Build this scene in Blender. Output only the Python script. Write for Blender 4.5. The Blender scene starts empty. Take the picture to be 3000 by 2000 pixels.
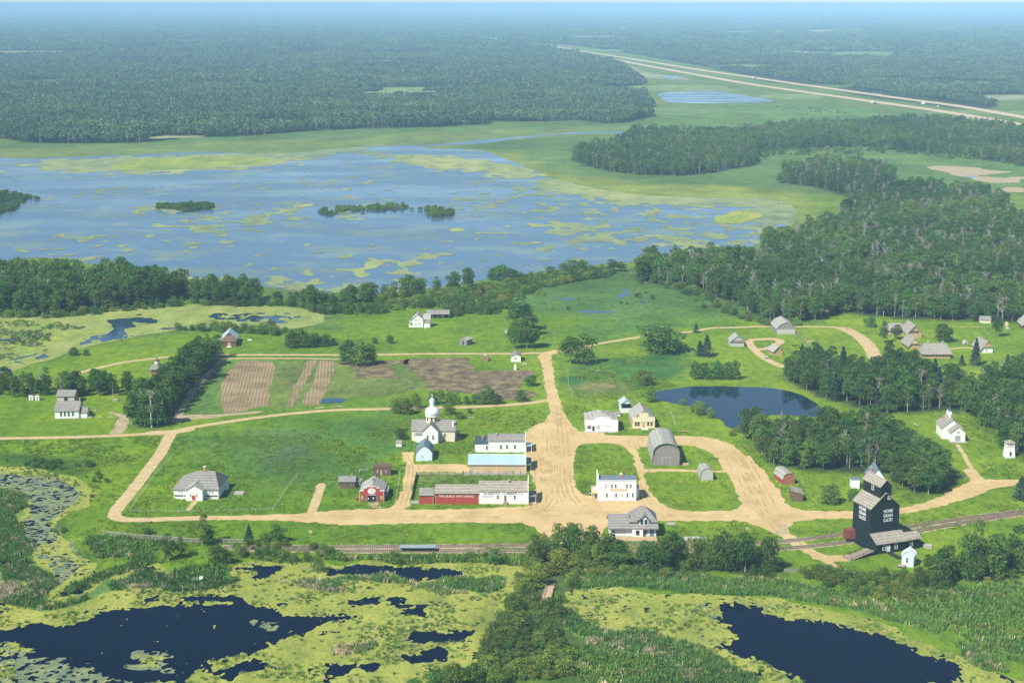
import bpy, bmesh, math, random
import numpy as np
from mathutils import Vector, Matrix
random.seed(7); RNG = np.random.default_rng(11)
SC = bpy.context.scene
# ------------------------------------------------------------------ camera, sky, sun, exposure
CAM_H = 155.0; FPX = 4700.0; PITCH = math.atan(985.0 / FPX)
cd = bpy.data.cameras.new('camera'); cam = bpy.data.objects.new('camera', cd); SC.collection.objects.link(cam)
cam.location = (0, 0, CAM_H); cam.rotation_euler = (math.pi / 2 - PITCH, 0, 0)
cd.sensor_width = 36.0; cd.lens = 36.0 * FPX / 3000.0; cd.clip_start = 1.0; cd.clip_end = 120000.0
SC.camera = cam
SUN_EL = math.radians(47); SUN_AZ = math.radians(-138)      # azimuth measured from +Y towards +X
w = bpy.data.worlds.new('World'); SC.world = w; w.use_nodes = True
nt = w.node_tree; nt.nodes.clear()
sky = nt.nodes.new('ShaderNodeTexSky'); sky.sky_type = 'NISHITA'; sky.sun_disc = False
sky.sun_elevation = SUN_EL; sky.sun_rotation = SUN_AZ; sky.altitude = 700; sky.air_density = 1.0; sky.dust_density = 0.0; sky.ozone_density = 3.0
bg = nt.nodes.new('ShaderNodeBackground'); bg.inputs['Strength'].default_value = 0.09
ow = nt.nodes.new('ShaderNodeOutputWorld')
nt.links.new(sky.outputs[0], bg.inputs[0]); nt.links.new(bg.outputs[0], ow.inputs[0])
sd = bpy.data.lights.new('sun', 'SUN'); sun = bpy.data.objects.new('sun', sd); SC.collection.objects.link(sun)
sd.energy = 4.6; sd.angle = math.radians(0.5); sd.color = (1.0, 0.955, 0.87)
_sv = Vector((math.sin(SUN_AZ) * math.cos(SUN_EL), math.cos(SUN_AZ) * math.cos(SUN_EL), math.sin(SUN_EL)))
sun.rotation_euler = _sv.to_track_quat('Z', 'Y').to_euler(); sun.location = (-50, -50, 120)
SC.view_settings.view_transform = 'Standard'; SC.view_settings.look = 'None'
SC.view_settings.exposure = 0.52; SC.view_settings.gamma = 1.0; SC.view_settings.use_curve_mapping = False
SC.cycles.volume_bounces = 3; SC.cycles.max_bounces = 6; SC.cycles.diffuse_bounces = 3; SC.cycles.transparent_max_bounces = 8
HAZE_DENSITY = 0.000102

# ------------------------------------------------------------------ measuring from the photograph: pixels -> ground
ZONES = {'S': (0, 0, 1), 'F': (0, 0, .784), 'A': (0, 0, 2.352), 'B': (1000, 0, 2.352), 'C': (2000, 0, 2.352), 'D': (0, 667, 2.352),
 'E': (1000, 667, 2.352), 'G': (2000, 667, 2.352), 'H': (0, 1334, 2.352), 'I': (1000, 1334, 2.352), 'J': (2000, 1334, 2.352),
 'e': (2450, 1360, 4.9), 'c': (1150, 1140, 4.3556), 's': (1690, 1130, 5.8075), 'h': (1700, 1360, 6.5333), 'b': (970, 1340, 6.5333),
 'w': (470, 1340, 7.84), 'n': (2060, 900, 6.9176), 'v': (2560, 900, 5.3455), 'r': (2220, 1160, 3.0154), 'l': (130, 1110, 8.7111),
 'm': (420, 940, 7.35), 'p': (1180, 880, 6.1895), 't': (280, 1490, 3.2667), 'k': (1640, 1480, 3.92), 'j': (2000, 1380, 5.88),
 'g': (2700, 1180, 5.6), 'z': (1100, 1560, 2.94)}
CP, SP = math.cos(PITCH), math.sin(PITCH)
def src(zn, x, y):
    o = ZONES[zn]; return (o[0] + x / o[2], o[1] + y / o[2])
def at(zn, x, y, z=0.0):
    x, y = src(zn, x, y)
    dx = (x - 1500) / FPX; u = -(y - 1000) / FPX
    dy = CP + u * SP; dz = -SP + u * CP
    dz = min(dz, -0.0022)
    t = (CAM_H - z) / -dz
    return Vector((dx * t, dy * t, z))
def hz(zn, x, y, ytop, fwd=0.0):
    """height of a vertical whose foot is at (x, y) and whose top shows at ytop; fwd = metres behind the foot"""
    g = at(zn, x, y); Y = g.y + fwd
    sx, sy = src(zn, x, ytop)
    u = -(sy - 1000) / FPX
    dy = CP + u * SP; dz = -SP + u * CP
    return CAM_H + Y / dy * dz
def PG(zn, s):
    """'x,y x,y Z:x,y ...' -> list of ground points; a prefix gives that point's zone"""
    out = []
    for tok in s.split():
        z = zn
        if ':' in tok: z, tok = tok.split(':')
        x, y = tok.split(','); p = at(z, float(x), float(y)); out.append((p.x, p.y))
    return np.array(out)

# ------------------------------------------------------------------ numpy noise and distance fields
def _hash(i, j, s):
    n = (i * 374761393 + j * 668265263 + s * 1442695041) & 0xffffffff
    n = ((n ^ (n >> 13)) * 1274126177) & 0xffffffff
    return ((n ^ (n >> 16)) & 0xffff) / 65535.0
def vnoise(x, y, s=0):
    xi = np.floor(x).astype(np.int64); yi = np.floor(y).astype(np.int64)
    fx = x - xi; fy = y - yi; fx = fx * fx * (3 - 2 * fx); fy = fy * fy * (3 - 2 * fy)
    a = _hash(xi, yi, s); b = _hash(xi + 1, yi, s); c = _hash(xi, yi + 1, s); d = _hash(xi + 1, yi + 1, s)
    return (a * (1 - fx) + b * fx) * (1 - fy) + (c * (1 - fx) + d * fx) * fy
def fbm(x, y, s=0, o=4):
    t = 0; a = .5; n = 0
    for k in range(o):
        t = t + a * vnoise(x, y, s + k * 17); n += a; a *= .5; x = x * 2.03 + 5.1; y = y * 2.03 + 1.7
    return t / n
def sdf(P, X, Y):
    """signed distance to polygon, positive inside"""
    d = np.full(X.shape, 1e18); ins = np.zeros(X.shape, bool); n = len(P)
    for i in range(n):
        ax, ay = P[i]; bx, by = P[(i + 1) % n]; ex, ey = bx - ax, by - ay
        wx = X - ax; wy = Y - ay
        t = np.clip((wx * ex + wy * ey) / max(ex * ex + ey * ey, 1e-9), 0, 1)
        d = np.minimum(d, (wx - ex * t) ** 2 + (wy - ey * t) ** 2)
        if ay != by:
            c = ((ay > Y) != (by > Y)) & (X < (bx - ax) * (Y - ay) / (by - ay) + ax)
            ins ^= c
    d = np.sqrt(d); return np.where(ins, d, -d)
def line_field(P, wd, X, Y):
    d = np.full(X.shape, 1e18)
    for i in range(len(P) - 1):
        ax, ay = P[i]; bx, by = P[i + 1]; ex, ey = bx - ax, by - ay
        wx = X - ax; wy = Y - ay
        t = np.clip((wx * ex + wy * ey) / max(ex * ex + ey * ey, 1e-9), 0, 1)
        d = np.minimum(d, (wx - ex * t) ** 2 + (wy - ey * t) ** 2)
    return wd / 2 - np.sqrt(d)
def smooth(P, n=6):
    """Catmull-Rom through the points"""
    P = np.asarray(P, float); out = []
    for i in range(len(P) - 1):
        p0 = P[max(i - 1, 0)]; p1 = P[i]; p2 = P[i + 1]; p3 = P[min(i + 2, len(P) - 1)]
        for k in range(n):
            t = k / n
            out.append(.5 * ((2 * p1) + (-p0 + p2) * t + (2 * p0 - 5 * p1 + 4 * p2 - p3) * t * t + (-p0 + 3 * p1 - 3 * p2 + p3) * t ** 3))
    out.append(P[-1]); return np.array(out)
def smooth_poly(P, n=3):
    P = np.asarray(P, float); m = len(P); out = []
    for i in range(m):
        p0 = P[i - 1]; p1 = P[i]; p2 = P[(i + 1) % m]; p3 = P[(i + 2) % m]
        for k in range(n):
            t = k / n
            out.append(.5 * ((2 * p1) + (-p0 + p2) * t + (2 * p0 - 5 * p1 + 4 * p2 - p3) * t * t + (-p0 + 3 * p1 - 3 * p2 + p3) * t ** 3))
    return np.array(out)

# ------------------------------------------------------------------ materials
MATS = {}
def new_mat(name):
    m = bpy.data.materials.new(name); m.use_nodes = True
    nt = m.node_tree; nt.nodes.clear()
    o = nt.nodes.new('ShaderNodeOutputMaterial'); b = nt.nodes.new('ShaderNodeBsdfPrincipled')
    nt.links.new(b.outputs[0], o.inputs[0]); return m, nt, b
def nnoise(nt, vec, scale, detail=3, rough=.55, stretch=None):
    if stretch:
        mp = nt.nodes.new('ShaderNodeMapping'); mp.inputs['Scale'].default_value = stretch
        nt.links.new(vec, mp.inputs[0]); vec = mp.outputs[0]
    n = nt.nodes.new('ShaderNodeTexNoise'); n.inputs['Scale'].default_value = scale
    n.inputs['Detail'].default_value = detail; n.inputs['Roughness'].default_value = rough
    nt.links.new(vec, n.inputs['Vector']); return n.outputs['Fac']
def ramp(nt, fac, stops):
    r = nt.nodes.new('ShaderNodeValToRGB'); e = r.color_ramp.elements
    while len(e) < len(stops): e.new(.5)
    for i, (p, c) in enumerate(stops):
        e[i].position = p; e[i].color = (*c, 1) if len(c) == 3 else c
    nt.links.new(fac, r.inputs[0]); return r.outputs[0]
def mixc(nt, fac, a, b, mode='MIX'):
    m = nt.nodes.new('ShaderNodeMix'); m.data_type = 'RGBA'; m.blend_type = mode
    for k, v in ((0, fac), (6, a), (7, b)):
        if hasattr(v, 'is_output') or isinstance(v, bpy.types.NodeSocket): nt.links.new(v, m.inputs[k])
        elif k == 0: m.inputs[0].default_value = v
        else: m.inputs[k].default_value = (*v, 1)
    return m.outputs[2]
def bump(nt, b, h, strength, dist=.1):
    n = nt.nodes.new('ShaderNodeBump'); n.inputs['Strength'].default_value = strength; n.inputs['Distance'].default_value = dist
    nt.links.new(h, n.inputs['Height']); nt.links.new(n.outputs[0], b.inputs['Normal'])
def paint(name, col, rough=.7, var=.25, scale=.9, stretch=None, spec=.15, dirt=None, boards=0):
    if name in MATS: return MATS[name]
    m, nt, b = new_mat(name)
    tc = nt.nodes.new('ShaderNodeTexCoord').outputs['Object']
    f = nnoise(nt, tc, scale, 4, .6, stretch)
    lo = tuple(c * (1 - var) for c in col); hi = tuple(min(1, c * (1 + var)) for c in col)
    c = ramp(nt, f, [(.3, lo), (.7, hi)])
    if dirt:
        f2 = nnoise(nt, tc, scale * 2.7, 3, .6, stretch)
        c = mixc(nt, ramp(nt, f2, [(.45, (0, 0, 0)), (.7, (.8, .8, .8))]), c, dirt)
    if name.startswith(('shingle', 'thatch', 'blue_shingle')):
        wv = nt.nodes.new('ShaderNodeTexWave'); wv.wave_type = 'BANDS'; wv.bands_direction = 'Z'; wv.inputs['Scale'].default_value = .55
        wv.inputs['Distortion'].default_value = 2.0; wv.inputs['Detail'].default_value = 3; wv.inputs['Detail Scale'].default_value = 2.5; nt.links.new(tc, wv.inputs['Vector'])
        c = mixc(nt, 1.0, c, ramp(nt, wv.outputs['Fac'], [(0, (.82, .82, .82)), (1, (1.12, 1.12, 1.12))]), 'MULTIPLY')
        vo = nt.nodes.new('ShaderNodeTexVoronoi'); vo.inputs['Scale'].default_value = 1.6; nt.links.new(tc, vo.inputs['Vector'])
        c = mixc(nt, 1.0, c, ramp(nt, vo.outputs['Color'], [(0, (.86, .85, .84)), (1, (1.12, 1.12, 1.12))]), 'MULTIPLY')
    nt.links.new(c, b.inputs['Base Color']); b.inputs['Roughness'].default_value = rough
    b.inputs['Specular IOR Level'].default_value = spec
    if boards:
        wv = nt.nodes.new('ShaderNodeTexWave'); wv.wave_type = 'BANDS'; wv.bands_direction = 'Z' if boards == 1 else 'X'
        wv.wave_profile = 'SAW'; wv.inputs['Scale'].default_value = 1.1; nt.links.new(tc, wv.inputs['Vector'])
        bump(nt, b, wv.outputs['Fac'], .35, .05)
    else: bump(nt, b, f, .3, .05)
    MATS[name] = m; return m
def M_(n): return MATS[n]
paint('white_siding', (.82, .81, .77), .6, .03, boards=1, dirt=(.74, .72, .67))
paint('pale_blue_siding', (.60, .70, .76), .6, .05, boards=1)
paint('cream_siding', (.74, .66, .46), .65, .07, boards=1)
paint('tan_siding', (.52, .40, .24), .7, .1, boards=2, dirt=(.4, .3, .18))
paint('red_siding', (.40, .062, .045), .6, .12, boards=1, dirt=(.3, .07, .05))
paint('faded_red_siding', (.36, .13, .07), .8, .3, 2.5, boards=1, dirt=(.42, .30, .18))
paint('elevator_siding', (.012, .022, .024), .6, .25, boards=1, dirt=(.02, .03, .031))
paint('grey_wood', (.27, .255, .235), .85, .25, 1.5, (1, 1, 6), dirt=(.19, .17, .15), boards=1)
paint('pale_grey_wood', (.50, .47, .43), .85, .15, 1.5, (1, 1, 6), dirt=(.36, .32, .28))
paint('brown_wood', (.15, .095, .065), .85, .3, 1.5, (1, 1, 5), dirt=(.24, .17, .12), boards=1)
paint('dark_wood', (.035, .032, .03), .9, .3)
paint('log_wall', (.52, .36, .19), .8, .2, 1.2, (1, 1, 5), dirt=(.4, .27, .15), boards=1)
paint('shingle_grey', (.26, .25, .22), .9, .16, 1.4, (1, 2.2, 2.2), dirt=(.24, .225, .20))
paint('shingle_pale', (.37, .36, .31), .9, .14, 1.2, (1, 2, 2), dirt=(.34, .32, .28))
paint('shingle_warm', (.33, .30, .235), .9, .2, .8, (1, 2, 2), dirt=(.26, .24, .19))
paint('thatch', (.31, .295, .25), .95, .15, 1.6, (2, 1, 3), dirt=(.28, .25, .21))
paint('slate_blue_roof', (.17, .22, .26), .6, .15, .8)
paint('blue_shingle', (.15, .21, .24), .8, .15)
paint('blue_metal_roof', (.36, .50, .84), .35, .06, .4, spec=.5)
paint('pale_metal_roof', (.44, .52, .55), .4, .08, .5, spec=.5)
paint('white_metal_roof', (.82, .82, .80), .45, .04)
paint('dark_roof', (.06, .085, .10), .7, .3)
paint('brick', (.45, .22, .13), .9, .2, 5)
paint('white_trim', (.8, .8, .78), .5, .03)
paint('tan_trim', (.62, .45, .24), .7, .1)
paint('green_trim', (.08, .14, .13), .6, .1)
paint('blue_trim', (.12, .24, .28), .5, .1)
paint('glass', (.012, .02, .022), .08, .1, spec=.6)
paint('curtained_glass', (.34, .34, .32), .3, .2, 4, spec=.5)
paint('red_door', (.42, .05, .04), .5, .08)
paint('brown_door', (.20, .13, .085), .7, .2)
paint('letter_dark', (.12, .14, .15), .7, .1)
paint('letter_grey', (.45, .48, .48), .7, .1)
paint('letter_white', (.78, .8, .78), .7, .05)
paint('letter_cream', (.72, .66, .52), .7, .08)
paint('sign_tan', (.62, .44, .22), .7, .15, 3)
paint('plank', (.52, .38, .22), .9, .2, 1.5, dirt=(.38, .27, .17))
paint('old_plank', (.36, .29, .22), .9, .25, 1.5, dirt=(.22, .17, .13))
paint('stone', (.42, .40, .37), .9, .2, 3)
paint('steel', (.16, .15, .14), .5, .2, spec=.5)
paint('rust', (.20, .085, .05), .8, .3, 2)
paint('boxcar_red', (.22, .065, .045), .8, .25, 1.2, dirt=(.14, .05, .04))
paint('sleeper_wood', (.22, .15, .11), .95, .35, 1.0)
paint('deck_grey', (.30, .36, .38), .7, .15, 2)
paint('car_white', (.8, .8, .8), .25, .02, spec=.5)
paint('car_dark', (.03, .03, .035), .25, .02, spec=.5)
paint('rubber', (.02, .02, .02), .9, .1)
paint('hide_dark', (.03, .022, .018), .8, .3)
paint('skin', (.45, .27, .19), .6, .05)
paint('shirt_white', (.75, .75, .73), .8, .05)
paint('shirt_tan', (.55, .45, .3), .8, .05)
paint('trousers', (.05, .06, .09), .8, .1)
paint('hay', (.52, .42, .20), .95, .2, 3)
paint('bark', (.42, .38, .31), .9, .3, 3)
paint('dead_bark', (.37, .345, .29), .95, .2, 2)

def leaf_mat(name, lo, hi, trans=.25):
    m, nt, b = new_mat(name)
    gi = nt.nodes.new('ShaderNodeNewGeometry'); oi = nt.nodes.new('ShaderNodeObjectInfo')
    c = ramp(nt, gi.outputs['Random Per Island'], [(0, lo), (1, hi)])
    hs = nt.nodes.new('ShaderNodeHueSaturation')
    mr = nt.nodes.new('ShaderNodeMapRange'); mr.inputs['To Min'].default_value = .72; mr.inputs['To Max'].default_value = 1.3
    nt.links.new(oi.outputs['Random'], mr.inputs[0]); nt.links.new(mr.outputs[0], hs.inputs['Value'])
    mh = nt.nodes.new('ShaderNodeMapRange'); mh.inputs['To Min'].default_value = .475; mh.inputs['To Max'].default_value = .525
    mm = nt.nodes.new('ShaderNodeMath'); mm.operation = 'FRACT'; m2 = nt.nodes.new('ShaderNodeMath'); m2.operation = 'MULTIPLY'; m2.inputs[1].default_value = 7.31
    nt.links.new(oi.outputs['Random'], m2.inputs[0]); nt.links.new(m2.outputs[0], mm.inputs[0]); nt.links.new(mm.outputs[0], mh.inputs[0])
    nt.links.new(mh.outputs[0], hs.inputs['Hue'])
    ln = nnoise(nt, oi.outputs['Location'], .011, 3, .6)
    l2 = nnoise(nt, oi.outputs['Location'], .0028, 3, .6)
    c = mixc(nt, 1.0, c, ramp(nt, l2, [(.35, (.78, .84, .92)), (.5, (1, 1, 1)), (.65, (1.3, 1.2, 1.1))]), 'MULTIPLY')
    c = mixc(nt, 1.0, c, ramp(nt, ln, [(.3, (.62, .70, .80)), (.5, (1, 1, 1)), (.7, (1.5, 1.32, 1.1))]), 'MULTIPLY')
    nt.links.new(c, hs.inputs['Color']); nt.links.new(hs.outputs[0], b.inputs['Base Color'])
    b.inputs['Roughness'].default_value = .65; b.inputs['Specular IOR Level'].default_value = .08
    if trans:
        t = nt.nodes.new('ShaderNodeBsdfTranslucent'); nt.links.new(hs.outputs[0], t.inputs[0])
        mx = nt.nodes.new('ShaderNodeMixShader'); mx.inputs[0].default_value = trans
        o = [n for n in nt.nodes if n.type == 'OUTPUT_MATERIAL'][0]
        nt.links.new(b.outputs[0], mx.inputs[1]); nt.links.new(t.outputs[0], mx.inputs[2]); nt.links.new(mx.outputs[0], o.inputs[0])
    MATS[name] = m
leaf_mat('leaf', (.052, .122, .020), (.130, .226, .040))
leaf_mat('leaf_bright', (.06, .12, .022), (.15, .24, .05))
leaf_mat('leaf_willow', (.11, .175, .03), (.21, .29, .055))
leaf_mat('needle', (.022, .055, .030), (.055, .10, .055), .1)
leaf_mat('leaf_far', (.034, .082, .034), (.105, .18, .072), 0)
leaf_mat('reed', (.085, .19, .04), (.18, .32, .07), .2)
leaf_mat('reed_dry', (.40, .33, .19), (.62, .52, .33), .2)
leaf_mat('meadow_tuft', (.11, .20, .012), (.21, .32, .03), .2)
leaf_mat('weed_tuft', (.08, .16, .03), (.16, .28, .05), .2)

def ground_mat():
    m, nt, b = new_mat('grass_land')
    tc = nt.nodes.new('ShaderNodeNewGeometry').outputs['Position']
    vc = nt.nodes.new('ShaderNodeVertexColor'); vc.layer_name = 'tone'
    f1 = nnoise(nt, tc, .035, 5, .62); f2 = nnoise(nt, tc, .35, 4, .65, (1, .45, 1)); f3 = nnoise(nt, tc, 1.6, 2, .6, (1, .6, 1))
    f4 = nnoise(nt, tc, .09, 4, .6, (.6, 1.5, 1))
    c = mixc(nt, 1.0, vc.outputs[0], ramp(nt, f1, [(.3, (.62, .72, .75)), (.55, (1, 1, 1)), (.72, (1.25, 1.12, 1.05))]), 'MULTIPLY')
    c = mixc(nt, 1.0, c, ramp(nt, f2, [(.28, (.55, .62, .6)), (.5, (1, 1, 1)), (.75, (1.38, 1.26, 1.2))]), 'MULTIPLY')
    c = mixc(nt, 1.0, c, ramp(nt, f3, [(.25, (.62, .66, .6)), (.5, (1, 1, 1)), (.75, (1.25, 1.2, 1.1))]), 'MULTIPLY')
    # drier strawy streaks
    c = mixc(nt, ramp(nt, f4, [(.62, (0, 0, 0)), (.78, (.35, .35, .35))]), c, (.22, .22, .06))
    nt.links.new(c, b.inputs['Base Color']); b.inputs['Roughness'].default_value = .95; b.inputs['Specular IOR Level'].default_value = .1
    bump(nt, b, f3, .7, .5)
    MATS['grass_land'] = m
ground_mat()
def earth(name, c0, c1, c2, s=.25, stretch=(1, 1, 1), rows=None, fine=1.5, bs=.4, fc=.28):
    m, nt, b = new_mat(name)
    tc = nt.nodes.new('ShaderNodeNewGeometry').outputs['Position']
    f1 = nnoise(nt, tc, s, 5, .65, stretch); f2 = nnoise(nt, tc, fine, 3, .6, stretch)
    c = ramp(nt, f1, [(.32, c0), (.5, c1), (.68, c2)])
    c = mixc(nt, 1.0, c, ramp(nt, f2, [(.3, (1 - fc,) * 3), (.5, (1, 1, 1)), (.7, (1 + fc * .7,) * 3)]), 'MULTIPLY')
    if rows:
        mp = nt.nodes.new('ShaderNodeMapping'); mp.inputs['Rotation'].default_value = (0, 0, rows[0]); nt.links.new(tc, mp.inputs[0])
        wv = nt.nodes.new('ShaderNodeTexWave'); wv.inputs['Scale'].default_value = rows[1]; wv.inputs['Distortion'].default_value = 1.5
        nt.links.new(mp.outputs[0], wv.inputs['Vector'])
        c = mixc(nt, 1.0, c, ramp(nt, wv.outputs['Fac'], [(0, (.86, .85, .84)), (1, (1.08, 1.07, 1.06))]), 'MULTIPLY')
        bump(nt, b, wv.outputs['Fac'], .5, .2)
    else: bump(nt, b, f2, bs, .15)
    nt.links.new(c, b.inputs['Base Color']); b.inputs['Roughness'].default_value = .95; b.inputs['Specular IOR Level'].default_value = .1
    MATS[name] = m
earth('road_sand', (.46, .335, .15), (.55, .40, .185), (.60, .445, .22), .07, (1, .8, 1), fine=.5, bs=.1, fc=.08)
earth('path_sand', (.42, .33, .16), (.52, .39, .20), (.58, .44, .24), .3, fc=.12)
earth('plowed', (.19, .145, .075), (.28, .215, .115), (.35, .275, .155), .08, rows=(-.1, .22))
earth('plowed_dark', (.075, .055, .035), (.17, .13, .075), (.30, .27, .11), .22, (1, .8, 1))
earth('ballast', (.36, .29, .19), (.46, .36, .23), (.34, .38, .14), .35)
earth('bare_soil', (.27, .215, .12), (.40, .325, .19), (.48, .40, .24), .3)
earth('duckweed', (.175, .215, .045), (.27, .30, .055), (.34, .355, .075), .10, (1, .5, 1), fine=1.1)
earth('algae_far', (.15, .21, .12), (.22, .27, .12), (.32, .35, .13), .012, (.7, .35, 1), fine=.1)
earth('marsh_flat', (.14, .22, .05), (.24, .30, .06), (.36, .38, .08), .03, (1, .4, 1), fine=.35)
earth('reed_base', (.07, .14, .035), (.11, .21, .05), (.18, .28, .06), .25, (1, .5, 1), fine=1.3)
earth('track_sand', (.36, .26, .115), (.45, .325, .145), (.50, .37, .17), .3, fc=.1)
earth('slough_weed', (.17, .22, .06), (.25, .30, .075), (.33, .36, .11), .10, (1, .5, 1), fine=1.1)
earth('highway_pave', (.44, .35, .21), (.52, .42, .26), (.58, .48, .32), .05, fine=.3)
earth('murky_weed', (.10, .14, .10), (.17, .21, .11), (.25, .28, .11), .3, (1, .5, 1), fine=1.2)
def water_mat(name, base, r0, r1, bs, streak=None, bscale=1.0):
    m, nt, b = new_mat(name)
    tc = nt.nodes.new('ShaderNodeNewGeometry').outputs['Position']
    f = nnoise(nt, tc, bscale, 3, .6, (1, .5, 1)); bump(nt, b, f, bs, .05)
    g = nnoise(nt, tc, .012, 4, .6, (.5, 1.2, 1))
    mr = nt.nodes.new('ShaderNodeMapRange'); mr.inputs['From Min'].default_value = .35; mr.inputs['From Max'].default_value = .65
    mr.inputs['To Min'].default_value = r0; mr.inputs['To Max'].default_value = r1
    nt.links.new(g, mr.inputs[0]); nt.links.new(mr.outputs[0], b.inputs['Roughness'])
    if streak: nt.links.new(ramp(nt, g, [(.35, base), (.65, streak)]), b.inputs['Base Color'])
    else: b.inputs['Base Color'].default_value = (*base, 1)
    b.inputs['IOR'].default_value = 1.33
    MATS[name] = m
water_mat('lake_surface', (.028, .082, .145), .08, .38, .5, (.10, .17, .225), .25)
_m = MATS['lake_surface']; _t = _m.node_tree; _b = _t.nodes['Principled BSDF']; _g = _t.nodes.new('ShaderNodeNewGeometry').outputs['Position']
_n = nnoise(_t, _g, .03, 6, .7, (.7, .8, 1)); _o = _b.inputs['Base Color'].links[0].from_socket
_t.links.new(mixc(_t, ramp(_t, _n, [(.50, (0, 0, 0)), (.62, (.75, .75, .75))]), _o, (.17, .22, .12)), _b.inputs['Base Color'])
water_mat('village_water', (.006, .022, .042), .02, .05, .08, None, 1.0)
MATS['village_water'].node_tree.nodes['Principled BSDF'].inputs['Specular IOR Level'].default_value = .38
water_mat('pond_surface', (.0004, .0055, .020), .03, .06, .10, None, 1.2)
MATS['pond_surface'].node_tree.nodes['Principled BSDF'].inputs['Specular IOR Level'].default_value = .05
water_mat('slough_surface', (.02, .05, .08), .08, .2, .3, None, 1.0)

# ------------------------------------------------------------------ object helpers
COL = SC.collection
def tag(o, label=None, cat=None, group=None, kind=None):
    if label: o['label'] = label
    if cat: o['category'] = cat
    if group: o['group'] = group
    if kind: o['kind'] = kind
    return o
def empty(name, loc, rz=0.0):
    o = bpy.data.objects.new(name, None); COL.objects.link(o); o.location = loc; o.rotation_euler = (0, 0, rz)
    o.empty_display_size = .5; return o
def link_mesh(name, me, mat=None, parent=None):
    if mat: me.materials.append(MATS[mat] if isinstance(mat, str) else mat)
    o = bpy.data.objects.new(name, me); COL.objects.link(o)
    if parent: o.parent = parent
    return o
class MB:
    def __init__(s): s.v = []; s.f = []
    def add(s, vs, fs):
        k = len(s.v); s.v += [tuple(v) for v in vs]; s.f += [tuple(i + k for i in f) for f in fs]; return s
    def box(s, x0, x1, y0, y1, z0, z1):
        return s.add([(x0, y0, z0), (x1, y0, z0), (x1, y1, z0), (x0, y1, z0), (x0, y0, z1), (x1, y0, z1), (x1, y1, z1), (x0, y1, z1)],
                     [(3, 2, 1, 0), (4, 5, 6, 7), (0, 1, 5, 4), (1, 2, 6, 5), (2, 3, 7, 6), (3, 0, 4, 7)])
    def prism(s, prof, axis, t0, t1):
        n = len(prof); f = (lambda a, z, t: (a, t, z)) if axis == 'y' else (lambda a, z, t: (t, a, z))
        vs = [f(a, z, t0) for a, z in prof] + [f(a, z, t1) for a, z in prof]
        fs = [tuple(range(n)), tuple(range(2 * n - 1, n - 1, -1))] + [(i, i + n, (i + 1) % n + n, (i + 1) % n) for i in range(n)]
        return s.add(vs, fs)
    def bar(s, a, b, r, n=4, r2=None):
        a = Vector(a); b = Vector(b); d = (b - a); q = d.to_track_quat('Z', 'Y'); r2 = r if r2 is None else r2
        vs = [a + q @ Vector((r * math.cos(t), r * math.sin(t), 0)) for t in [2 * math.pi * (i + .5) / n for i in range(n)]]
        vs += [b + q @ Vector((r2 * math.cos(t), r2 * math.sin(t), 0)) for t in [2 * math.pi * (i + .5) / n for i in range(n)]]
        return s.add(vs, [tuple(range(n))[::-1], tuple(range(n, 2 * n))] + [(i, (i + 1) % n, (i + 1) % n + n, i + n) for i in range(n)])
    def lathe(s, prof, cx, cy, n=16, rot=0):
        vs = []; fs = []
        for r, z in prof:
            for i in range(n):
                t = 2 * math.pi * i / n + rot; vs.append((cx + r * math.cos(t), cy + r * math.sin(t), z))
        for k in range(len(prof) - 1):
            for i in range(n):
                fs.append((k * n + i, k * n + (i + 1) % n, (k + 1) * n + (i + 1) % n, (k + 1) * n + i))
        fs.append(tuple(range(n))[::-1]); fs.append(tuple((len(prof) - 1) * n + i for i in range(n)))
        return s.add(vs, fs)
    def mesh(s, name):
        me = bpy.data.meshes.new(name); me.from_pydata(s.v, [], s.f); me.update()
        bm = bmesh.new(); bm.from_mesh(me); bmesh.ops.recalc_face_normals(bm, faces=bm.faces); bm.to_mesh(me); bm.free()
        return me
    def build(s, name, mat, parent=None): return link_mesh(name, s.mesh(name), mat, parent)
def copy_tree(o, parent=None):
    c = o.copy(); COL.objects.link(c)
    if parent: c.parent = parent
    for ch in o.children: copy_tree(ch, c)
    return c

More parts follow.
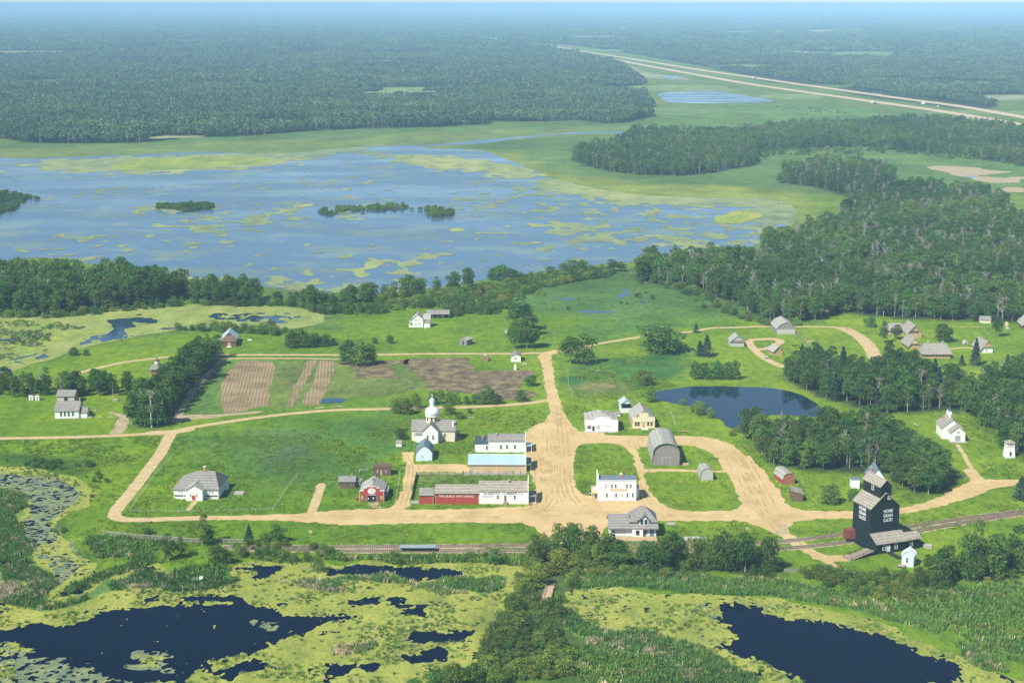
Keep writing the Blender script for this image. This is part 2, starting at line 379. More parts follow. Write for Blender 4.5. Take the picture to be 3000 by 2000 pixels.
def sheet(name, field, bbox, dx, dy, z, mat, kind='structure', label=None, wave=None):
    """flat sheet of ground covering field > 0, its outline cut exactly (marching squares)"""
    x0, x1, y0, y1 = bbox; nx = int((x1 - x0) / dx) + 1; ny = int((y1 - y0) / dy) + 1
    xs = x0 + np.arange(nx) * dx; ys = y0 + np.arange(ny) * dy
    X, Y = np.meshgrid(xs, ys); V = field(X, Y); I = V > 0
    full = I[:-1, :-1] & I[1:, :-1] & I[:-1, 1:] & I[1:, 1:]
    anyc = (I[:-1, :-1] | I[1:, :-1] | I[:-1, 1:] | I[1:, 1:]) & ~full
    vs = []; fs = []; vd = {}
    def gv(i, j):
        k = (i, j)
        if k not in vd: vd[k] = len(vs); vs.append((xs[i], ys[j], z))
        return vd[k]
    ed = {}
    def ev(i, j, i2, j2):
        k = (i, j, i2, j2) if (i, j) < (i2, j2) else (i2, j2, i, j)
        if k not in ed:
            a = V[j, i]; b = V[j2, i2]; t = a / (a - b); t = min(max(t, .001), .999)
            ed[k] = len(vs); vs.append((xs[i] + (xs[i2] - xs[i]) * t, ys[j] + (ys[j2] - ys[j]) * t, z))
        return ed[k]
    for j in range(ny - 1):
        row = full[j]
        if row.any():
            d = np.diff(np.concatenate(([0], row.astype(np.int8), [0]))); st = np.where(d == 1)[0]; en = np.where(d == -1)[0]
            for a, b in zip(st, en): fs.append((gv(a, j), gv(b, j), gv(b, j + 1), gv(a, j + 1)))
    for j, i in zip(*np.where(anyc)):
        cs = ((i, j), (i + 1, j), (i + 1, j + 1), (i, j + 1)); poly = []
        for k in range(4):
            a = cs[k]; b = cs[(k + 1) % 4]; ia = I[a[1], a[0]]; ib = I[b[1], b[0]]
            if ia: poly.append(gv(*a))
            if ia != ib: poly.append(ev(a[0], a[1], b[0], b[1]))
        if len(poly) > 2: fs.append(tuple(poly))
    me = bpy.data.meshes.new(name); me.from_pydata(vs, [], fs); me.update()
    o = link_mesh(name, me, mat); tag(o, label, kind=kind); return o
def bbox(P, m=5): return (P[:, 0].min() - m, P[:, 0].max() + m, P[:, 1].min() - m, P[:, 1].max() + m)
# ------------------------------------------------------------------ regions of the land (traced on the ground)
LAKE = smooth_poly(PG('F', '-140,366 60,364 300,356 460,349 640,354 780,342 880,337 1000,340 1100,347 1180,370 1240,398 1300,420 1400,440 1520,452 1640,455 1760,458 1812,474 1822,500 1792,535 1735,560 1680,588 1600,592 1480,600 1360,607 1240,627 1130,645 1000,664 850,672 700,668 620,660 560,650 440,640 300,620 200,606 100,592 -140,578'))
CHANNEL = smooth(PG('F', '900,338 1000,334 1100,326 1180,318 1260,310 1340,305 1430,304 1490,306'))
FARPOND = smooth_poly(PG('F', '1518,216 1560,211 1640,210 1700,218 1775,231 1700,237 1560,237 1524,230'))
SLOUGH = smooth_poly(PG('D', '-300,1060 -300,600 250,606 560,590 900,558 1100,545 1500,535 2000,550 2200,590 2210,650 2000,690 1600,690 1300,695 1100,718 900,752 700,792 450,870 200,945 0,1012'))
RPOND = smooth_poly(PG('G', 'E:2180,1130 0,1098 150,1092 400,1095 620,1105 800,1145 950,1225 1000,1278 940,1300 800,1295 600,1290 470,1340 430,1395 330,1380 250,1320 180,1290 60,1232 0,1225 E:2260,1200 E:2170,1180'))
MARSH_L = smooth_poly(PG('H', '-200,60 0,85 200,85 420,130 560,180 640,240 600,340 470,410 370,460 430,560 520,660 620,760 660,790 900,780 1060,745 1180,790 1150,850 1300,900 1560,850 1560,770 1800,730 2352,750 I:200,735 I:400,742 I:800,755 I:1270,762 I:1230,900 I:1130,1000 I:1030,1160 I:930,1300 I:900,1420 I:700,1500 I:450,1640 I:-400,1700 -200,1700'))
MARSH_R = smooth_poly(PG('I', '1480,1060 1560,950 1750,880 2000,930 2352,960 J:100,950 J:500,975 J:850,1030 J:1100,1090 J:1380,1160 J:1600,1270 J:1800,1340 J:2000,1430 J:2400,1600 J:2400,1700 J:600,1700 J:400,1520 J:200,1400 J:0,1290 2300,1285 2100,1220 1800,1190 1600,1130'))
POND_R = PG('J', '200,1040 290,1008 500,1030 560,1092 800,1132 1000,1150 1200,1190 1380,1230 1500,1290 1650,1372 1850,1432 1925,1500 1900,1555 1700,1570 1500,1700 850,1700 820,1545 700,1462 500,1402 330,1362 230,1325 300,1282 372,1250 290,1190 320,1170 200,1120 300,1100')
DARK_L = [PG('H', '-100,1195 0,1195 300,1155 450,1172 640,1100 780,1050 1000,1045 1100,1020 1400,1032 1600,1020 1850,1040 1960,1090 2100,1112 2352,1088 I:105,1098 I:90,1125 I:0,1140 2200,1180 2050,1232 1900,1262 1840,1312 1700,1372 1500,1392 1400,1480 1250,1570 900,1580 600,1540 520,1440 380,1442 250,1382 100,1290 -100,1275'),
 PG('I', 'H:2280,790 0,772 120,742 400,760 600,788 830,798 820,838 650,842 420,852 200,822 40,822 H:2260,830'), PG('I', '60,1000 160,985 270,975 280,1018 180,1028 80,1025'),
 PG('I', '320,980 410,975 400,1040 480,1040 400,1048 330,1025'), PG('I', '440,1062 570,1048 572,1095 460,1092'), PG('I', '405,1282 500,1220 600,1215 700,1228 800,1205 945,1200 905,1252 830,1282 560,1275'),
 PG('I', '375,1395 480,1370 600,1338 680,1330 760,1380 700,1405 520,1440 440,1415'), PG('I', '135,1462 230,1440 260,1450 200,1492 150,1490'), PG('I', '-60,1440 80,1438 40,1490 0,1530 -90,1560'),
 PG('H', '970,985 1080,965 1080,1005 985,1010'), PG('H', '1900,1020 2030,1005 2020,1030 1920,1035'), PG('H', '1220,975 1450,960 1700,985 1650,1015 1400,1010 1250,1010'),
 PG('H', '1450,1490 1700,1400 1860,1415 1840,1470 1650,1500 1600,1570'), PG('H', '1620,780 1750,768 1850,770 1990,765 1900,790 1800,850 1690,850 1780,810'), PG('H', '930,785 1050,768 1050,780 930,800'),
 PG('H', '1340,885 1500,875 1480,890 1340,900'), PG('H', '-60,1330 30,1340 40,1400 -60,1450'), PG('H', '460,945 630,905 640,920 480,955'), PG('H', '560,1080 650,1060 630,1085 570,1100')]
MURK = [PG('H', '-60,110 420,150 590,250 540,340 370,450 440,580 600,760 540,810 430,900 380,900 280,740 180,680 130,560 140,440 190,300 60,240 -60,230'),
 PG('H', '0,1290 250,1380 520,1440 900,1560 300,1640 -60,1600'), PG('H', '1700,1120 1900,1160 1880,1200 1700,1180'), PG('H', '880,1330 1200,1380 1150,1480 900,1500')]
SL_HOLES = [PG('D', '740,640 900,620 1000,612 1110,655 1060,668 920,650 930,680 860,700 900,750 690,762 700,740 780,690'), PG('D', '980,618 1040,612 1100,655 1000,665'), PG('D', '1120,690 1280,675 1240,695 1130,700'),
 PG('D', '930,605 985,590 980,602'), PG('D', '-300,740 60,740 160,760 60,810 -300,810'), PG('D', '1400,600 1560,640 1700,660 1800,600 1990,600 1960,640 1740,660 1540,640'), PG('D', '-300,960 60,950 180,930 60,985 -300,1010')]
STREET = PG('E', '1350,880 1385,960 1400,1100 1418,1190 1442,1262 1405,1335 1290,1385 1262,1420 I:1262,0 I:1310,60 I:1310,130 I:1345,250 I:1345,330 I:1250,350 I:1000,362 I:640,372 I:480,372 I:400,362 I:180,368 I:0,375 H:2300,378 H:2100,398 H:1900,405 H:1500,415 H:1500,443 H:1900,447 H:2100,455 H:2300,474 I:0,478 I:400,470 I:800,460 I:1250,465 I:1330,492 I:1400,560 I:1430,612 I:1480,620 I:1640,590 I:1775,565 I:1800,520 I:1850,480 I:2000,440 I:2200,452 J:0,450 J:250,447 J:420,455 J:520,485 J:600,522 J:680,562 J:760,622 J:900,702 J:1020,762 J:1180,818 J:1300,842 J:1345,836 J:1240,820 J:1100,772 J:1040,735 J:1160,728 J:1230,700 J:1150,676 J:1020,690 J:920,660 J:850,602 J:740,540 J:722,492 J:790,455 J:900,440 J:1160,432 J:1480,405 J:1700,370 J:1950,300 J:2150,225 J:2352,195 J:2600,180 J:2600,160 J:2352,165 J:2060,165 J:2020,130 J:1975,120 J:1980,180 J:1900,215 J:1800,270 J:1650,330 J:1480,366 J:1160,382 J:1000,385 J:800,375 J:720,340 J:680,260 J:560,110 J:465,0 G:430,1568 G:350,1500 G:250,1460 G:130,1432 G:0,1440 s:2160,852 s:1900,850 s:1200,850 s:470,840 s:470,800 s:110,790 s:0,765 1600,1372 1530,1262 1480,1100 1448,900 1450,878 1512,850 1480,842 1380,858')
ISLES = [PG('E', '1640,1500 1720,1485 1900,1488 1965,1520 2000,1568 I:2005,0 I:2030,110 I:2042,190 I:1770,190 I:1730,260 I:1650,265 I:1612,200 I:1600,100 I:1605,0'),
 PG('s', '1040,1038 1200,1040 1400,1010 1720,1003 1900,1012 2100,1060 2300,1150 J:235,20 J:285,102 J:110,98 1220,1402 1140,1395 1080,1200'),
 PG('I', '2100,116 2352,112 J:110,114 J:300,118 J:322,160 J:382,270 J:402,335 J:370,372 J:250,381 J:0,381 2352,380 2240,350 2150,280 2105,190')]
YARD = PG('c', '100,800 292,795 258,900 275,955 960,955 970,1046 1700,1048 1700,1066 320,1056 296,1090 208,1490 140,1540 -40,1540 60,1400 135,1250 170,1100 168,950')
ROADS = [(smooth(PG('D', '-400,1462 0,1452 600,1440 1000,1420 1200,1400 1400,1362 1800,1304 2100,1272 E:0,1254 E:220,1250 E:600,1240 E:900,1234 E:1250,1213 E:1430,1186')), 3.5),
 (smooth(PG('D', '1180,1415 1120,1530 H:1095,0 H:990,140 H:880,280 H:800,380 H:800,425 H:900,443 H:1200,436 H:1550,428 H:2352,426')), 4.3),
 (PG('D', '1050,1415 1190,1408 1290,1390'), 6.0),
 (smooth(PG('D', '1480,876 2000,876 2352,877 E:240,874 E:700,868 E:1100,868 E:1400,862 E:1520,850 E:1770,800 E:2000,762 E:2200,735 G:60,716 G:200,692 G:350,688 G:600,679 G:780,681 G:1000,684 G:1110,694')), 3.2),
 (smooth(PG('D', '1480,902 2000,900 2352,906 E:200,906')), 2.2), (smooth(PG('D', '1145,893 1000,908 850,928 700,960 580,990 440,1040')), 3.0),
 (smooth(PG('G', '1110,694 1200,740 1280,810 1330,900')), 6.5),
 (smooth(PG('n', '1000,660 1250,645 1480,650 1570,700')), 4.5), (smooth(PG('n', '925,690 985,800 1120,930 1280,1050 1450,1140 1620,1205')), 3.8), (smooth(PG('n', '1560,720 1400,800 1220,850 1100,850')), 4.0),
 (smooth(PG('g', '590,690 640,770 710,870 750,960 820,1080 880,1200')), 1.6), (PG('g', '800,1110 860,1200 940,1260'), 4.5),
 (smooth(PG('H', '2150,385 2170,330 2200,250 2215,200')), 3.0), (PG('J', '105,104 295,108'), 1.6), (PG('I', '2080,100 2352,104 J:110,106'), 1.6),
 (PG('l', '1330,965 1790,962'), .8), (PG('H', '1340,322 1300,375'), 1.4), (smooth(PG('v', '1210,650 1400,635 1570,640')), 2.5), (PG('v', '1240,310 1830,305'), 1.0), (PG('w', '800,1010 640,1200'), 1.6)]
def f_street(X, Y):
    v = sdf(STREET, X, Y)
    for p in ISLES: v = np.minimum(v, -sdf(smooth_poly(p, 2), X, Y))
    v = np.maximum(v, sdf(YARD, X, Y))
    return v + (fbm(X * .5, Y * .3, 3, 5) - .5) * 2.4
def f_roads(X, Y):
    v = np.full(X.shape, -1e9)
    for P, wd in ROADS:
        b = bbox(P, 6); k = (X > b[0]) & (X < b[1]) & (Y > b[2]) & (Y < b[3])
        if k.any(): v[k] = np.maximum(v[k], line_field(P, wd, X[k], Y[k]))
    return v + (fbm(X * .9, Y * .6, 8, 3) - .5) * .7
FOREST = PG('F', '-500,312 0,318 60,328 190,330 320,328 420,318 520,314 600,310 700,302 784,298 820,296 1000,292 1120,285 1125,278 1250,280 1330,277 1400,284 1440,281 1497,268 1500,245 1480,232 1490,205 1470,182 1440,160 1430,150 1380,133 1330,122 1285,110 1200,103 1115,93 1085,80 1130,60 1165,19.5 300,19.5 -500,19.5')
FOREST2 = PG('F', '1200,97 1310,103 1420,118 1600,150 1700,172 1735,182 1781,192 1845,194 1980,196 1905,204 1980,222 2025,228 2115,238 2170,247 2265,254 2290,240 2230,232 2200,225 2300,218 2420,215 3000,200 3000,19.5 1800,19.5 1172,19.5 1138,60 1092,80 1120,91')
CLEAR = [PG('F', '-20,117 245,117 200,124 90,129 -20,128'), PG('F', '1440,80 1700,72 2100,66 2352,60 2352,64 2000,74 1800,80 1500,82'), PG('F', '950,66 1000,68 985,72 960,71'), PG('F', '1330,236 1400,240 1380,247 1320,244'),
 PG('F', '1185,130 1265,133 1240,138 1190,136'), PG('F', '1440,150 1490,168 1560,176 1600,186 1470,178'), PG('F', '2240,219 2360,218 2360,228 2290,232'), PG('F', '2120,184 2200,186 2180,191'), PG('F', '1800,125 1880,122 1870,127'), PG('F', '320,312 460,310 470,316 330,320')]
W_MID = PG('F', '1308,366 1330,352 1345,345 1420,335 1450,312 1560,308 1650,312 1740,305 1830,294 1950,290 2100,283 2180,285 2260,292 2500,325 2500,392 2352,380 2240,364 2080,347 1990,337 1850,342 1740,347 1738,378 1640,397 1560,404 1480,403 1390,393 1345,381')
W_MID2 = PG('F', '1790,420 1860,428 1960,457 2000,440 2060,412 2052,396 1960,376 1880,378 1840,390 1800,400')
W_BIG = PG('F', '1462,642 1500,652 1600,668 1700,702 1748,738 1850,742 1950,716 2010,728 2120,735 2250,738 2352,742 2600,745 2600,540 2352,520 2300,470 2240,448 2100,440 1990,452 1950,478 1910,520 1850,545 1805,560 1760,575 1800,590 1760,604 1700,602 1600,612 1490,612')
W_LOW = PG('F', '1798,858 1812,880 1860,902 1930,924 1990,946 2060,948 2150,945 2230,950 2262,985 2300,1015 2352,1060 2600,1080 2600,830 2352,848 2300,864 2250,888 2170,882 2110,874 2075,858 2040,838 2022,845 2030,850 1985,872 1930,862 1900,838 1850,832')
W_CEN = PG('F', '1708,1012 1735,1030 1775,1068 1850,1082 1950,1084 2030,1088 2055,1118 2105,1142 2180,1118 2214,1086 2204,1088 2150,1072 2110,1052 2060,1022 2010,1000 1990,990 1900,990 1830,998 1765,1003')
W_BREAK = PG('F', '296,975 345,990 383,978 412,940 445,895 478,850 502,828 500,806 472,806 436,845 400,880 350,915 318,940')
W_ROWL = PG('F', '-60,900 -60,914 160,914 322,910 330,896 200,892 60,892')
W_LEFT = PG('F', '-80,722 60,726 130,726 200,715 280,707 350,702 392,692 422,684 420,668 370,664 300,660 230,664 190,650 120,645 -80,640')
W_LEFT2 = PG('F', '440,694 500,700 600,700 615,692 560,676 460,674')
W_SHORE = PG('F', '640,696 700,694 720,706 800,690 900,680 1000,668 1090,652 1090,660 1000,680 900,695 800,706 720,714 640,702')
W_RAIL = PG('F', '1200,1275 1240,1262 1320,1255 1330,1300 1400,1312 1480,1318 1560,1318 1640,1312 1720,1320 1800,1316 1780,1290 1700,1285 1640,1280 1560,1290 1500,1285 1400,1280 1350,1262 1280,1280 1240,1300')
W_LR = PG('F', '2095,1345 2150,1360 2220,1340 2300,1345 2352,1320 2500,1310 2500,1250 2352,1268 2260,1285 2180,1300 2120,1310')
SHRUBS = PG('F', '720,716 800,708 900,697 1000,682 1100,662 1210,640 1330,625 1420,618 1390,640 1300,650 1230,670 1160,690 1140,722 1030,728 1010,706 940,712 860,722 760,724')
TONES = [  # polygon, colour, soft edge
 (LAKE, (.10, .15, .05), 60), (PG('F', '-300,330 700,302 1120,288 1500,268 1800,240 2600,330 2600,420 1900,450 1300,420 1000,345 600,345 -300,372'), (.105, .185, .045), 60),
 (PG('F', '-200,345 300,335 700,318 1000,302 1350,290 1600,285 1640,300 1200,320 1000,340 700,352 300,365 -200,372'), (.16, .22, .055), 40),
 (PG('F', '1000,338 1180,352 1300,395 1500,425 1700,430 1860,450 1900,480 1850,520 1800,560 1700,600 1640,600 1800,530 1812,480 1760,455 1500,452 1300,425'), (.22, .27, .05), 30),
 (PG('F', '1500,250 1800,240 2200,260 2352,290 2352,300 1500,300'), (.12, .21, .045), 30), (PG('F', '1740,345 2000,335 2352,380 2352,450 2200,430 1960,372 1850,380'), (.12, .21, .05), 20),
 (PG('G', '100,130 300,60 600,100 700,300 500,280 300,200'), (.10, .19, .035), 15), (PG('F', '1180,640 1420,618 1650,660 1700,710 1640,730 1200,725 1130,690'), (.085, .17, .035), 25),
 (PG('E', '1560,960 2352,830 2352,1000 2000,1130 1640,1170 1560,1120'), (.06, .16, .035), 10), (PG('E', '1500,700 2352,560 G:300,640 G:0,690 2000,740 1700,800'), (.10, .20, .03), 12),
 (PG('E', '1620,1090 1900,1050 2000,1110 1900,1150 1700,1150'), (.22, .22, .07), 8), (PG('c', '340,1100 1700,1100 1700,1150 1090,1160 540,1200 330,1240'), (.15, .20, .045), 4),
 (PG('F', '430,1010 900,940 940,1000 900,1080 700,1110 550,1120 470,1080'), (.085, .18, .03), 20), (PG('F', '620,1000 720,990 700,1050 640,1070 590,1050'), (.10, .16, .06), 14),
 (PG('D', '0,540 2352,540 2352,700 1500,700 700,800 0,1020'), (.10, .18, .035), 10), (PG('D', '1880,910 2250,910 2050,1240 1860,1240'), (.16, .21, .05), 6), (PG('D', '1420,960 1560,910 1640,915 1520,1100 1530,1290 1200,1320'), (.11, .20, .04), 5),
 (PG('E', '-350,950 450,930 500,1000 600,1090 400,1150 -300,1200'), (.15, .20, .045), 6), (PG('J', '1250,900 2352,780 2352,1400 2100,1380 1700,1150'), (.055, .115, .025), 14),
 (PG('I', '1600,1300 2352,1330 J:200,1450 J:500,1600 1500,1600'), (.10, .17, .03), 10), (PG('H', '0,0 640,0 560,170 420,120 0,70'), (.055, .13, .025), 10), (PG('H', '0,480 420,470 640,760 400,960 0,960'), (.07, .14, .035), 12),
 (PG('F', '1130,1240 1250,1250 1400,1300 1400,1568 960,1568'), (.07, .12, .03), 12)]
CLEAR.insert(0, PG('F', '1108,88 1160,93 1215,98 1215,103 1160,101 1105,96'))
_r = np.random.default_rng(5)
for i in range(64):
    d = 2150 * (12000 / 2150) ** _r.uniform(0, 1) ; cx_ = _r.uniform(-.34, .34) * d; rx_ = d * _r.uniform(.008, .045); ry_ = d * _r.uniform(.02, .06)
    CLEAR.append(np.array([(cx_ + rx_ * math.cos(t) * _r.uniform(.6, 1.1), d + ry_ * math.sin(t) * _r.uniform(.6, 1.1)) for t in np.linspace(0, 6.28, 10, endpoint=False)]))
WOODS = [FOREST, FOREST2, W_MID, W_MID2, W_BIG, W_LOW, W_CEN, W_BREAK, W_LEFT, W_LEFT2, W_RAIL]
def make_ground():
    nr, nc = 560, 420
    yy = np.concatenate(([80, 200], 300 * (65000 / 300) ** (np.linspace(0, 1, nr) ** 1.15)))
    uu = np.linspace(-.62, .62, nc); Yg, Ug = np.meshgrid(yy, uu, indexing='ij')
    X = Ug * (Yg + 60); Y = Yg
    col = np.empty(X.shape + (3,)); col[:] = (.150, .250, .014)
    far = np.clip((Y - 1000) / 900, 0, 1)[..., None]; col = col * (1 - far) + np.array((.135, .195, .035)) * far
    n1 = fbm(X * .012, Y * .006, 41, 4)[..., None]; col = col * (1 + (n1 - .5) * np.array((.9, .5, .9)))
    def blend(P, c, soft, col):
        b = bbox(P, soft * 2); k = (X > b[0]) & (X < b[1]) & (Y > b[2]) & (Y < b[3])
        if not k.any(): return
        x = X[k]; y = Y[k]; d = sdf(P, x, y) + (fbm(x / soft, y / soft, 5, 3) - .5) * soft * 1.6
        t = np.clip(d / soft + .5, 0, 1)[:, None]; cc = np.array(c) * (1 + (fbm(x / soft * .8, y / soft * .5, 9, 3)[:, None] - .5) * .7)
        col[k] = col[k] * (1 - t) + cc * t
    for P, c, s in TONES: blend(P, c, s, col)
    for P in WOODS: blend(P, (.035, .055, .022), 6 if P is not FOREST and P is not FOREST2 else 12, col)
    for i, P in enumerate(CLEAR): blend(P, (.30, .31, .17) if i < 10 else [(.20, .27, .08), (.34, .34, .18), (.16, .24, .07)][i % 3], 12, col)
    H = np.zeros(X.shape)
    vs = np.stack([X, Y, H], -1).reshape(-1, 3)
    i = np.arange(len(yy) - 1)[:, None] * nc + np.arange(nc - 1)[None]
    fs = np.stack([i, i + 1, i + nc + 1, i + nc], -1).reshape(-1, 4)
    me = bpy.data.meshes.new('ground'); me.vertices.add(len(vs)); me.vertices.foreach_set('co', vs.ravel())
    me.loops.add(fs.size); me.loops.foreach_set('vertex_index', fs.ravel())
    me.polygons.add(len(fs)); me.polygons.foreach_set('loop_start', np.arange(len(fs)) * 4); me.polygons.foreach_set('loop_total', np.full(len(fs), 4))
    me.update(); me.validate()
    a = me.color_attributes.new('tone', 'FLOAT_COLOR', 'POINT')
    a.data.foreach_set('color', np.concatenate([np.clip(col, .01, .8).reshape(-1, 3), np.ones((len(vs), 1))], 1).ravel())
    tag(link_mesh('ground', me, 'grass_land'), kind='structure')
make_ground()
# ---- water
ff = lambda P, a, s: (lambda X, Y: sdf(P, X, Y) + (fbm(X / s, Y / s, 21, 4) - .5) * a)
sheet('lake', lambda X, Y: np.maximum(sdf(LAKE, X, Y), line_field(CHANNEL, 22, X, Y)) + (fbm(X / 40, Y / 60, 21, 4) - .5) * 22, bbox(np.vstack([LAKE, CHANNEL]), 20), 4, 8, .10, 'lake_surface')
sheet('far_pond', ff(FARPOND, 20, 40), bbox(FARPOND), 8, 15, .15, 'lake_surface')
for P in ('1800,75 1850,73 1960,72 1920,76 1840,77', '1520,175 1560,176 1555,181 1525,180', '2000,214 2025,215 2020,219 2004,218', '2215,404 2250,404 2240,409 2210,408'):
    p = PG('F', P); sheet('far_pond', ff(p, 6, 30), bbox(p, 30), 6, 14, .15, 'lake_surface')
for P in ('E:1490,487 E:1560,483 E:1615,492 E:1560,502 E:1490,496', 'E:1560,575 E:1680,568 E:1900,575 E:1850,590 E:1700,588 E:1620,580', 'E:1890,480 E:1940,440 E:1955,420 E:1975,440 E:2010,465 E:1950,470 E:1905,490', 'E:2040,500 E:2080,505 E:2100,530 E:2060,515'):
    p = PG('E', P); sheet('meadow_pool', ff(p, 5, 6), bbox(p, 6), 1.2, 2.5, .04, 'slough_surface')
for P in ('D:2210,1180 D:2240,1172 D:2352,1175 E:40,1185 E:0,1205 D:2200,1215', 'E:450,1100 E:520,1095 E:500,1108 E:460,1110'):
    p = PG('D', P); sheet('field_puddle', ff(p, 2, 4), bbox(p, 3), .8, 1.8, .06, 'slough_surface')
sheet('slough', ff(SLOUGH, 8, 12), bbox(SLOUGH), 1.5, 3, .03, 'slough_surface')
sheet('village_pond', ff(RPOND, 2.5, 5), bbox(RPOND), .9, 2, .03, 'village_water')
sheet('marsh_pond', ff(MARSH_L, 7, 6), bbox(MARSH_L), 1, 2, .03, 'pond_surface')
sheet('marsh_pond', ff(MARSH_R, 4, 5), bbox(MARSH_R), 1, 2, .03, 'pond_surface')
# ---- floating weed
def f_weed_l(X, Y):
    m = sdf(MARSH_L, X, Y) + (fbm(X / 6, Y / 6, 21, 4) - .5) * 7 + .3
    n = fbm(X / 2.2, Y / 3.4, 77, 5) - .5; n2 = fbm(X / 11, Y / 16, 78, 3) - .5
    w = np.full(X.shape, 9.)
    for P in DARK_L:
        b = bbox(P, 9); k = (X > b[0]) & (X < b[1]) & (Y > b[2]) & (Y < b[3])
        if k.any(): w[k] = np.minimum(w[k], -sdf(P, X[k], Y[k]))
    w = w + n * 5.5 + n2 * 3 + (fbm(X / .8, Y / 1.1, 76, 3) - .5) * 4.5
    mk = np.full(X.shape, -9.)
    for P in MURK:
        b = bbox(P, 9); k = (X > b[0]) & (X < b[1]) & (Y > b[2]) & (Y < b[3])
        if k.any(): mk[k] = np.maximum(mk[k], sdf(P, X[k], Y[k]))
    fine = fbm(X / 1.5, Y / .8, 79, 4) - .5 + n * .6
    t = np.clip(mk / 3 + .3, 0, 1); w = w * (1 - t) + (fine * 9 + n2 * 12 - 1.7) * t
    holes = fbm(X / 3, Y / 2, 80, 5); w = np.where((holes > .73) & (mk < 0), -1, w)
    # sparse flecks in the open water
    fl = fbm(X / 1.1, Y / 1.7, 91, 5); w = np.maximum(w, (fl - .79) * 8)
    return np.minimum(m, w)
def f_murk(X, Y):
    mk = np.full(X.shape, -9.)
    for P in MURK + [PG('J', '-250,1000 200,1040 280,1180 230,1320 -200,1250'), PG('J', '1000,1120 1380,1180 1600,1330 1400,1220 1050,1150')]:
        b = bbox(P, 9); k = (X > b[0]) & (X < b[1]) & (Y > b[2]) & (Y < b[3])
        if k.any(): mk[k] = np.maximum(mk[k], sdf(P, X[k], Y[k]))
    return np.minimum(mk / 4 + (fbm(X / 5, Y / 3, 66, 4) - .5) * 2, (fbm(X / 1.3, Y / .9, 67, 4) - .41) * 9)
sheet('sunken_weed', f_murk, bbox(np.vstack([MARSH_L, MARSH_R])), .5, .9, .045, 'murky_weed', 'stuff')
sheet('duckweed', f_weed_l, bbox(MARSH_L), .42, .8, .06, 'duckweed', 'stuff')
def f_weed_r(X, Y):
    m = sdf(MARSH_R, X, Y) + (fbm(X / 5, Y / 5, 21, 4) - .5) * 4 + .3
    n = fbm(X / 2, Y / 3, 177, 5) - .5
    d = -sdf(POND_R, X, Y) + n * 6 + (fbm(X / .8, Y / 1.1, 176, 3) - .5) * 5; holes = fbm(X / 1.6, Y / 1.6, 180, 5)
    d = np.where((holes > .69), -1, d)
    return np.minimum(m, d)
sheet('duckweed', f_weed_r, bbox(MARSH_R), .42, .8, .06, 'duckweed', 'stuff')
def f_weed_s(X, Y):
    m = sdf(SLOUGH, X, Y) + (fbm(X / 12, Y / 12, 21, 4) - .5) * 8 + 1
    n = fbm(X / 8, Y / 8, 277, 5) - .5; w = np.full(X.shape, 12.)
    for P in SL_HOLES: w = np.minimum(w, -sdf(P, X, Y))
    mk = np.full(X.shape, -9.)
    for P in (PG('D', '1380,590 1700,580 2000,585 2120,620 1960,670 1700,680 1450,650'), PG('D', '-200,900 300,850 460,860 200,950 -200,1030'), PG('D', '600,740 900,740 900,770 650,800 450,860 400,820')): mk = np.maximum(mk, sdf(P, X, Y))
    t = np.clip(mk / 8 + .4, 0, 1); fine = fbm(X / 4, Y / 5, 278, 5) - .5
    return np.minimum(m, (w + n * 9) * (1 - t) + (fine * 26 + .5) * t)
sheet('duckweed', f_weed_s, bbox(SLOUGH), .9, 1.8, .06, 'slough_weed', 'stuff')
FLATS = [PG('F', '200,608 300,622 440,642 560,652 700,670 850,674 1000,666 1000,660 850,666 700,661 560,643 440,633 300,613 200,600'), PG('F', '1160,655 1260,630 1300,620 1240,635 1130,652'), PG('F', '40,384 160,366 400,359 640,353 690,345 850,334 840,346 770,352 660,372 640,384 560,388 420,397 300,400 120,394'), PG('F', '-140,352 700,330 700,336 420,345 120,356 -140,362'),
 PG('F', '840,350 980,356 1100,366 1200,388 1235,412 1150,402 1060,392 960,384 880,372'), PG('F', '1230,395 1320,420 1500,440 1700,450 1830,470 1830,505 1790,545 1700,600 1580,600 1660,580 1730,545 1765,500 1745,478 1600,472 1400,462 1260,432')]
def f_algae(X, Y):
    m = np.maximum(sdf(LAKE, X, Y), line_field(CHANNEL, 22, X, Y)) + 3
    n = fbm(X / 60, Y / 26, 377, 5) - .5; n2 = fbm(X / 15, Y / 22, 378, 5) - .5
    fl = np.full(X.shape, -1e9)
    for P in FLATS: fl = np.maximum(fl, sdf(P, X, Y))
    fl = fl / 18 + n2 * 3.2 + n * 3
    # drifting streaks, thicker towards the middle and right
    core = np.maximum(sdf(PG('F', '600,500 900,470 1200,440 1700,480 1700,560 1400,590 1100,560 800,560 500,620'), X, Y) / 200, -1.2)
    core = np.clip(core, -1.2, .5); s = fbm(X / 70, Y / 90, 379, 4) * .8 + (fbm(X / 8, Y / 12, 380, 4) - .5) * 1.35 + .30
    st = (s - .885 + core * .15) * 8
    hole = fbm(X / 5, Y / 9, 381, 3) - .5
    return np.minimum(m, np.maximum(fl, st + hole * 1.2))
sheet('algae', f_algae, bbox(np.vstack([LAKE, CHANNEL]), 10), 2.6, 4.5, .18, 'algae_far', 'stuff')
for P, z in (('250,378 330,366 450,362 600,361 636,369 560,380 450,388 330,392 260,390', .26), ('1640,500 1700,485 1745,490 1750,500 1700,515 1640,512', .26)):
    p = PG('F', P); sheet('marsh_island', ff(p, 14, 20), bbox(p, 10), 3, 6, z, 'marsh_flat')
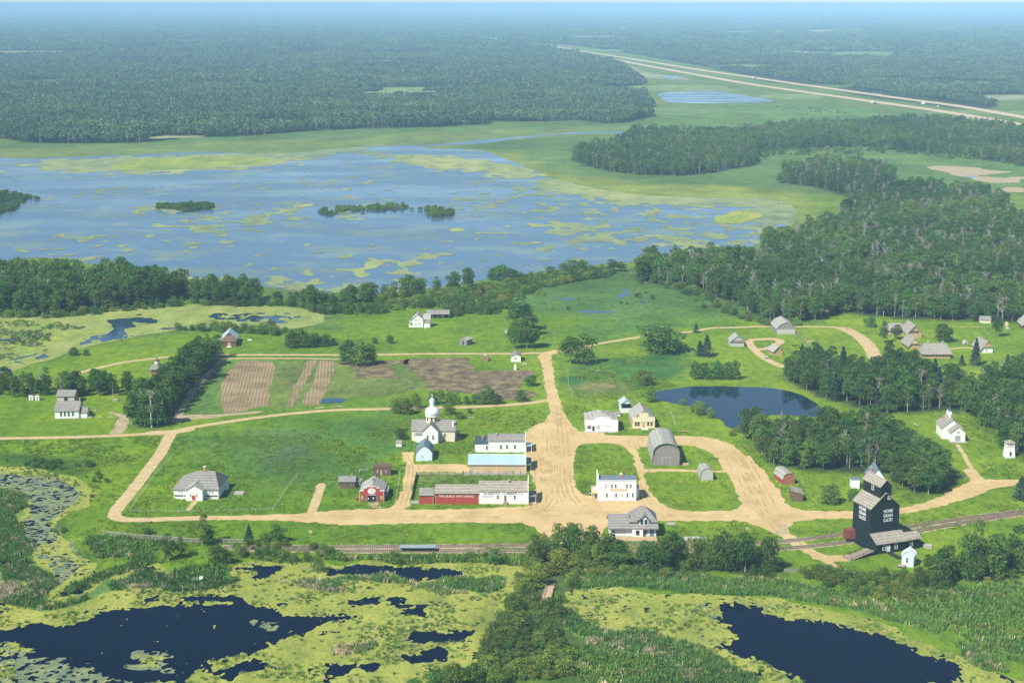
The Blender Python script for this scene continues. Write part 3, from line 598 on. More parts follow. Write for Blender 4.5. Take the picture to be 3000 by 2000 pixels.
p = PG('D', '-100,640 200,640 500,665 560,700 450,760 320,810 330,850 200,905 -100,930'); sheet('marsh_flat', lambda X, Y: np.minimum(sdf(p, X, Y) + (fbm(X / 6, Y / 6, 31, 4) - .5) * 10, (fbm(X / 7, Y / 4, 32, 5) - .40) * 9), bbox(p, 5), 1.0, 2.0, .09, 'marsh_flat', 'stuff')
# ---- roads, paths, fields
sheet('road', lambda X, Y: f_street(X, Y), (-112, 175, 425, 760), .5, 1.0, .030, 'road_sand')
allr = np.vstack([r[0] for r in ROADS])
sheet('path', lambda X, Y: np.minimum(f_roads(X, Y), -f_street(X, Y) - .02), bbox(allr, 4), .5, 1.0, .050, 'path_sand')
RUTS = [smooth(PG('H', '900,440 1550,425 2200,420 I:300,420 I:700,412 I:1200,400 I:1500,400 I:2000,412 J:0,415 J:400,410 J:700,430 J:1000,408 J:1500,385 J:1900,260 J:2200,195')), smooth(PG('E', '1430,870 1440,1000 1462,1180 1470,1300 1440,1400 I:1430,0 I:1440,200 I:1420,330 I:1300,410')),
 smooth(PG('E', '1400,870 1420,1000 1440,1180 1500,1300 1650,1420 1900,1460 2200,1460 G:0,1475 G:200,1500 G:380,1568 J:460,120 J:560,300 J:620,430')), smooth(PG('I', '1380,0 1390,200 1380,330 1200,440 600,430 0,440')), smooth(PG('E', '1500,1320 I:1520,0 I:1530,200 I:1600,330 I:1800,400 I:2200,400')),
 smooth(PG('J', '350,20 450,180 520,340 640,450 760,580 900,680 1050,745 1200,800')), smooth(PG('s', '1000,950 1080,1200 1100,1400 I:2070,150 I:2120,300 I:2250,400')), smooth(PG('c', '160,850 230,980 220,1150 170,1350 120,1500'))]
def f_ruts(X, Y):
    v = np.full(X.shape, -9.)
    for P in RUTS:
        b = bbox(P, 3); k = (X > b[0]) & (X < b[1]) & (Y > b[2]) & (Y < b[3])
        if k.any():
            c_ = 1 - line_field(P, 2, X[k], Y[k]); t = v[k]
            for off in (.75, 2.6): t = np.maximum(t, .26 - np.abs(c_ - off))
            v[k] = t
    return v + (fbm(X / 2.5, Y / 5, 88, 4) - .56) * 1.1
sheet('wheel_track', lambda X, Y: np.minimum(f_ruts(X, Y), f_street(X, Y) - .3), (-112, 175, 425, 620), .28, .55, .036, 'track_sand')
FIELDS = [PG('D', '1640,917 1760,912 1880,925 1892,960 1880,1050 1860,1100 1857,1225 1720,1250 1690,1265 1540,1280 1515,1180 1522,1090 1560,1010'), PG('D', '2120,915 2183,915 2110,1060 2060,1130 2022,1235 1965,1235 2040,1080'), PG('D', '2212,915 2310,920 2290,1010 2240,1150 2180,1225 2080,1230 2100,1160 2135,1110')]
for p in FIELDS: sheet('plowed_field', ff(p, 2.2, 5), bbox(p), .8, 1.6, .055, 'plowed')
BIGF = [PG('E', '430,915 480,900 880,897 902,990 1312,983 1335,1010 1300,1040 1240,1070 1230,1110 1360,1130 1290,1190 1150,1190 900,1145 560,1112 600,1070 470,985'), PG('E', '-20,905 180,925 470,905 455,940 260,935 380,990 370,1035 100,1030 90,960 -20,940')]
for p in BIGF: sheet('tilled_garden', ff(p, 5, 8), bbox(p), .9, 1.8, .055, 'plowed_dark')
for p, nm in ((PG('D', '1525,905 1560,905 1500,960 1400,1080 1300,1200 1250,1290 1540,1285 1600,1280 2352,1225 2352,1232 1900,1262 1540,1300 1190,1338 1200,1280 1290,1140 1420,1000'), 0), (PG('l', '1620,1415 1900,1010 1860,960 1640,850 1660,830 2000,880 2130,930 2150,1050 2000,1400'), 1), (PG('J', '660,480 710,475 722,540 690,548 655,540'), 1),
    (PG('b', '700,845 880,845 940,960 680,975'), 1), (PG('C', '1650,1115 1800,1150 2040,1158 2060,1172 2260,1180 2200,1200 2100,1215 2352,1228 2352,1262 2170,1262 2000,1235 1830,1200'), 2), (PG('C', '2170,1285 2352,1290 2352,1310 2280,1325 2200,1300'), 2)):
    sheet('bare_earth', ff(p, 3 if nm < 2 else 40, 4 if nm < 2 else 40), bbox(p), .6 if nm < 2 else 4, 1.2 if nm < 2 else 8, .045 if nm < 2 else .12, 'bare_soil')
HW1 = smooth(PG('F', '1110,89 1160,94 1205,99 1280,108 1330,117 1440,134 1600,160 1700,174 1800,189 1900,203 2050,224 2200,244 2352,270 2600,312'))
HW2 = smooth(PG('F', '1120,93 1200,102 1290,113 1330,122 1440,143 1560,165 1700,190 1800,205 1900,219 2050,240 2160,256 2300,279 2352,290 2600,334'))
sheet('highway', lambda X, Y: np.maximum(line_field(HW1, 24, X, Y), line_field(HW2, 24, X, Y)), bbox(np.vstack([HW1, HW2]), 20), 5, 8, .30, 'highway_pave')
for P in ('1205,46 1215,48 1230,52 1240,54 1210,55 1196,51', '1190,40 1196,46 1190,47', '960,66 1000,68 990,71 965,70', '1145,57 1160,58 1150,60'):
    p = PG('F', P)
    if np.abs(p).max() < 60000: sheet('distant_quarry', ff(p, 20, 60), bbox(p, 30), 30, 60, .6, 'highway_pave')
# ---- haze
hb = MB().box(-42000, 42000, -400, 66000, -2.0, 185.0).mesh('haze')
hm = bpy.data.materials.new('haze_air'); hm.use_nodes = True; hn = hm.node_tree; hn.nodes.clear()
ho = hn.nodes.new('ShaderNodeOutputMaterial'); hv = hn.nodes.new('ShaderNodeVolumePrincipled')
hv.inputs['Color'].default_value = (.44, .73, 1.0, 1); hv.inputs['Density'].default_value = HAZE_DENSITY; hv.inputs['Anisotropy'].default_value = -0.3
hn.links.new(hv.outputs[0], ho.inputs['Volume'])
tag(link_mesh('haze', hb, hm), kind='stuff')
# ------------------------------------------------------------------ vegetation
def np_mesh(name, V, Fc, mats, midx=None):
    me = bpy.data.meshes.new(name); V = np.asarray(V, float); Fc = np.asarray(Fc)
    k = Fc.shape[1]
    me.vertices.add(len(V)); me.vertices.foreach_set('co', V.ravel())
    me.loops.add(Fc.size); me.loops.foreach_set('vertex_index', Fc.ravel())
    me.polygons.add(len(Fc)); me.polygons.foreach_set('loop_start', np.arange(len(Fc)) * k); me.polygons.foreach_set('loop_total', np.full(len(Fc), k))
    for m in mats: me.materials.append(MATS[m])
    if midx is not None: me.polygons.foreach_set('material_index', midx)
    me.update(); me.validate(); return me
def leaf_quads(P, N, size, rng, jit=.7):
    n = len(P); N = N + rng.normal(0, jit, (n, 3)); N /= np.linalg.norm(N, axis=1)[:, None] + 1e-9
    R = rng.normal(0, 1, (n, 3)); U = np.cross(N, R); U /= np.linalg.norm(U, axis=1)[:, None] + 1e-9; W = np.cross(N, U)
    s = (size * rng.uniform(.6, 1.4, n))[:, None]; U = U * s; W = W * s * .7
    V = np.stack([P - U - W, P + U - W * .6, P + U * .9 + W, P - U * .7 + W * 1.1], 1).reshape(-1, 3)
    return V, np.arange(4 * n).reshape(-1, 4)
def crown(kind, seed, n, size, mat, name='crown'):
    rng = np.random.default_rng(seed); Ps = []; Ns = []
    if kind == 'spruce':
        t = rng.uniform(0, 1, n) ** .75; z = .06 + t * .93; lay = (z * 11) % 1
        r = (1 - z) * .34 * (.62 + .38 * (1 - lay)) * rng.uniform(.4, 1.2, n) * (1 + .25 * np.sin(7 * z * 6.28 + 3)) + .006; a = rng.uniform(0, 2 * np.pi, n)
        P = np.stack([r * np.cos(a), r * np.sin(a), z - r * .25], 1); N = np.stack([np.cos(a) * .5, np.sin(a) * .5, np.full(n, .8)], 1)
        V, Fq = leaf_quads(P, N, size, rng, .4); return np_mesh(name, V, Fq, [mat])
    spec = {'round': (.30, .42, .53, 19, .11, .17), 'tall': (.19, .46, .52, 17, .085, .135), 'wide': (.42, .42, .50, 24, .13, .19),
            'shrub': (.62, .40, .48, 12, .22, .34), 'open': (.26, .40, .60, 9, .08, .14), 'wisp': (.30, .42, .5, 14, .10, .18)}[kind]
    rx, rz, cz, nb, r0, r1 = spec; C = []
    for k in range(nb):
        a = k * 2.4 + rng.uniform(-.5, .5); u = rng.uniform(-.95, .95); q = math.sqrt(max(1 - u * u, 0)) * rng.uniform(.45, .8)
        C.append((q * rx * math.cos(a), q * rx * math.sin(a), cz + u * rz * .82, rng.uniform(r0, r1)))
    if kind in ('wide', 'wisp', 'shrub') or seed % 2:
        for k in range(7): C.append((rx * .62 * math.cos(k * .9 + seed), rx * .62 * math.sin(k * .9 + seed), .15 if kind != 'shrub' else .2, r0 * 1.15))
    C.append((0, 0, cz + rz * .75, r0 * 1.1)); C.append((0, 0, cz, rx * .7))
    C = np.array(C); w = C[:, 3] ** 2; w /= w.sum(); idx = rng.choice(len(C), n, p=w)
    D = rng.normal(0, 1, (n, 3)); D /= np.linalg.norm(D, axis=1)[:, None]; D[:, 2] = np.where(D[:, 2] < -.3, -D[:, 2], D[:, 2])
    rr = C[idx, 3] * rng.uniform(.72, 1.12, n)
    P = C[idx, :3] + D * rr[:, None]; P[:, 2] = np.maximum(P[:, 2], .03)
    V, Fq = leaf_quads(P, D, size, rng, .6)
    # branches seen through the gaps
    return np_mesh(name, V, Fq, [mat])
def stick_mesh(segs, mat, name, n=4):
    V = []; Fq = []
    for a, b, r0, r1 in segs:
        a = Vector(a); b = Vector(b); q = (b - a).to_track_quat('Z', 'Y'); k = len(V)
        for p, r in ((a, r0), (b, r1)):
            for i in range(n):
                t = 2 * math.pi * i / n; V.append(p + q @ Vector((r * math.cos(t), r * math.sin(t), 0)))
        Fq += [(k + i, k + (i + 1) % n, k + n + (i + 1) % n, k + n + i) for i in range(n)]
    return np_mesh(name, [tuple(v) for v in V], Fq, [mat])
def trunk(seed, kind='round'):
    r = random.Random(seed); top = .72 if kind != 'spruce' else .95
    x = r.uniform(-.02, .02); S = [((0, 0, 0), (x, 0, .35), .017, .013), ((x, 0, .35), (x * 1.5, .01, top), .013, .005)]
    if kind != 'spruce':
        for k in range(7):
            z = .28 + .055 * k; a = k * 2.4 + seed; l = .17 * (1 - .05 * k)
            S.append(((x, 0, z), (x + l * math.cos(a), l * math.sin(a), z + .14), .006, .002))
    return stick_mesh(S, 'bark', 'trunk')
def dead(seed):
    r = random.Random(seed); S = [((0, 0, 0), (r.uniform(-.02, .02), 0, .5), .021, .015), ((0, 0, .5), (r.uniform(-.03, .03), .01, 1), .015, .005)]
    for k in range(26):
        z = r.uniform(.35, .95); a = r.uniform(0, 6.28); l = r.uniform(.07, .17) * (1.25 - z * .6)
        e = (l * math.cos(a), l * math.sin(a), z + l * r.uniform(.5, 1.3)); S.append(((0, 0, z), e, .008, .003))
        for q in range(2):
            S.append(((e[0] * .6, e[1] * .6, z + (e[2] - z) * .6), (e[0] + r.uniform(-.05, .05), e[1] + r.uniform(-.05, .05), e[2] + r.uniform(0, .07)), .0055, .002))
    return stick_mesh(S, 'dead_bark', 'branches', 3)
CR = {'round': [crown('round', 100 + i, 1500, .0215, 'leaf') for i in range(4)], 'tall': [crown('tall', 200 + i, 1250, .019, 'leaf') for i in range(3)],
      'wide': [crown('wide', 300 + i, 2300, .0225, 'leaf') for i in range(3)], 'open': [crown('open', 350 + i, 620, .018, 'leaf') for i in range(3)],
      'shrub': [crown('shrub', 400 + i, 850, .042, 'leaf') for i in range(3)], 'shrub_b': [crown('shrub', 450 + i, 850, .042, 'leaf_bright') for i in range(2)],
      'willow': [crown('wisp', 500 + i, 1700, .020, 'leaf_willow') for i in range(3)], 'shrub_w': [crown('shrub', 550 + i, 850, .040, 'leaf_willow') for i in range(2)],
      'spruce': [crown('spruce', 600 + i, 1500, .024, 'needle') for i in range(2)], 'bright': [crown('wide', 650 + i, 1900, .024, 'leaf_bright') for i in range(2)]}
TR = {k: trunk(i + 3, 'spruce' if k == 'spruce' else 'round') for i, k in enumerate(CR)}
DEAD = [dead(i) for i in range(4)]
def tree(kind, x, y, h, wd=1.0, name=None, label=None, group=None, cat=None):
    r = empty(name or {'spruce': 'spruce_tree', 'shrub': 'shrub', 'shrub_b': 'shrub', 'shrub_w': 'shrub', 'willow': 'willow_tree', 'dead': 'dead_tree'}.get(kind, 'broadleaf_tree'), (x, y, 0), RNG.uniform(0, 6.28))
    r.scale = (h * wd, h * wd, h)
    tag(r, label, cat or ('shrub' if kind.startswith('shrub') else 'tree'), group)
    if kind == 'dead':
        link_mesh('branches', DEAD[RNG.integers(4)], None, r)
    else:
        v = CR[kind]; link_mesh('crown', v[RNG.integers(len(v))], None, r)
        link_mesh('trunk' if not kind.startswith('shrub') else 'stem', TR[kind], None, r)
    return r
def scatter(name, pts, variants, label=None, zr=True):
    """one object of ground cover or far wood: instances of the variant meshes on points (x, y, sx, sz, idx)"""
    P = np.asarray(pts, float); c = bpy.data.collections.new(name + '_kinds')
    for i, me in enumerate(variants): c.objects.link(bpy.data.objects.new('%s_kind_%02d' % (name, i), me))
    me = bpy.data.meshes.new(name); me.vertices.add(len(P))
    co = np.zeros((len(P), 3)); co[:, :2] = P[:, :2]; me.vertices.foreach_set('co', co.ravel())
    sc = np.stack([P[:, 2], P[:, 2], P[:, 3]], 1); a = me.attributes.new('grow', 'FLOAT_VECTOR', 'POINT'); a.data.foreach_set('vector', sc.ravel())
    ro = np.zeros((len(P), 3)); ro[:, 2] = RNG.uniform(0, 6.28, len(P)); a = me.attributes.new('turn', 'FLOAT_VECTOR', 'POINT'); a.data.foreach_set('vector', ro.ravel())
    a = me.attributes.new('pick', 'INT', 'POINT'); a.data.foreach_set('value', P[:, 4].astype(np.int32))
    me.update(); o = bpy.data.objects.new(name, me); COL.objects.link(o); tag(o, label, kind='stuff')
    ng = bpy.data.node_groups.new(name, 'GeometryNodeTree')
    ng.interface.new_socket('Geometry', in_out='INPUT', socket_type='NodeSocketGeometry'); ng.interface.new_socket('Geometry', in_out='OUTPUT', socket_type='NodeSocketGeometry')
    N = ng.nodes.new; gi = N('NodeGroupInput'); go = N('NodeGroupOutput'); ip = N('GeometryNodeInstanceOnPoints'); ci = N('GeometryNodeCollectionInfo')
    ci.inputs[0].default_value = c; ci.inputs['Separate Children'].default_value = True; ci.inputs['Reset Children'].default_value = True
    def at_(nm, ty):
        n = N('GeometryNodeInputNamedAttribute'); n.data_type = ty; n.inputs['Name'].default_value = nm; return n.outputs['Attribute']
    L = ng.links.new
    L(gi.outputs[0], ip.inputs['Points']); L(ci.outputs[0], ip.inputs['Instance']); ip.inputs['Pick Instance'].default_value = True
    L(at_('pick', 'INT'), ip.inputs['Instance Index']); L(at_('turn', 'FLOAT_VECTOR'), ip.inputs['Rotation']); L(at_('grow', 'FLOAT_VECTOR'), ip.inputs['Scale'])
    L(ip.outputs[0], go.inputs[0]); m = o.modifiers.new('grow', 'NODES'); m.node_group = ng
    return o
def grid_pts(P, s, jit=.45, seed=0, edge=0.0, thin=None):
    rng = np.random.default_rng(seed); b = bbox(P, 0)
    X, Y = np.meshgrid(np.arange(b[0], b[1], s), np.arange(b[2], b[3], s)); X = X + rng.uniform(-jit, jit, X.shape) * s; Y = Y + rng.uniform(-jit, jit, Y.shape) * s
    X = X.ravel(); Y = Y.ravel(); k = sdf(P, X, Y) + (fbm(X / 14, Y / 14, 55, 3) - .5) * 8 > edge
    k &= np.abs(X) < .36 * Y + 30
    X = X[k]; Y = Y[k]
    if thin is not None: k = rng.uniform(0, 1, len(X)) < thin(X, Y); X = X[k]; Y = Y[k]
    return X, Y
# ---- woods near enough to tell the trees apart: the largest 260 single, the others one wood
NEAR = []   # x, y, h, wd, kind, group, label
def wood(P, s, h0, h1, kinds, group, label, seed, thin=None, edge=0):
    X, Y = grid_pts(P, s, .45, seed, edge, thin); rng = np.random.default_rng(seed + 1)
    for x, y in zip(X, Y):
        k = rng.choice([a for a, _ in kinds], p=[b for _, b in kinds])
        h = rng.uniform(h0, h1) * (.78 + .5 * float(vnoise(np.array(x / 17), np.array(y / 17), seed)))
        if k.startswith('shrub'): h *= .35
        NEAR.append((x, y, h, rng.uniform(.85, 1.2), k, group, label))
AS = [('round', .42), ('tall', .30), ('open', .16), ('wide', .06), ('dead', .06)]
wood(W_CEN, 4.6, 7.5, 11.5, [('round', .4), ('tall', .3), ('open', .2), ('shrub_b', .04), ('dead', .06)], 'trees of the wood behind the grain elevator', 'dark green broadleaf tree of the dense wood between the pond and the grain elevator', 1)
wood(W_LOW, 4.9, 8.0, 12.5, [('round', .42), ('tall', .33), ('open', .13), ('spruce', .06), ('dead', .06)], 'trees of the wood in front of the thatched farmyards', 'broadleaf tree of the dense wood in front of the thatched farm houses at the right', 2)
wood(W_BREAK, 4.3, 10, 13.5, [('tall', .45), ('round', .38), ('open', .1), ('dead', .07)], 'trees of the windbreak beside the plowed field', 'tall dark tree of the slanting windbreak left of the plowed field', 3)
wood(W_ROWL, 4.6, 7, 9.5, [('tall', .4), ('round', .4), ('open', .12), ('dead', .08)], 'tree row behind the schoolhouse', 'tree of the row running behind the white schoolhouse', 4)
wood(W_LEFT, 5.2, 9.5, 15.5, [('round', .5), ('tall', .3), ('wide', .1), ('open', .06), ('dead', .04)], 'trees on the left lake shore', 'dark tree of the wood on the near lake shore at the left edge', 5)
wood(W_LEFT2, 5.6, 9, 12, [('tall', .5), ('round', .5)], 'grove above the weedy slough', 'tree of the small grove between lake and yellow slough', 6)
wood(W_SHORE, 7.5, 7, 11.5, [('round', .45), ('wide', .3), ('tall', .15), ('willow', .1)], 'trees along the near lake shore', 'tree of the broken row along the near shore of the lake', 7)
wood(W_RAIL, 5.0, 5.5, 9.0, [('round', .38), ('willow', .22), ('wide', .2), ('shrub', .1), ('tall', .1)], 'trees along the railway near the station', 'bushy tree of the belt below the railway and the station', 8)
wood(W_LR, 4.8, 5.0, 9.0, [('round', .45), ('willow', .15), ('wide', .2), ('shrub', .2)], 'trees below the grain elevator', 'bushy tree of the thicket below the grain elevator', 9)
wood(W_BIG, 5.6, 9, 13.5, [('round', .36), ('tall', .22), ('open', .16), ('wide', .04), ('dead', .22)], 'trees of the big wood with grey dead trunks', 'tree of the large wood with many grey dead trunks on the right', 10)
wood(W_MID, 7.2, 9, 13, [('round', .4), ('tall', .32), ('open', .18), ('dead', .10)], 'trees of the wood beyond the lake', 'tree of the wood between the lake and the highway', 11)
wood(W_MID2, 7.2, 8, 12, [('round', .4), ('tall', .3), ('open', .12), ('dead', .18)], 'trees of the copse right of the lake', 'tree of the copse at the right end of the lake', 12)
NEAR.sort(key=lambda t: -t[2] / t[1])
GX = {}
SHORT = dict(zip(('trees of the wood behind the grain elevator', 'trees of the wood in front of the thatched farmyards', 'trees of the windbreak beside the plowed field', 'tree row behind the schoolhouse', 'trees on the left lake shore', 'grove above the weedy slough', 'trees along the near lake shore', 'trees along the railway near the station', 'trees below the grain elevator', 'trees of the big wood with grey dead trunks', 'trees of the wood beyond the lake', 'trees of the copse right of the lake'),
    ('the elevator wood', 'the farmyard wood', 'the windbreak', 'the schoolhouse row', 'the left shore wood', 'the slough grove', 'the lake shore row', 'the railway belt', 'the elevator thicket', 'the big grey-trunked wood', 'the wood beyond the lake', 'the lake-end copse')))
for t in NEAR[:420]:
    b = GX.setdefault(t[5], [1e9, -1e9, 1e9, -1e9]); b[0] = min(b[0], t[0]); b[1] = max(b[1], t[0]); b[2] = min(b[2], t[1]); b[3] = max(b[3], t[1])
for t in NEAR: GX.setdefault(t[5], [0, 1, 0, 1])
cnt = {}; rest = []
LIM = {'spruce': 40, 'dead': 120}
for x, y, h, wd, k, g, lb in NEAR:
    gx = GX[g]; fx = (x - gx[0]) / max(gx[1] - gx[0], 1); fy = (y - gx[2]) / max(gx[3] - gx[2], 1)
    where = ('front ' if fy < .34 else 'middle ' if fy < .67 else 'back ') + ('left part' if fx < .34 else 'centre' if fx < .67 else 'right part')
    shp = {'round': 'round-crowned', 'tall': 'tall narrow', 'open': 'thin open-crowned', 'wide': 'broad low', 'willow': 'pale feathery'}.get(k, 'bushy')
    gn = SHORT[g]
    lb = '%s %s tree in the %s of %s' % ('tall' if h > 11 and k != 'tall' else 'middling' if h > 8.5 else 'short', shp, where, gn)
    kk = 'dead' if k == 'dead' else 'spruce' if k == 'spruce' else 'shrub' if k.startswith('shrub') else 'broad'
    if cnt.get(kk, 0) < LIM.get(kk, 245 if kk == 'broad' else 60):
        cnt[kk] = cnt.get(kk, 0) + 1
        if kk == 'dead': tree('dead', x, y, h * 1.02, wd, label='bare grey dead tree in the ' + where + ' of ' + gn, group='dead trunks in ' + g)
        elif kk == 'spruce': tree(k, x, y, h, wd, label='dark spruce in the ' + where + ' of ' + gn, group='spruces of ' + g)
        elif kk == 'shrub': tree(k, x, y, h, wd, label='low bush in the ' + where + ' of ' + gn, group='bushes among the ' + g)
        else: tree(k, x, y, h, wd, label=lb, group=g)
    else: rest.append((x, y, h, wd, k))
KS = []; KI = {}
for k, v in CR.items():
    KI[k] = (len(KS), len(v)); KS += v
KI['dead'] = (len(KS), 4); KS += DEAD
# whole trees: crown and trunk in one mesh for the mass of the woods
def joined(a, b):
    bm = bmesh.new(); bm.from_mesh(a); n = len(bm.faces)
    if b: bm.from_mesh(b)
    me = bpy.data.meshes.new('tree'); bm.faces.ensure_lookup_table()
    for i in range(n, len(bm.faces)): bm.faces[i].material_index = 1
    bm.to_mesh(me); bm.free(); me.materials.append(a.materials[0])
    if b: me.materials.append(b.materials[0])
    return me
KW = []
for k, v in CR.items(): KW += [joined(m, TR[k]) for m in v]
KW += DEAD
rp = [(x, y, h * wd, h, KI[k][0] + int(RNG.integers(KI[k][1]))) for x, y, h, wd, k in rest]
scatter('woodland', rp, KW)
# ---- the far forest
def far_tree(seed):
    rng = np.random.default_rng(seed); n = 105; rx = .27 + .08 * rng.random()
    D = rng.normal(0, 1, (n, 3)); D /= np.linalg.norm(D, axis=1)[:, None]; D[:, 2] = np.abs(D[:, 2]) * 1.2 - .35
    P = D * np.array([rx, rx, .42]) * rng.uniform(.75, 1.08, (n, 1)) + np.array([0, 0, .55])
    V, Fq = leaf_quads(P, D, .066, rng, .5); return np_mesh('far_tree', V, Fq, ['leaf_far'])
def far_patch(seed, n=26):
    rng = np.random.default_rng(seed); Vs = []; Fs = []; k = 0
    for i in range(n):
        c = np.array([rng.uniform(-.5, .5), rng.uniform(-.5, .5), 0]); h = rng.uniform(.75, 1.25); m = 12
        D = rng.normal(0, 1, (m, 3)); D /= np.linalg.norm(D, axis=1)[:, None]; D[:, 2] = np.abs(D[:, 2])
        P = D * np.array([.11, .11, .45 * h]) + c + np.array([0, 0, .5 * h])
        V, Fq = leaf_quads(P, D, .065, rng, .4); V[:, 2] = (V[:, 2] - P.repeat(4, 0)[:, 2]) * 3 + P.repeat(4, 0)[:, 2]
        Vs.append(V); Fs.append(Fq + k); k += len(V)
    return np_mesh('far_grove', np.vstack(Vs), np.vstack(Fs), ['leaf_far'])
FT = [far_tree(i) for i in range(6)] + [joined(CR['tall'][0], TR['tall'])] + [DEAD[0], DEAD[1]]
def lod_pts(P, d0, d1, s, seed):
    X, Y = grid_pts(P, s, .5, seed)
    k = (Y >= d0) & (Y < d1)
    for c in CLEAR:
        b = bbox(c, 60); q = (X > b[0]) & (X < b[1]) & (Y > b[2]) & (Y < b[3])
        if q.any():
            t = k[q]; t &= sdf(c, X[q], Y[q]) + (fbm(X[q] / 40, Y[q] / 40, 12, 3) - .5) * 50 < 0; k[q] = t
    for h in (HW1, HW2): k &= line_field(h, 90, X, Y) < 0
    return X[k], Y[k]
fp = []
for P, sd_ in ((FOREST, 60), (FOREST2, 70)):
    for d0, d1, s in ((0, 3000, 6.3), (3000, 5200, 8.8)):
        Pc = P.copy(); Pc[:, 1] = np.clip(Pc[:, 1], 0, d1 + 200); Pc[:, 0] = np.clip(Pc[:, 0], -.4 * (d1 + 200), .4 * (d1 + 200))
        X, Y = lod_pts(Pc, d0, d1, s, sd_ + d0)
        X2 = (sdf(P, X, Y) > 0) & ((fbm(X / 60, Y / 90, 401, 4) > .36) | (RNG.uniform(0, 1, len(X)) < .35)); X = X[X2]; Y = Y[X2]
        hh = RNG.uniform(8.5, 13.5, len(X)) * (.55 + .5 * vnoise(X / 60, Y / 60, 5) + .45 * vnoise(X / 17, Y / 17, 15)); ix = RNG.integers(0, 6, len(X)); dd = RNG.uniform(0, 1, len(X)); ix = np.where(dd < .11, RNG.integers(7, 9, len(X)), ix)
        ix = np.where((dd > .93) & (Y < 2600), 6, ix)
        fp += list(zip(X, Y, hh * RNG.uniform(.85, 1.3, len(X)) * (s / 6.8), hh, ix))
scatter('far_forest', fp, FT)
PT = [far_patch(i) for i in range(5)]; pp = []
for P, sd_ in ((FOREST, 80), (FOREST2, 90)):
    for d0, d1, s in ((5200, 9000, 34), (9000, 16000, 70), (16000, 34000, 160)):
        Pc = P.copy(); Pc[:, 1] = np.clip(Pc[:, 1], 0, d1 + 200); Pc[:, 0] = np.clip(Pc[:, 0], -.4 * (d1 + 200), .4 * (d1 + 200))
        X, Y = lod_pts(Pc, d0, d1, s, sd_ + d0); k = sdf(P, X, Y) > 0; X = X[k]; Y = Y[k]
        hh = RNG.uniform(10, 16, len(X)) * (.6 + .8 * vnoise(X / (s * 5), Y / (s * 9), 6)) * (1 if s < 100 else 1.3)
        pp += list(zip(X, Y, np.full(len(X), s * 1.25), hh, RNG.integers(0, 5, len(X))))
scatter('distant_forest', pp, PT)
print('near', len(NEAR), 'rest', len(rest), 'far', len(fp), 'patch', len(pp))
# ---- shrub country between the farmhouse and the lake, and low bushes along the woods
sh = []
def bushes(P, s, h0, h1, seed, keep=1.0, kinds=('shrub', 'shrub_w')):
    X, Y = grid_pts(P, s, .5, seed, 0, lambda x, y: np.where(vnoise(x / 9, y / 9, seed) > 1 - keep, 1.0, 0))
    for x, y in zip(X, Y):
        k = kinds[int(RNG.integers(len(kinds)))]; h = RNG.uniform(h0, h1); sh.append((x, y, h * RNG.uniform(.9, 1.3), h, KI[k][0] + int(RNG.integers(KI[k][1]))))
bushes(SHRUBS, 3.9, 1.8, 4.4, 21, .93, ('shrub', 'shrub_w', 'shrub'))
bushes(PG('F', '1180,640 1340,630 1420,640 1620,660 1700,715 1600,720 1300,730 1150,725'), 7, 1.0, 2.4, 22, .28)
bushes(PG('F', '1490,640 1600,668 1740,740 1850,748 1840,752 1730,748 1590,680 1500,660'), 5, 2, 4.5, 23, .8)
bushes(PG('F', '0,722 120,726 280,710 420,690 440,700 700,700 720,712 620,705 440,702 280,716 120,732 0,730'), 4, 2, 4.2, 24, .9)
bushes(PG('F', '1735,345 2080,338 2352,372 2352,384 2070,352 1740,360 1740,385 1570,392 1580,380 1800,372 1960,370 1960,378 1800,385'), 9, 2, 5, 25, .55)
bushes(PG('D', '1240,700 1450,680 1640,680 2000,720 2352,790 2352,830 2000,820 1980,760 1700,740 1280,705'), 4, 1.6, 4.5, 26, .55)
bushes(PG('I', '0,690 900,680 1280,740 1280,755 900,745 400,735 0,735'), 2.6, .8, 2.0, 27, .75)
bushes(PG('H', '1600,600 2352,665 2352,735 1900,735 1700,700'), 2.6, .9, 2.2, 28, .7)
bushes(PG('H', '0,30 640,40 760,160 640,300 560,400 480,560 380,540 360,450 600,340 650,240 560,160 420,110 200,80 0,60'), 2.8, .7, 1.9, 29, .5, ('shrub_b', 'shrub'))
bushes(PG('J', '680,780 900,830 1200,960 1500,980 1900,900 2352,800 2352,860 1950,960 1500,1040 1150,980 880,860'), 3.0, 1.0, 3.0, 30, .6, ('shrub', 'shrub_w'))
bushes(PG('F', '1830,1312 1890,1300 1960,1325 2010,1335 2060,1320 2110,1325 2110,1365 2060,1372 1960,1362 1880,1348'), 2.6, 1.4, 3.2, 33, .95, ('shrub', 'shrub_w'))
bushes(PG('G', 'E:2230,1190 60,1225 250,1330 330,1390 430,1410 300,1430 100,1300 0,1250'), 3.0, 1.0, 2.6, 31, .5)
bushes(PG('I', '880,1480 950,1310 1050,1150 1140,1010 1215,880 1300,740 1420,780 1440,860 1360,960 1340,1060 1420,1080 1480,1000 1560,900 1650,800 1680,760 1640,880 1560,960 1470,1060 1480,1200 1520,1350 1560,1568 900,1600'), 2.6, 1.5, 3.8, 32, .93, ('shrub_w', 'shrub_b', 'shrub_w'))
bushes(PG('F', '1200,1285 1240,1278 1320,1275 1400,1300 1560,1305 1700,1300 1800,1300 1830,1318 1800,1326 1720,1332 1560,1330 1400,1325 1320,1318 1240,1308'), 3.2, 1.4, 3.2, 34, .8, ('shrub', 'shrub_w', 'shrub'))
scatter('shrubbery', sh, KW)
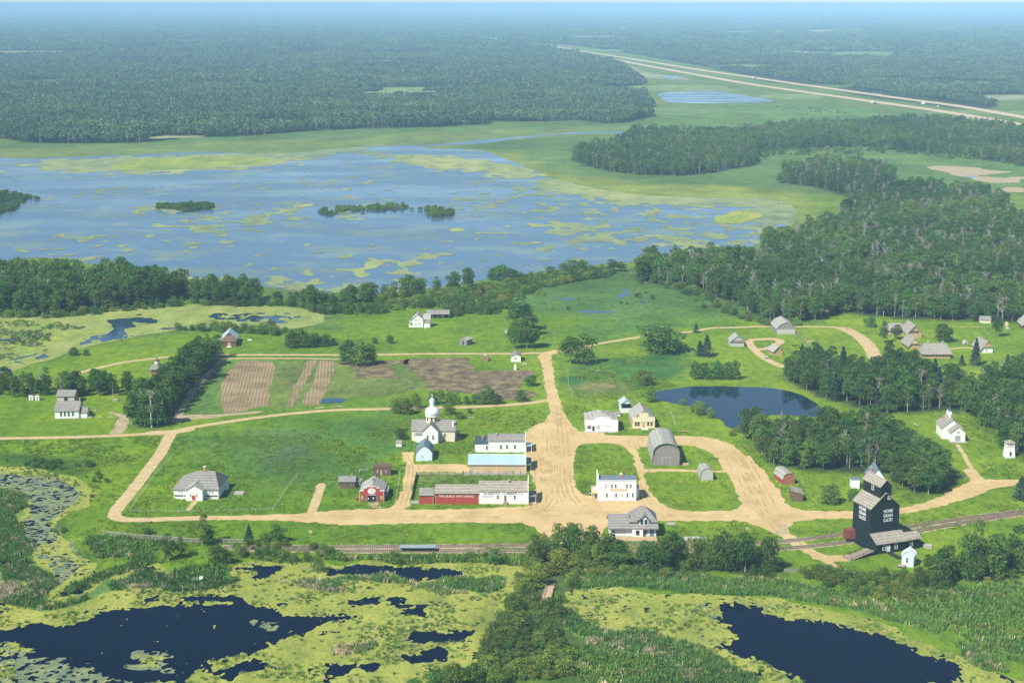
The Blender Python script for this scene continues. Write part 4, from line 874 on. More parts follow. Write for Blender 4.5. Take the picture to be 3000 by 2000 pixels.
# ---- reeds and tall grass in tufts
def tuft(seed, mat, n=16, wdt=.035, spread=.45):
    rng = np.random.default_rng(seed); V = []; Fq = []
    for i in range(n):
        a = rng.uniform(0, 6.28); r = spread * math.sqrt(rng.random()); x = r * math.cos(a); y = r * math.sin(a); h = rng.uniform(.6, 1.05); t = rng.uniform(0, 3.14); l = rng.normal(0, .16, 2)
        c, s = math.cos(t) * wdt, math.sin(t) * wdt; k = len(V)
        V += [(x - c, y - s, 0), (x + c, y + s, 0), (x + c + l[0], y + s + l[1], h), (x - c * .4 + l[0], y - s * .4 + l[1], h)]; Fq.append((k, k + 1, k + 2, k + 3))
    return np_mesh('tuft', V, Fq, [mat])
TF = [tuft(i, 'reed', 16, .05) for i in range(3)] + [tuft(10 + i, 'reed_dry', 14, .05) for i in range(2)] + [tuft(20 + i, 'weed_tuft', 18, .06) for i in range(3)]
def reeds(name, polys, s, h0, h1, seed, mix=(.85, .15, 0), keep=.75, base=True, sc=2.2):
    pts = []
    for j, P in enumerate(polys):
        X, Y = grid_pts(P, s, .5, seed + j, 0, lambda x, y: (fbm(x / 5, y / 8, seed, 3) > 1 - keep).astype(float))
        for x, y in zip(X, Y):
            dry = vnoise(np.array(x / 6), np.array(y / 6), 99 + seed); q = RNG.random()
            i = int(RNG.integers(3, 5)) if q < mix[1] * 2 * dry else (int(RNG.integers(5, 8)) if q > 1 - mix[2] else int(RNG.integers(0, 3)))
            h = RNG.uniform(h0, h1); pts.append((x, y, sc * RNG.uniform(.8, 1.3), h, i))
        if base: sheet(name + '_bed', ff(P, 4, 4), bbox(P), .7, 1.4, .075, 'reed_base', 'stuff')
    scatter(name, pts, TF); return len(pts)
RB = [PG('H', '90,1005 250,960 330,1040 500,1000 640,940 740,860 860,850 960,800 1100,840 1190,890 1260,920 1400,900 1560,870 1670,850 1600,880 1400,925 1200,945 1050,880 900,880 760,930 640,990 500,1040 350,1075 230,1060'),
      PG('I', '-100,865 0,830 180,840 330,825 450,870 560,885 700,860 850,855 960,870 1040,840 1120,835 1125,910 1040,940 960,950 870,930 700,925 560,925 400,885 200,865 0,860'),
      PG('H', '-60,240 60,250 180,290 170,360 130,470 150,600 200,700 260,760 -60,760'), PG('H', '0,760 200,760 350,820 400,880 300,960 240,930 180,880 0,850'),
      PG('I', '1500,1075 1560,1080 1600,1150 1800,1210 2100,1235 2300,1300 J:0,1300 J:100,1330 J:220,1410 J:330,1480 J:480,1530 J:560,1600 J:400,1600 J:200,1480 J:0,1380 2200,1330 2000,1290 1800,1270 1640,1250 1520,1180'),
      PG('I', '1700,800 2000,770 2352,800 J:0,800 J:400,850 J:800,880 J:1100,960 J:1400,1040 J:1600,1120 J:1800,1200 J:1750,1230 J:1500,1140 J:1250,1080 J:900,1010 J:500,960 J:100,940 2352,930 1900,900 1620,930 1640,860'),
      PG('J', '1900,1300 2050,1340 2200,1440 2240,1490 2100,1480 1950,1380')]
n1 = reeds('reed_bed', RB, .85, .9, 1.7, 301, (.8, .10, .2), .86, True, 1.7)
DR = [PG('I', '520,900 700,910 960,955 1060,945 1010,965 870,960 700,965 560,930'), PG('H', '820,850 960,855 1060,870 1080,900 900,920 740,960 700,930'), PG('I', '1650,1265 1900,1280 2100,1320 2300,1390 2250,1400 2000,1350 1750,1310'), PG('H', '2000,870 2352,850 2352,950 2200,930 2000,900 1800,890'),
      PG('I', '-60,1330 100,1300 200,1290 250,1270 240,1310 80,1345 -60,1370'), PG('J', '0,1470 120,1490 140,1540 0,1560'), PG('H', '0,860 120,850 240,1000 100,1020 0,980')]
n2 = reeds('dry_reeds', DR, .9, .7, 1.2, 401, (.35, .6, 0), .7, False, 1.6)
GR = [PG('J', '1300,960 1700,930 2352,850 2352,1420 2150,1360 1900,1230 1600,1120'), PG('H', '430,940 480,890 700,790 1050,690 1060,735 850,830 640,915 500,955'), PG('H', '1180,870 1250,780 1500,750 1570,780 1570,840 1400,870 1200,900'), PG('H', '640,560 1100,600 1100,690 900,730 700,700'),
      PG('I', '0,690 1250,690 1270,750 900,740 400,735 0,735'), PG('I', '1620,1320 2000,1370 2352,1420 J:250,1500 J:400,1600 1640,1600')]
n3 = reeds('tall_grass', GR, 1.25, .7, 1.4, 501, (.15, .04, .8), .8, False, 2.4)
IS = [PG('F', '348,477 362,473 400,473 470,469 494,476 480,481 430,486 400,481'), PG('F', '733,488 760,481 800,479 838,479 836,485 800,484 760,492'), PG('F', '850,477 900,472 960,475 1010,481 1042,488 1030,497 1000,500 985,494 1004,487 960,481 900,480 850,485'), PG('F', '-60,446 0,441 30,446 88,460 60,464 40,470 20,486 -10,492 0,470 -60,462')]
XI = [grid_pts(P, 2.6, .5, 605 + i, -2, lambda x, y: (fbm(x / 14, y / 14, 66, 3) > .36).astype(float)) for i, P in enumerate(IS)]
scatter('island_bushes', [(x, y, RNG.uniform(2.2, 3.4), RNG.uniform(1.6, 3.4), KI['shrub'][0] + int(RNG.integers(3))) for X_, Y_ in XI for x, y in zip(X_, Y_)], KW)
n4 = 0; mg = []
for P, fw in ((MARSH_L, f_weed_l), (MARSH_R, f_weed_r)):
    X, Y = grid_pts(P, 1.15, .5, 701, 1.0, lambda x, y: np.clip((fbm(x / 9, y / 7, 702, 4) - .47) * 5, .03, .75)); k = fw(X, Y) > .6
    for x, y in zip(X[k], Y[k]): h = RNG.uniform(.35, .8); mg.append((x, y, RNG.uniform(.8, 1.5), h, [0, 1, 5, 6, 7, 3][int(RNG.integers(6))] if RNG.random() < .75 else 5)); n4 += 1
scatter('marsh_grass', mg, TF)
X, Y = grid_pts(PG('D', '-60,640 200,640 500,665 560,700 450,760 320,810 330,850 200,905 -60,930'), 2.2, .5, 703, 0, lambda x, y: (fbm(x / 9, y / 7, 704, 4) > .5).astype(float))
scatter('slough_grass', [(x, y, 2.2, RNG.uniform(.6, 1.2), int(RNG.integers(5, 8)) if RNG.random() < .8 else 3) for x, y in zip(X, Y)], TF)
print('tufts', n1, n2, n3, n4)
FT_M = [tuft(40 + i, 'meadow_tuft', 22, .07, .5) for i in range(4)]
MEAD = PG('F', '-60,1010 380,1000 420,985 940,960 1240,935 1270,1000 1330,850 1480,820 1560,900 1480,930 1600,990 1720,1010 1760,1075 2050,1095 2110,1145 2250,1085 2180,930 2400,940 2400,1180 2060,1250 1100,1300 200,1290 -60,1200')
BADR = [STREET, YARD] + [bl for bl in ()]
X, Y = grid_pts(MEAD, 1.25, .5, 801, 0, lambda x, y: np.clip((fbm(x / 8, y / 12, 802, 4) - .44) * 4, .04, .8))
k = (f_street(X, Y) < -.6) & (f_roads(X, Y) < -.6) & (sdf(MARSH_L, X, Y) < 0) & (sdf(RPOND, X, Y) < -1)
hh = RNG.uniform(.15, .42, k.sum()) * (.6 + .8 * vnoise(X[k] / 20, Y[k] / 20, 803))
scatter('meadow_grass', list(zip(X[k], Y[k], RNG.uniform(1.0, 1.9, k.sum()), hh, RNG.integers(0, 4, k.sum()))), FT_M)
print('meadow', k.sum())
# ---- single trees and bushes
def T(kind, zn, x, y, ytop, wpx, label, group=None, cat=None):
    g = at(zn, x, y); h = max(hz(zn, x, y, ytop), .6); w_ = wpx / ZONES[zn][2] / FPX * g.length
    nat = {'round': .66, 'tall': .46, 'wide': .88, 'open': .55, 'shrub': 1.35, 'shrub_b': 1.35, 'shrub_w': 1.35, 'willow': .66, 'spruce': .5, 'bright': .88}[kind]
    return tree(kind, g.x, g.y, h, w_ / h / nat, label=label, group=group, cat=cat)
T('wide', 'F', 1519, 806, 742, 130, 'large round dark tree standing alone on the green crop right of the road')
T('round', 'F', 1310, 835, 770, 62, 'left half of the leafy pair beside the road bend'); T('round', 'F', 1345, 836, 766, 60, 'right half of the leafy pair beside the road bend')
for i, (x, y, yt, w_) in enumerate([(1180, 745, 685, 46), (1198, 760, 672, 52), (1215, 770, 715, 44), (1190, 788, 735, 52), (1210, 800, 725, 56), (1222, 798, 745, 40), (1183, 800, 752, 44)]):
    T('tall' if i in (0, 1) else 'round', 'F', x, y, yt, w_, 'tree of the tall clump standing right of the farmhouse lane', 'tall clump right of the farmhouse lane')
for i, (x, y, yt, w_) in enumerate([(800, 836, 780, 50), (830, 840, 776, 56), (850, 836, 790, 36)]): T('willow' if i == 1 else 'wide', 'F', x, y, yt, w_, 'tree of the rounded clump at the corner of the tilled garden', 'rounded clump at the garden corner')
T('spruce', 'G', 165, 885, 735, 100, 'tall blue-green spruce near the grey granary'); T('spruce', 'G', 118, 880, 775, 76, 'shorter spruce leaning on the tall spruce near the granary')
T('spruce', 'G', 92, 722, 655, 50, 'small spruce beside the loop road')
T('spruce', 'J', 2330, 300, 140, 130, 'big spruce at the right edge beside the road'); T('spruce', 'v', 1590, 905, 480, 190, 'tall pointed spruce in front of the white thatched cottage')
T('spruce', 'v', 1375, 905, 730, 110, 'small pointed spruce left of the white thatched cottage')
for i, (x, w_) in enumerate([(80, 90), (150, 110), (230, 120), (310, 110), (365, 90)]): T('shrub', 'G', x, 1045, 915 + (i % 2) * 12, w_, 'round bush of the row above the village pond', 'bushes above the village pond')
T('bright', 'E', 2090, 1085, 975, 150, 'round bright tree left of the village pond')
T('willow', 'E', 2130, 1200, 1080, 100, 'feathery tree leaning over the left corner of the village pond')
for i, (x, y, yt, w_) in enumerate([(120, 1290, 1180, 90), (190, 1310, 1235, 70), (80, 1270, 1215, 60)]): T('willow', 'G', x, y, yt, w_, 'young willow on the near bank of the village pond', 'young willows on the pond bank')
for i, (x, y, yt, w_) in enumerate([(90, 310, 100, 190), (190, 320, 110, 190), (300, 250, 40, 150), (30, 300, 120, 150)]): T('wide', 'c', x, y, yt, w_, 'dark bushy tree of the clump left of the onion-domed church', 'dark clump left of the church')
for i, (x, y, yt, w_) in enumerate([(520, 190, 20, 150), (620, 190, 10, 150), (740, 190, 15, 160), (830, 190, 40, 110), (950, 190, 80, 120), (1040, 190, 60, 120), (1130, 190, 5, 170), (1210, 190, -60, 150), (1290, 190, 10, 170), (1370, 185, 70, 120)]): T('round' if i % 2 else 'wide', 'c', x, y, yt, w_, 'leafy tree of the hedge between garden and road', 'hedge between garden and road')
T('wide', 'c', 725, 320, 165, 190, 'dark round bush right of the church dome'); T('shrub', 'c', 860, 375, 300, 150, 'low bush right of the church'); T('shrub', 'c', 985, 310, 240, 90, 'small bush near the road above the church')
T('shrub', 'c', 1640, 155, 20, 190, 'round green bush standing at the garden corner'); T('wide', 'E', 1305, 1088, 1010, 100, 'single dark bush on the right end of the tilled garden')
T('shrub', 'c', 120, 640, 500, 190, 'low spreading bush left of the church wall'); T('shrub', 'c', 60, 560, 510, 120, 'small bush beside the church shed')
T('bright', 'J', 1010, 330, 190, 165, 'round bright green tree in the fenced yard left of the elevator'); T('bright', 'J', 1170, 310, 222, 90, 'small bright tree half hidden by the elevator')
T('tall', 'v', 150, 560, 190, 150, 'dark tree beside the big thatched barn'); T('round', 'v', 350, 500, 260, 200, 'bushy tree in front of the big thatched barn')
T('wide', 'v', 1090, 535, 250, 330, 'round dark tree on the farmyard lawn'); T('round', 'v', 1940, 460, 140, 200, 'tall dark tree beside the cream shed at the upper right')
T('shrub', 'G', 1290, 685, 615, 100, 'round bush beside the loop road bend'); T('round', 'v', 640, 830, 640, 180, 'tree at the corner of the second thatched house')
T('tall', 't', 1060, 340, 45, 160, 'tall dark tree behind the grey railway fence'); T('tall', 't', 1100, 345, 190, 110, 'lower dark tree touching the tall one behind the fence')
T('tall', 't', 700, 490, 225, 150, 'leafy tree in front of the grey fence'); T('round', 't', 820, 470, 270, 120, 'smaller leafy tree right of the fence tree')
T('round', 't', 1170, 530, 340, 220, 'round dark tree at the marsh dyke'); T('round', 't', 1280, 525, 400, 120, 'small dark tree beside the round one at the dyke')
T('spruce', 't', 1470, 330, 145, 110, 'thin pale spruce right of the grey fence'); T('round', 't', 1740, 320, 150, 200, 'round brownish-green bush beside the railway'); T('shrub', 't', 1620, 330, 230, 110, 'low dark bush left of the round railway bush')
T('shrub', 't', 500, 245, 185, 130, 'low bush behind the left end of the fence'); T('willow', 't', 1370, 470, 330, 120, 'thin young tree on the ballast edge'); T('shrub_w', 't', 1800, 485, 395, 170, 'pale bush below the railway'); T('shrub_w', 't', 2120, 600, 460, 180, 'pale bush at the dark water edge')
T('tall', 'I', 1500, 650, 455, 110, 'tallest dark poplar at the end of the main street'); T('round', 'I', 1600, 670, 470, 150, 'second tall poplar at the end of the main street')
T('round', 'I', 1340, 730, 545, 150, 'leafy tree beside the railway left of the street end'); T('willow', 'I', 1520, 800, 640, 230, 'broad pale willow in front of the poplars')
T('willow', 'I', 1340, 910, 730, 170, 'pale yellow-green willow beside the plank path'); T('round', 'I', 1060, 745, 640, 130, 'rounded tree below the railway left of the willows')
T('round', 'I', 1720, 740, 560, 130, 'dark tree left of the station'); T('wide', 'I', 1860, 760, 530, 200, 'broad tree directly below the station wing')
T('tall', 'I', 2080, 740, 610, 120, 'narrow tree below the station platform'); T('wide', 'I', 2280, 760, 520, 190, 'large tree right of the station platform')
T('wide', 'J', 290, 790, 510, 210, 'large leafy tree by the crossing signal'); T('round', 'J', 430, 800, 520, 180, 'leafy tree right of the large one by the crossing'); T('round', 'J', 590, 800, 545, 140, 'tree nearest the gravel crossing')
T('round', 'J', 180, 780, 620, 130, 'dark small tree below the railway platform'); T('tall', 'J', 2040, 800, 435, 150, 'tallest tree right of the elevator'); T('round', 'J', 1960, 860, 520, 170, 'leafy tree right of the white booth')
T('round', 'J', 2150, 850, 520, 190, 'tree near the right edge below the tracks'); T('wide', 'J', 1800, 860, 640, 190, 'bushy tree touching the white booth'); T('round', 'J', 1690, 800, 675, 90, 'tree half hiding the white booth'); T('round', 'J', 2300, 780, 480, 150, 'tree at the right edge below the tracks')
for i, (x, y, yt, w_) in enumerate([(500, 1620, 1530, 160), (640, 1620, 1460, 200), (780, 1620, 1420, 210), (920, 1600, 1430, 190), (1080, 1620, 1440, 200)]): T('wide', 'I', x, y, yt, w_, 'dark bushy tree along the bottom edge left of the willow thicket', 'dark trees along the bottom edge')
T('shrub', 'D', 505, 880, 825, 90, 'round olive bush beside the slough'); T('shrub', 'D', 592, 880, 840, 55, 'small dark bush right of the olive bush'); T('shrub', 'D', 1325, 708, 668, 55, 'round bush on the slough bank'); T('shrub', 'D', 1385, 705, 680, 45, 'flat bush on the slough bank')
T('shrub', 'D', 1868, 672, 632, 70, 'round bush standing in the slough weed')
for i, (x, y, yt, w_) in enumerate([(2010, 830, 700, 100), (2080, 825, 700, 110), (2160, 820, 725, 120), (2240, 815, 735, 100), (1990, 800, 720, 60)]): T('shrub' if i % 2 else 'wide', 'D', x, y, yt, w_, 'bush of the dark thicket right of the log house', 'thicket right of the log house')
T('shrub', 'E', 230, 800, 755, 50, 'small dark bush left of the pair below the farmhouse'); T('shrub', 'E', 335, 798, 740, 65, 'small dark bush right of the pair below the farmhouse')
for i, (x, y, yt, w_) in enumerate([(1660, 305, 215, 100), (1590, 300, 215, 110), (1530, 300, 240, 80), (1440, 330, 262, 90), (1870, 300, 215, 90), (1930, 300, 235, 80), (1110, 365, 250, 150), (1190, 370, 290, 130), (1050, 360, 270, 110), (2130, 350, 170, 150), (2210, 370, 190, 140)]): T('wide' if w_ > 95 else 'round', 'E', x, y, yt, w_, 'dark rounded tree on the near shore point of the lake', 'shore trees above the wet meadow')
# ------------------------------------------------------------------ buildings
class House:
    """a building: local x along the front, y going back, origin at the front left corner of the wall"""
    def __init__(s, name, label, zn, L, R, group=None, cat='building', depth=6, wmin=None):
        a = at(zn, *L); b = at(zn, *R); s.w = (b - a).length; s.d = depth
        s.r = tag(empty(name, a, math.atan2(b.y - a.y, b.x - a.x)), label, cat, group); s.o = a; s.k = ZONES[zn][2]
    def pt(s, face, u, z, o, w=None, d=None):
        w = s.w if w is None else w; d = s.d if d is None else d
        return {'F': (u, -o, z), 'R': (w + o, u, z), 'L': (-o, d - u, z), 'B': (w - u, d + o, z)}[face]
    def fbox(s, mb, face, u0, u1, z0, z1, o0, o1, off=(0, 0)):
        a = s.pt(face, u0, z0, o0); b = s.pt(face, u1, z1, o1)
        mb.box(min(a[0], b[0]) + off[0], max(a[0], b[0]) + off[0], min(a[1], b[1]) + off[1], max(a[1], b[1]) + off[1], z0, z1)
    def body(s, x0, x1, y0, y1, prof, axis, wall, roof, oh=.35, th=.16, wname='wall', rname='roof', z0=-.05):
        """prof: roof line as (fraction across, height); axis: direction of the ridge"""
        a0, a1 = (x0, x1) if axis == 'y' else (y0, y1); t0, t1 = (y0, y1) if axis == 'y' else (x0, x1)
        P = [(a0 + f * (a1 - a0), z) for f, z in prof]
        W = MB().prism([(P[0][0], z0)] + P + [(P[-1][0], z0)], axis, t0, t1).build(wname, wall, s.r)
        sl = (P[1][1] - P[0][1]) / max(P[1][0] - P[0][0], .01); sr = (P[-2][1] - P[-1][1]) / max(P[-1][0] - P[-2][0], .01)
        Q = [(P[0][0] - oh, P[0][1] - oh * sl)] + P[1:-1] + [(P[-1][0] + oh, P[-1][1] - oh * sr)]
        up = [(x, z + .03 + th) for x, z in Q]; dn = [(x, z + .03) for x, z in Q][::-1]
        Rf = MB().prism(up + dn, axis, t0 - oh * .8, t1 + oh * .8).build(rname, roof, s.r)
        return W, Rf
    def hip(s, x0, x1, y0, y1, ze, zr, rx0, rx1, ry0, ry1, wall, roof, oh=.4, wname='wall', rname='roof', z0=-.05):
        W = MB().box(x0, x1, y0, y1, z0, ze).build(wname, wall, s.r) if wall else None
        e = ze + .02; m = MB()
        v = [(x0 - oh, y0 - oh, e), (x1 + oh, y0 - oh, e), (x1 + oh, y1 + oh, e), (x0 - oh, y1 + oh, e)]
        v += [(p[0], p[1], e + .14) for p in v] + [(rx0, ry0, zr), (rx1, ry0 if rx1 != rx0 else ry0, zr), (rx1, ry1, zr), (rx0, ry1, zr)]
        f = [(3, 2, 1, 0), (0, 1, 5, 4), (1, 2, 6, 5), (2, 3, 7, 6), (3, 0, 4, 7)]
        if abs(rx1 - rx0) < .01: v = v[:8] + [(rx0, ry0, zr), (rx0, ry1, zr)]; f += [(4, 5, 8), (5, 6, 9, 8), (6, 7, 9), (7, 4, 8, 9)]
        elif abs(ry1 - ry0) < .01: v = v[:8] + [(rx0, ry0, zr), (rx1, ry0, zr)]; f += [(4, 5, 9, 8), (5, 6, 9), (6, 7, 8, 9), (7, 4, 8)]
        else: f += [(4, 5, 9, 8), (5, 6, 10, 9), (6, 7, 11, 10), (7, 4, 8, 11), (8, 9, 10, 11)]
        m.add(v, f); return W, m.build(rname, roof, s.r)
    def win(s, face, u, z, w=.8, h=1.4, trim='white_trim', glass='glass', off=(0, 0), name='window', fr=.12, bars=True, parent=None):
        f = MB(); g = MB(); q = s.fbox
        q(f, face, u - w / 2 - fr, u - w / 2, z - fr, z + h + fr, -.02, .09, off); q(f, face, u + w / 2, u + w / 2 + fr, z - fr, z + h + fr, -.02, .09, off)
        q(f, face, u - w / 2, u + w / 2, z - fr, z, -.02, .11, off); q(f, face, u - w / 2, u + w / 2, z + h, z + h + fr, -.02, .09, off)
        if bars: q(f, face, u - w / 2, u + w / 2, z + h / 2 - .035, z + h / 2 + .035, -.02, .07, off)
        q(g, face, u - w / 2, u + w / 2, z, z + h, -.01, .03, off)
        fo = f.build(name, trim, s.r); g.build('pane', glass, fo); return fo
    def door(s, face, u, w=1.0, h=2.1, mat='brown_door', trim='white_trim', off=(0, 0), z=0.1):
        d = MB(); f = MB(); k = MB()
        s.fbox(d, face, u - w / 2, u + w / 2, z, z + h, -.02, .05, off)
        for a, b, c, e in ((u - w / 2 - .12, u - w / 2, z, z + h), (u + w / 2, u + w / 2 + .12, z, z + h), (u - w / 2 - .12, u + w / 2 + .12, z + h, z + h + .13)): s.fbox(f, face, a, b, c, e, -.02, .09, off)
        s.fbox(k, face, u + w * .32, u + w * .38, z + h * .45, z + h * .5, .05, .12, off)
        o = d.build('door', mat, s.r); f.build('frame', trim, o); k.build('handle', 'steel', o); return o
    def box(s, name, mat, x0, x1, y0, y1, z0, z1, parent=None): return MB().box(x0, x1, y0, y1, z0, z1).build(name, mat, parent or s.r)
    def chimney(s, x, y, z0, z1, w=.55, mat='brick', cap=None):
        o = s.box('chimney', mat, x - w / 2, x + w / 2, y - w / 2, y + w / 2, z0, z1)
        s.box('cap', cap or 'stone', x - w / 2 - .06, x + w / 2 + .06, y - w / 2 - .06, y + w / 2 + .06, z1, z1 + .14, o)
    def text(s, body, face, u, z, h, mat, o=.05, width=None, off=(0, 0), name='lettering', parent=None, spacing=1.0, bold=.02):
        c = bpy.data.curves.new('lettering', 'FONT'); c.body = body; c.size = 1; c.extrude = .0; c.offset = bold; c.align_x = 'CENTER'; c.space_character = spacing
        t = bpy.data.objects.new('lettering', c); COL.objects.link(t)
        dg = bpy.context.evaluated_depsgraph_get(); dg.update(); me = bpy.data.meshes.new_from_object(t.evaluated_get(dg)); bpy.data.objects.remove(t); 
        co = np.zeros(len(me.vertices) * 3); me.vertices.foreach_get('co', co); co = co.reshape(-1, 3); lo = co.min(0); hi = co.max(0)
        sx = (width / (hi[0] - lo[0])) if width else h / .7; sz = h / (hi[1] - lo[1])
        V = []
        for x, y, _ in co:
            q = s.pt(face, (x - (lo[0] + hi[0]) / 2) * sx * (1 if face != 'L' else 1) + u, z + (y - lo[1]) * sz, o); V.append((q[0] + off[0], q[1] + off[1], q[2]))
        me.vertices.foreach_set('co', np.array(V).ravel()); me.materials.clear(); me.update()
        return link_mesh(name, me, mat, parent or s.r)
def bld(*a, **k): return House(*a, **k)
GAB = lambda e, r, c=.5: [(0, e), (c, r), (1, e)]
GAM = lambda e, r: [(0, e), (.17, e + (r - e) * .58), (.5, r), (.83, e + (r - e) * .58), (1, e)]
ARC = lambda e, r, n=8: [(.5 - .5 * math.cos(math.pi * i / n), e + (r - e) * math.sin(math.pi * i / n) ** .8) for i in range(n + 1)]
SHD = lambda f, b: [(0, f), (.5, (f + b) / 2), (1, b)]

# ---- grain elevator
H = bld('grain_elevator', 'tall black-green grain elevator lettered in white beside the railway', 'e', (475, 1235), (880, 1180), cat='grain elevator', depth=9.4)
W = H.w
H.body(0, W, 0, 9.4, GAB(12.6, 16.9), 'y', 'elevator_siding', 'shingle_warm', .3)
c0 = W * .31; c1 = W * .69
H.body(c0, c1, .1, 9.3, GAB(18.9, 20.7), 'y', 'elevator_siding', 'shingle_warm', .3, wname='cupola_wall', rname='cupola_roof', z0=13.0)
H.win('F', W * .62, 15.0, .9, .75); H.win('L', 5.2, 17.0, .8, 1.5, off=(c0, 0))
for i, (t, wd) in enumerate((('HOME', 3.1), ('GRAIN', 3.1), ('CoLTD', 3.1))):
    H.text(t, 'F', W * .60, 10.9 - i * 1.35, 1.0, 'letter_white', width=wd, bold=.03); H.text(t, 'L', 5.0, 10.9 - i * 1.35, 1.0, 'letter_white', width=3.6, bold=.03)
H.box('skirt', 'elevator_siding', -.25, W + .25, -.25, 9.6, -.05, .9)
ann = MB().prism([(-3.6, -.05), (-3.6, 3.2), (-.02, 5.2), (-.02, -.05)], 'x', 0, W + .3).build('annex_wall', 'elevator_siding', H.r)
MB().prism([(-4.1, 3.0), (-4.1, 3.18), (-.3, 5.33), (-.3, 5.15)], 'x', -.4, W + .8).build('annex_roof', 'shingle_warm', H.r)
MB().box(W + .3, W + 5.4, -3.2, 1.6, -.05, 3.0).build('office_wall', 'elevator_siding', H.r)
MB().prism([(-3.7, 3.0), (-3.7, 3.18), (-.6, 4.5), (2.1, 3.18), (2.1, 3.0)], 'x', W + .9, W + 5.9).build('office_roof', 'shingle_warm', H.r)
H.win('F', 2.6, 1.1, .9, 1.4, off=(0, -3.6)); H.win('F', 6.6, 1.1, .8, 1.4, off=(0, -3.6)); H.door('F', 4.0, .9, 2.2, 'white_trim', off=(0, -3.6)); H.win('F', W + 2.3, 1.1, .8, 1.4, off=(0, -3.2))
H.box('deck', 'dark_wood', W + 5.5, W + 8.2, -1.6, .2, .6, .9); H.box('walkway', 'dark_wood', 3.2, 4.8, -9.5, -3.75, .25, .45)
R_ = bld('loading_ramp', 'sloping plank ramp leading up to the black-green elevator', 'e', (215, 1385), (560, 1300), cat='ramp')
MB().add([(0, 0, 0), (R_.w, 0, 0), (R_.w, 3.2, 0), (0, 3.2, 0), (0, 0, .15), (R_.w, 0, 1.35), (R_.w, 3.2, 1.35), (0, 3.2, .15)], [(3, 2, 1, 0), (4, 5, 6, 7), (0, 1, 5, 4), (1, 2, 6, 5), (2, 3, 7, 6), (3, 0, 4, 7)]).build('base', 'dark_wood', R_.r)
for i in range(int(R_.w / .45)):
    t0 = i * .45 / R_.w; z = .17 + 1.2 * t0; MB().box(i * .45, i * .45 + .38, -.1, 3.3, z, z + .07).build('plank', 'old_plank', R_.r)
for y in (0, 3.15):
    MB().bar((0, y, .8), (R_.w, y, 2.0), .06).build('handrail', 'dark_wood', R_.r)
    for x in (.1, R_.w / 2, R_.w - .1): MB().box(x - .06, x + .06, y - .06, y + .06, .1, .85 + 1.2 * x / R_.w).build('post', 'dark_wood', R_.r)
B_ = bld('engine_house', 'small white booth with white gable roof below the elevator walkway', 'e', (935, 1455), (1105, 1478), cat='shed', depth=3.6)
B_.body(0, B_.w, 0, 3.6, GAB(3.4, 4.7), 'y', 'pale_blue_siding', 'white_metal_roof', .3); B_.win('F', B_.w * .45, 1.3, .6, 1.3)
B_.box('porch', 'old_plank', -.9, 1.2, -1.8, -.05, .35, .55); B_.box('porch_base', 'dark_wood', -.8, 1.1, -1.7, -.1, -.02, .34)
# ---- onion dome church
H = bld('onion_dome_church', 'white church with silver onion dome and cross-shaped grey roof', 'c', (245, 662), (795, 670), cat='church', depth=8)
W = H.w; cx = W * .455
H.body(0, W, 0, 8, GAB(4.2, 7.0), 'x', 'cream_siding', 'shingle_grey', .35)
H.body(cx - 2.75, cx + 2.75, -3.1, 11.2, GAB(4.6, 7.3), 'y', 'white_siding', 'shingle_grey', .35, wname='transept_wall', rname='transept_roof')
H.box('corner_apse', 'white_siding', 1.6, cx - 2.8, -1.8, -.02, -.05, 3.0); MB().prism([(-2.1, 2.95), (-2.1, 3.1), (-.05, 4.1), (-.05, 3.95)], 'x', 1.4, cx - 2.8).build('apse_roof', 'shingle_grey', H.r)
MB().lathe([(2.3, 5.6), (2.3, 8.5), (2.75, 8.6), (2.75, 8.8), (2.5, 8.9)], cx, 4, 8, math.pi / 8).build('drum', 'cream_siding', H.r)
for i in range(8):
    a = i * math.pi / 4; m = MB(); m.box(-.3, .3, -.06, .1, 7.0, 8.2); o = m.build('drum_window', 'glass', H.r); o.location = (cx + 2.14 * math.cos(a + math.pi / 2), 4 + 2.14 * math.sin(a + math.pi / 2), 0); o.rotation_euler = (0, 0, a + math.pi)
paint('dome_silver', (.68, .73, .78), .4, .06, spec=.6)
MB().lathe([(2.35, 8.8), (2.62, 9.4), (2.7, 10.0), (2.5, 10.7), (2.0, 11.3), (1.35, 11.8), (.95, 12.1), (.85, 12.4)], cx, 4, 24).build('dome', 'dome_silver', H.r)
MB().lathe([(.85, 12.3), (.85, 13.6), (1.0, 13.7), (1.0, 13.8), (.8, 13.9)], cx, 4, 12).build('lantern', 'white_trim', H.r)
MB().lathe([(.75, 13.8), (.98, 14.2), (.9, 14.6), (.5, 15.0), (.18, 15.3), (.05, 15.6)], cx, 4, 16).build('small_dome', 'dome_silver', H.r)
m = MB(); m.box(cx - .06, cx + .06, 3.94, 4.06, 15.5, 17.0); m.box(cx - .4, cx + .4, 3.94, 4.06, 16.3, 16.42); m.build('cross', 'white_trim', H.r)
H.win('F', cx - 1.0, 1.6, .6, 1.5, off=(0, -3.1)); H.win('F', cx + 1.0, 1.6, .6, 1.5, off=(0, -3.1)); H.win('F', W * .77, 1.7, .65, 1.5); H.win('F', W * .04 + .3, 1.8, .4, 1.2, glass='curtained_glass')
H.chimney(W * .965 - .2, 1.6, 4.2, 7.4, .6, 'white_trim'); H.box('eave_return', 'tan_trim', -.15, 0, -.1, 8.1, 4.0, 4.2)
H.box('step', 'stone', W + .02, W + 1.6, 3.2, 4.8, -.02, .5)
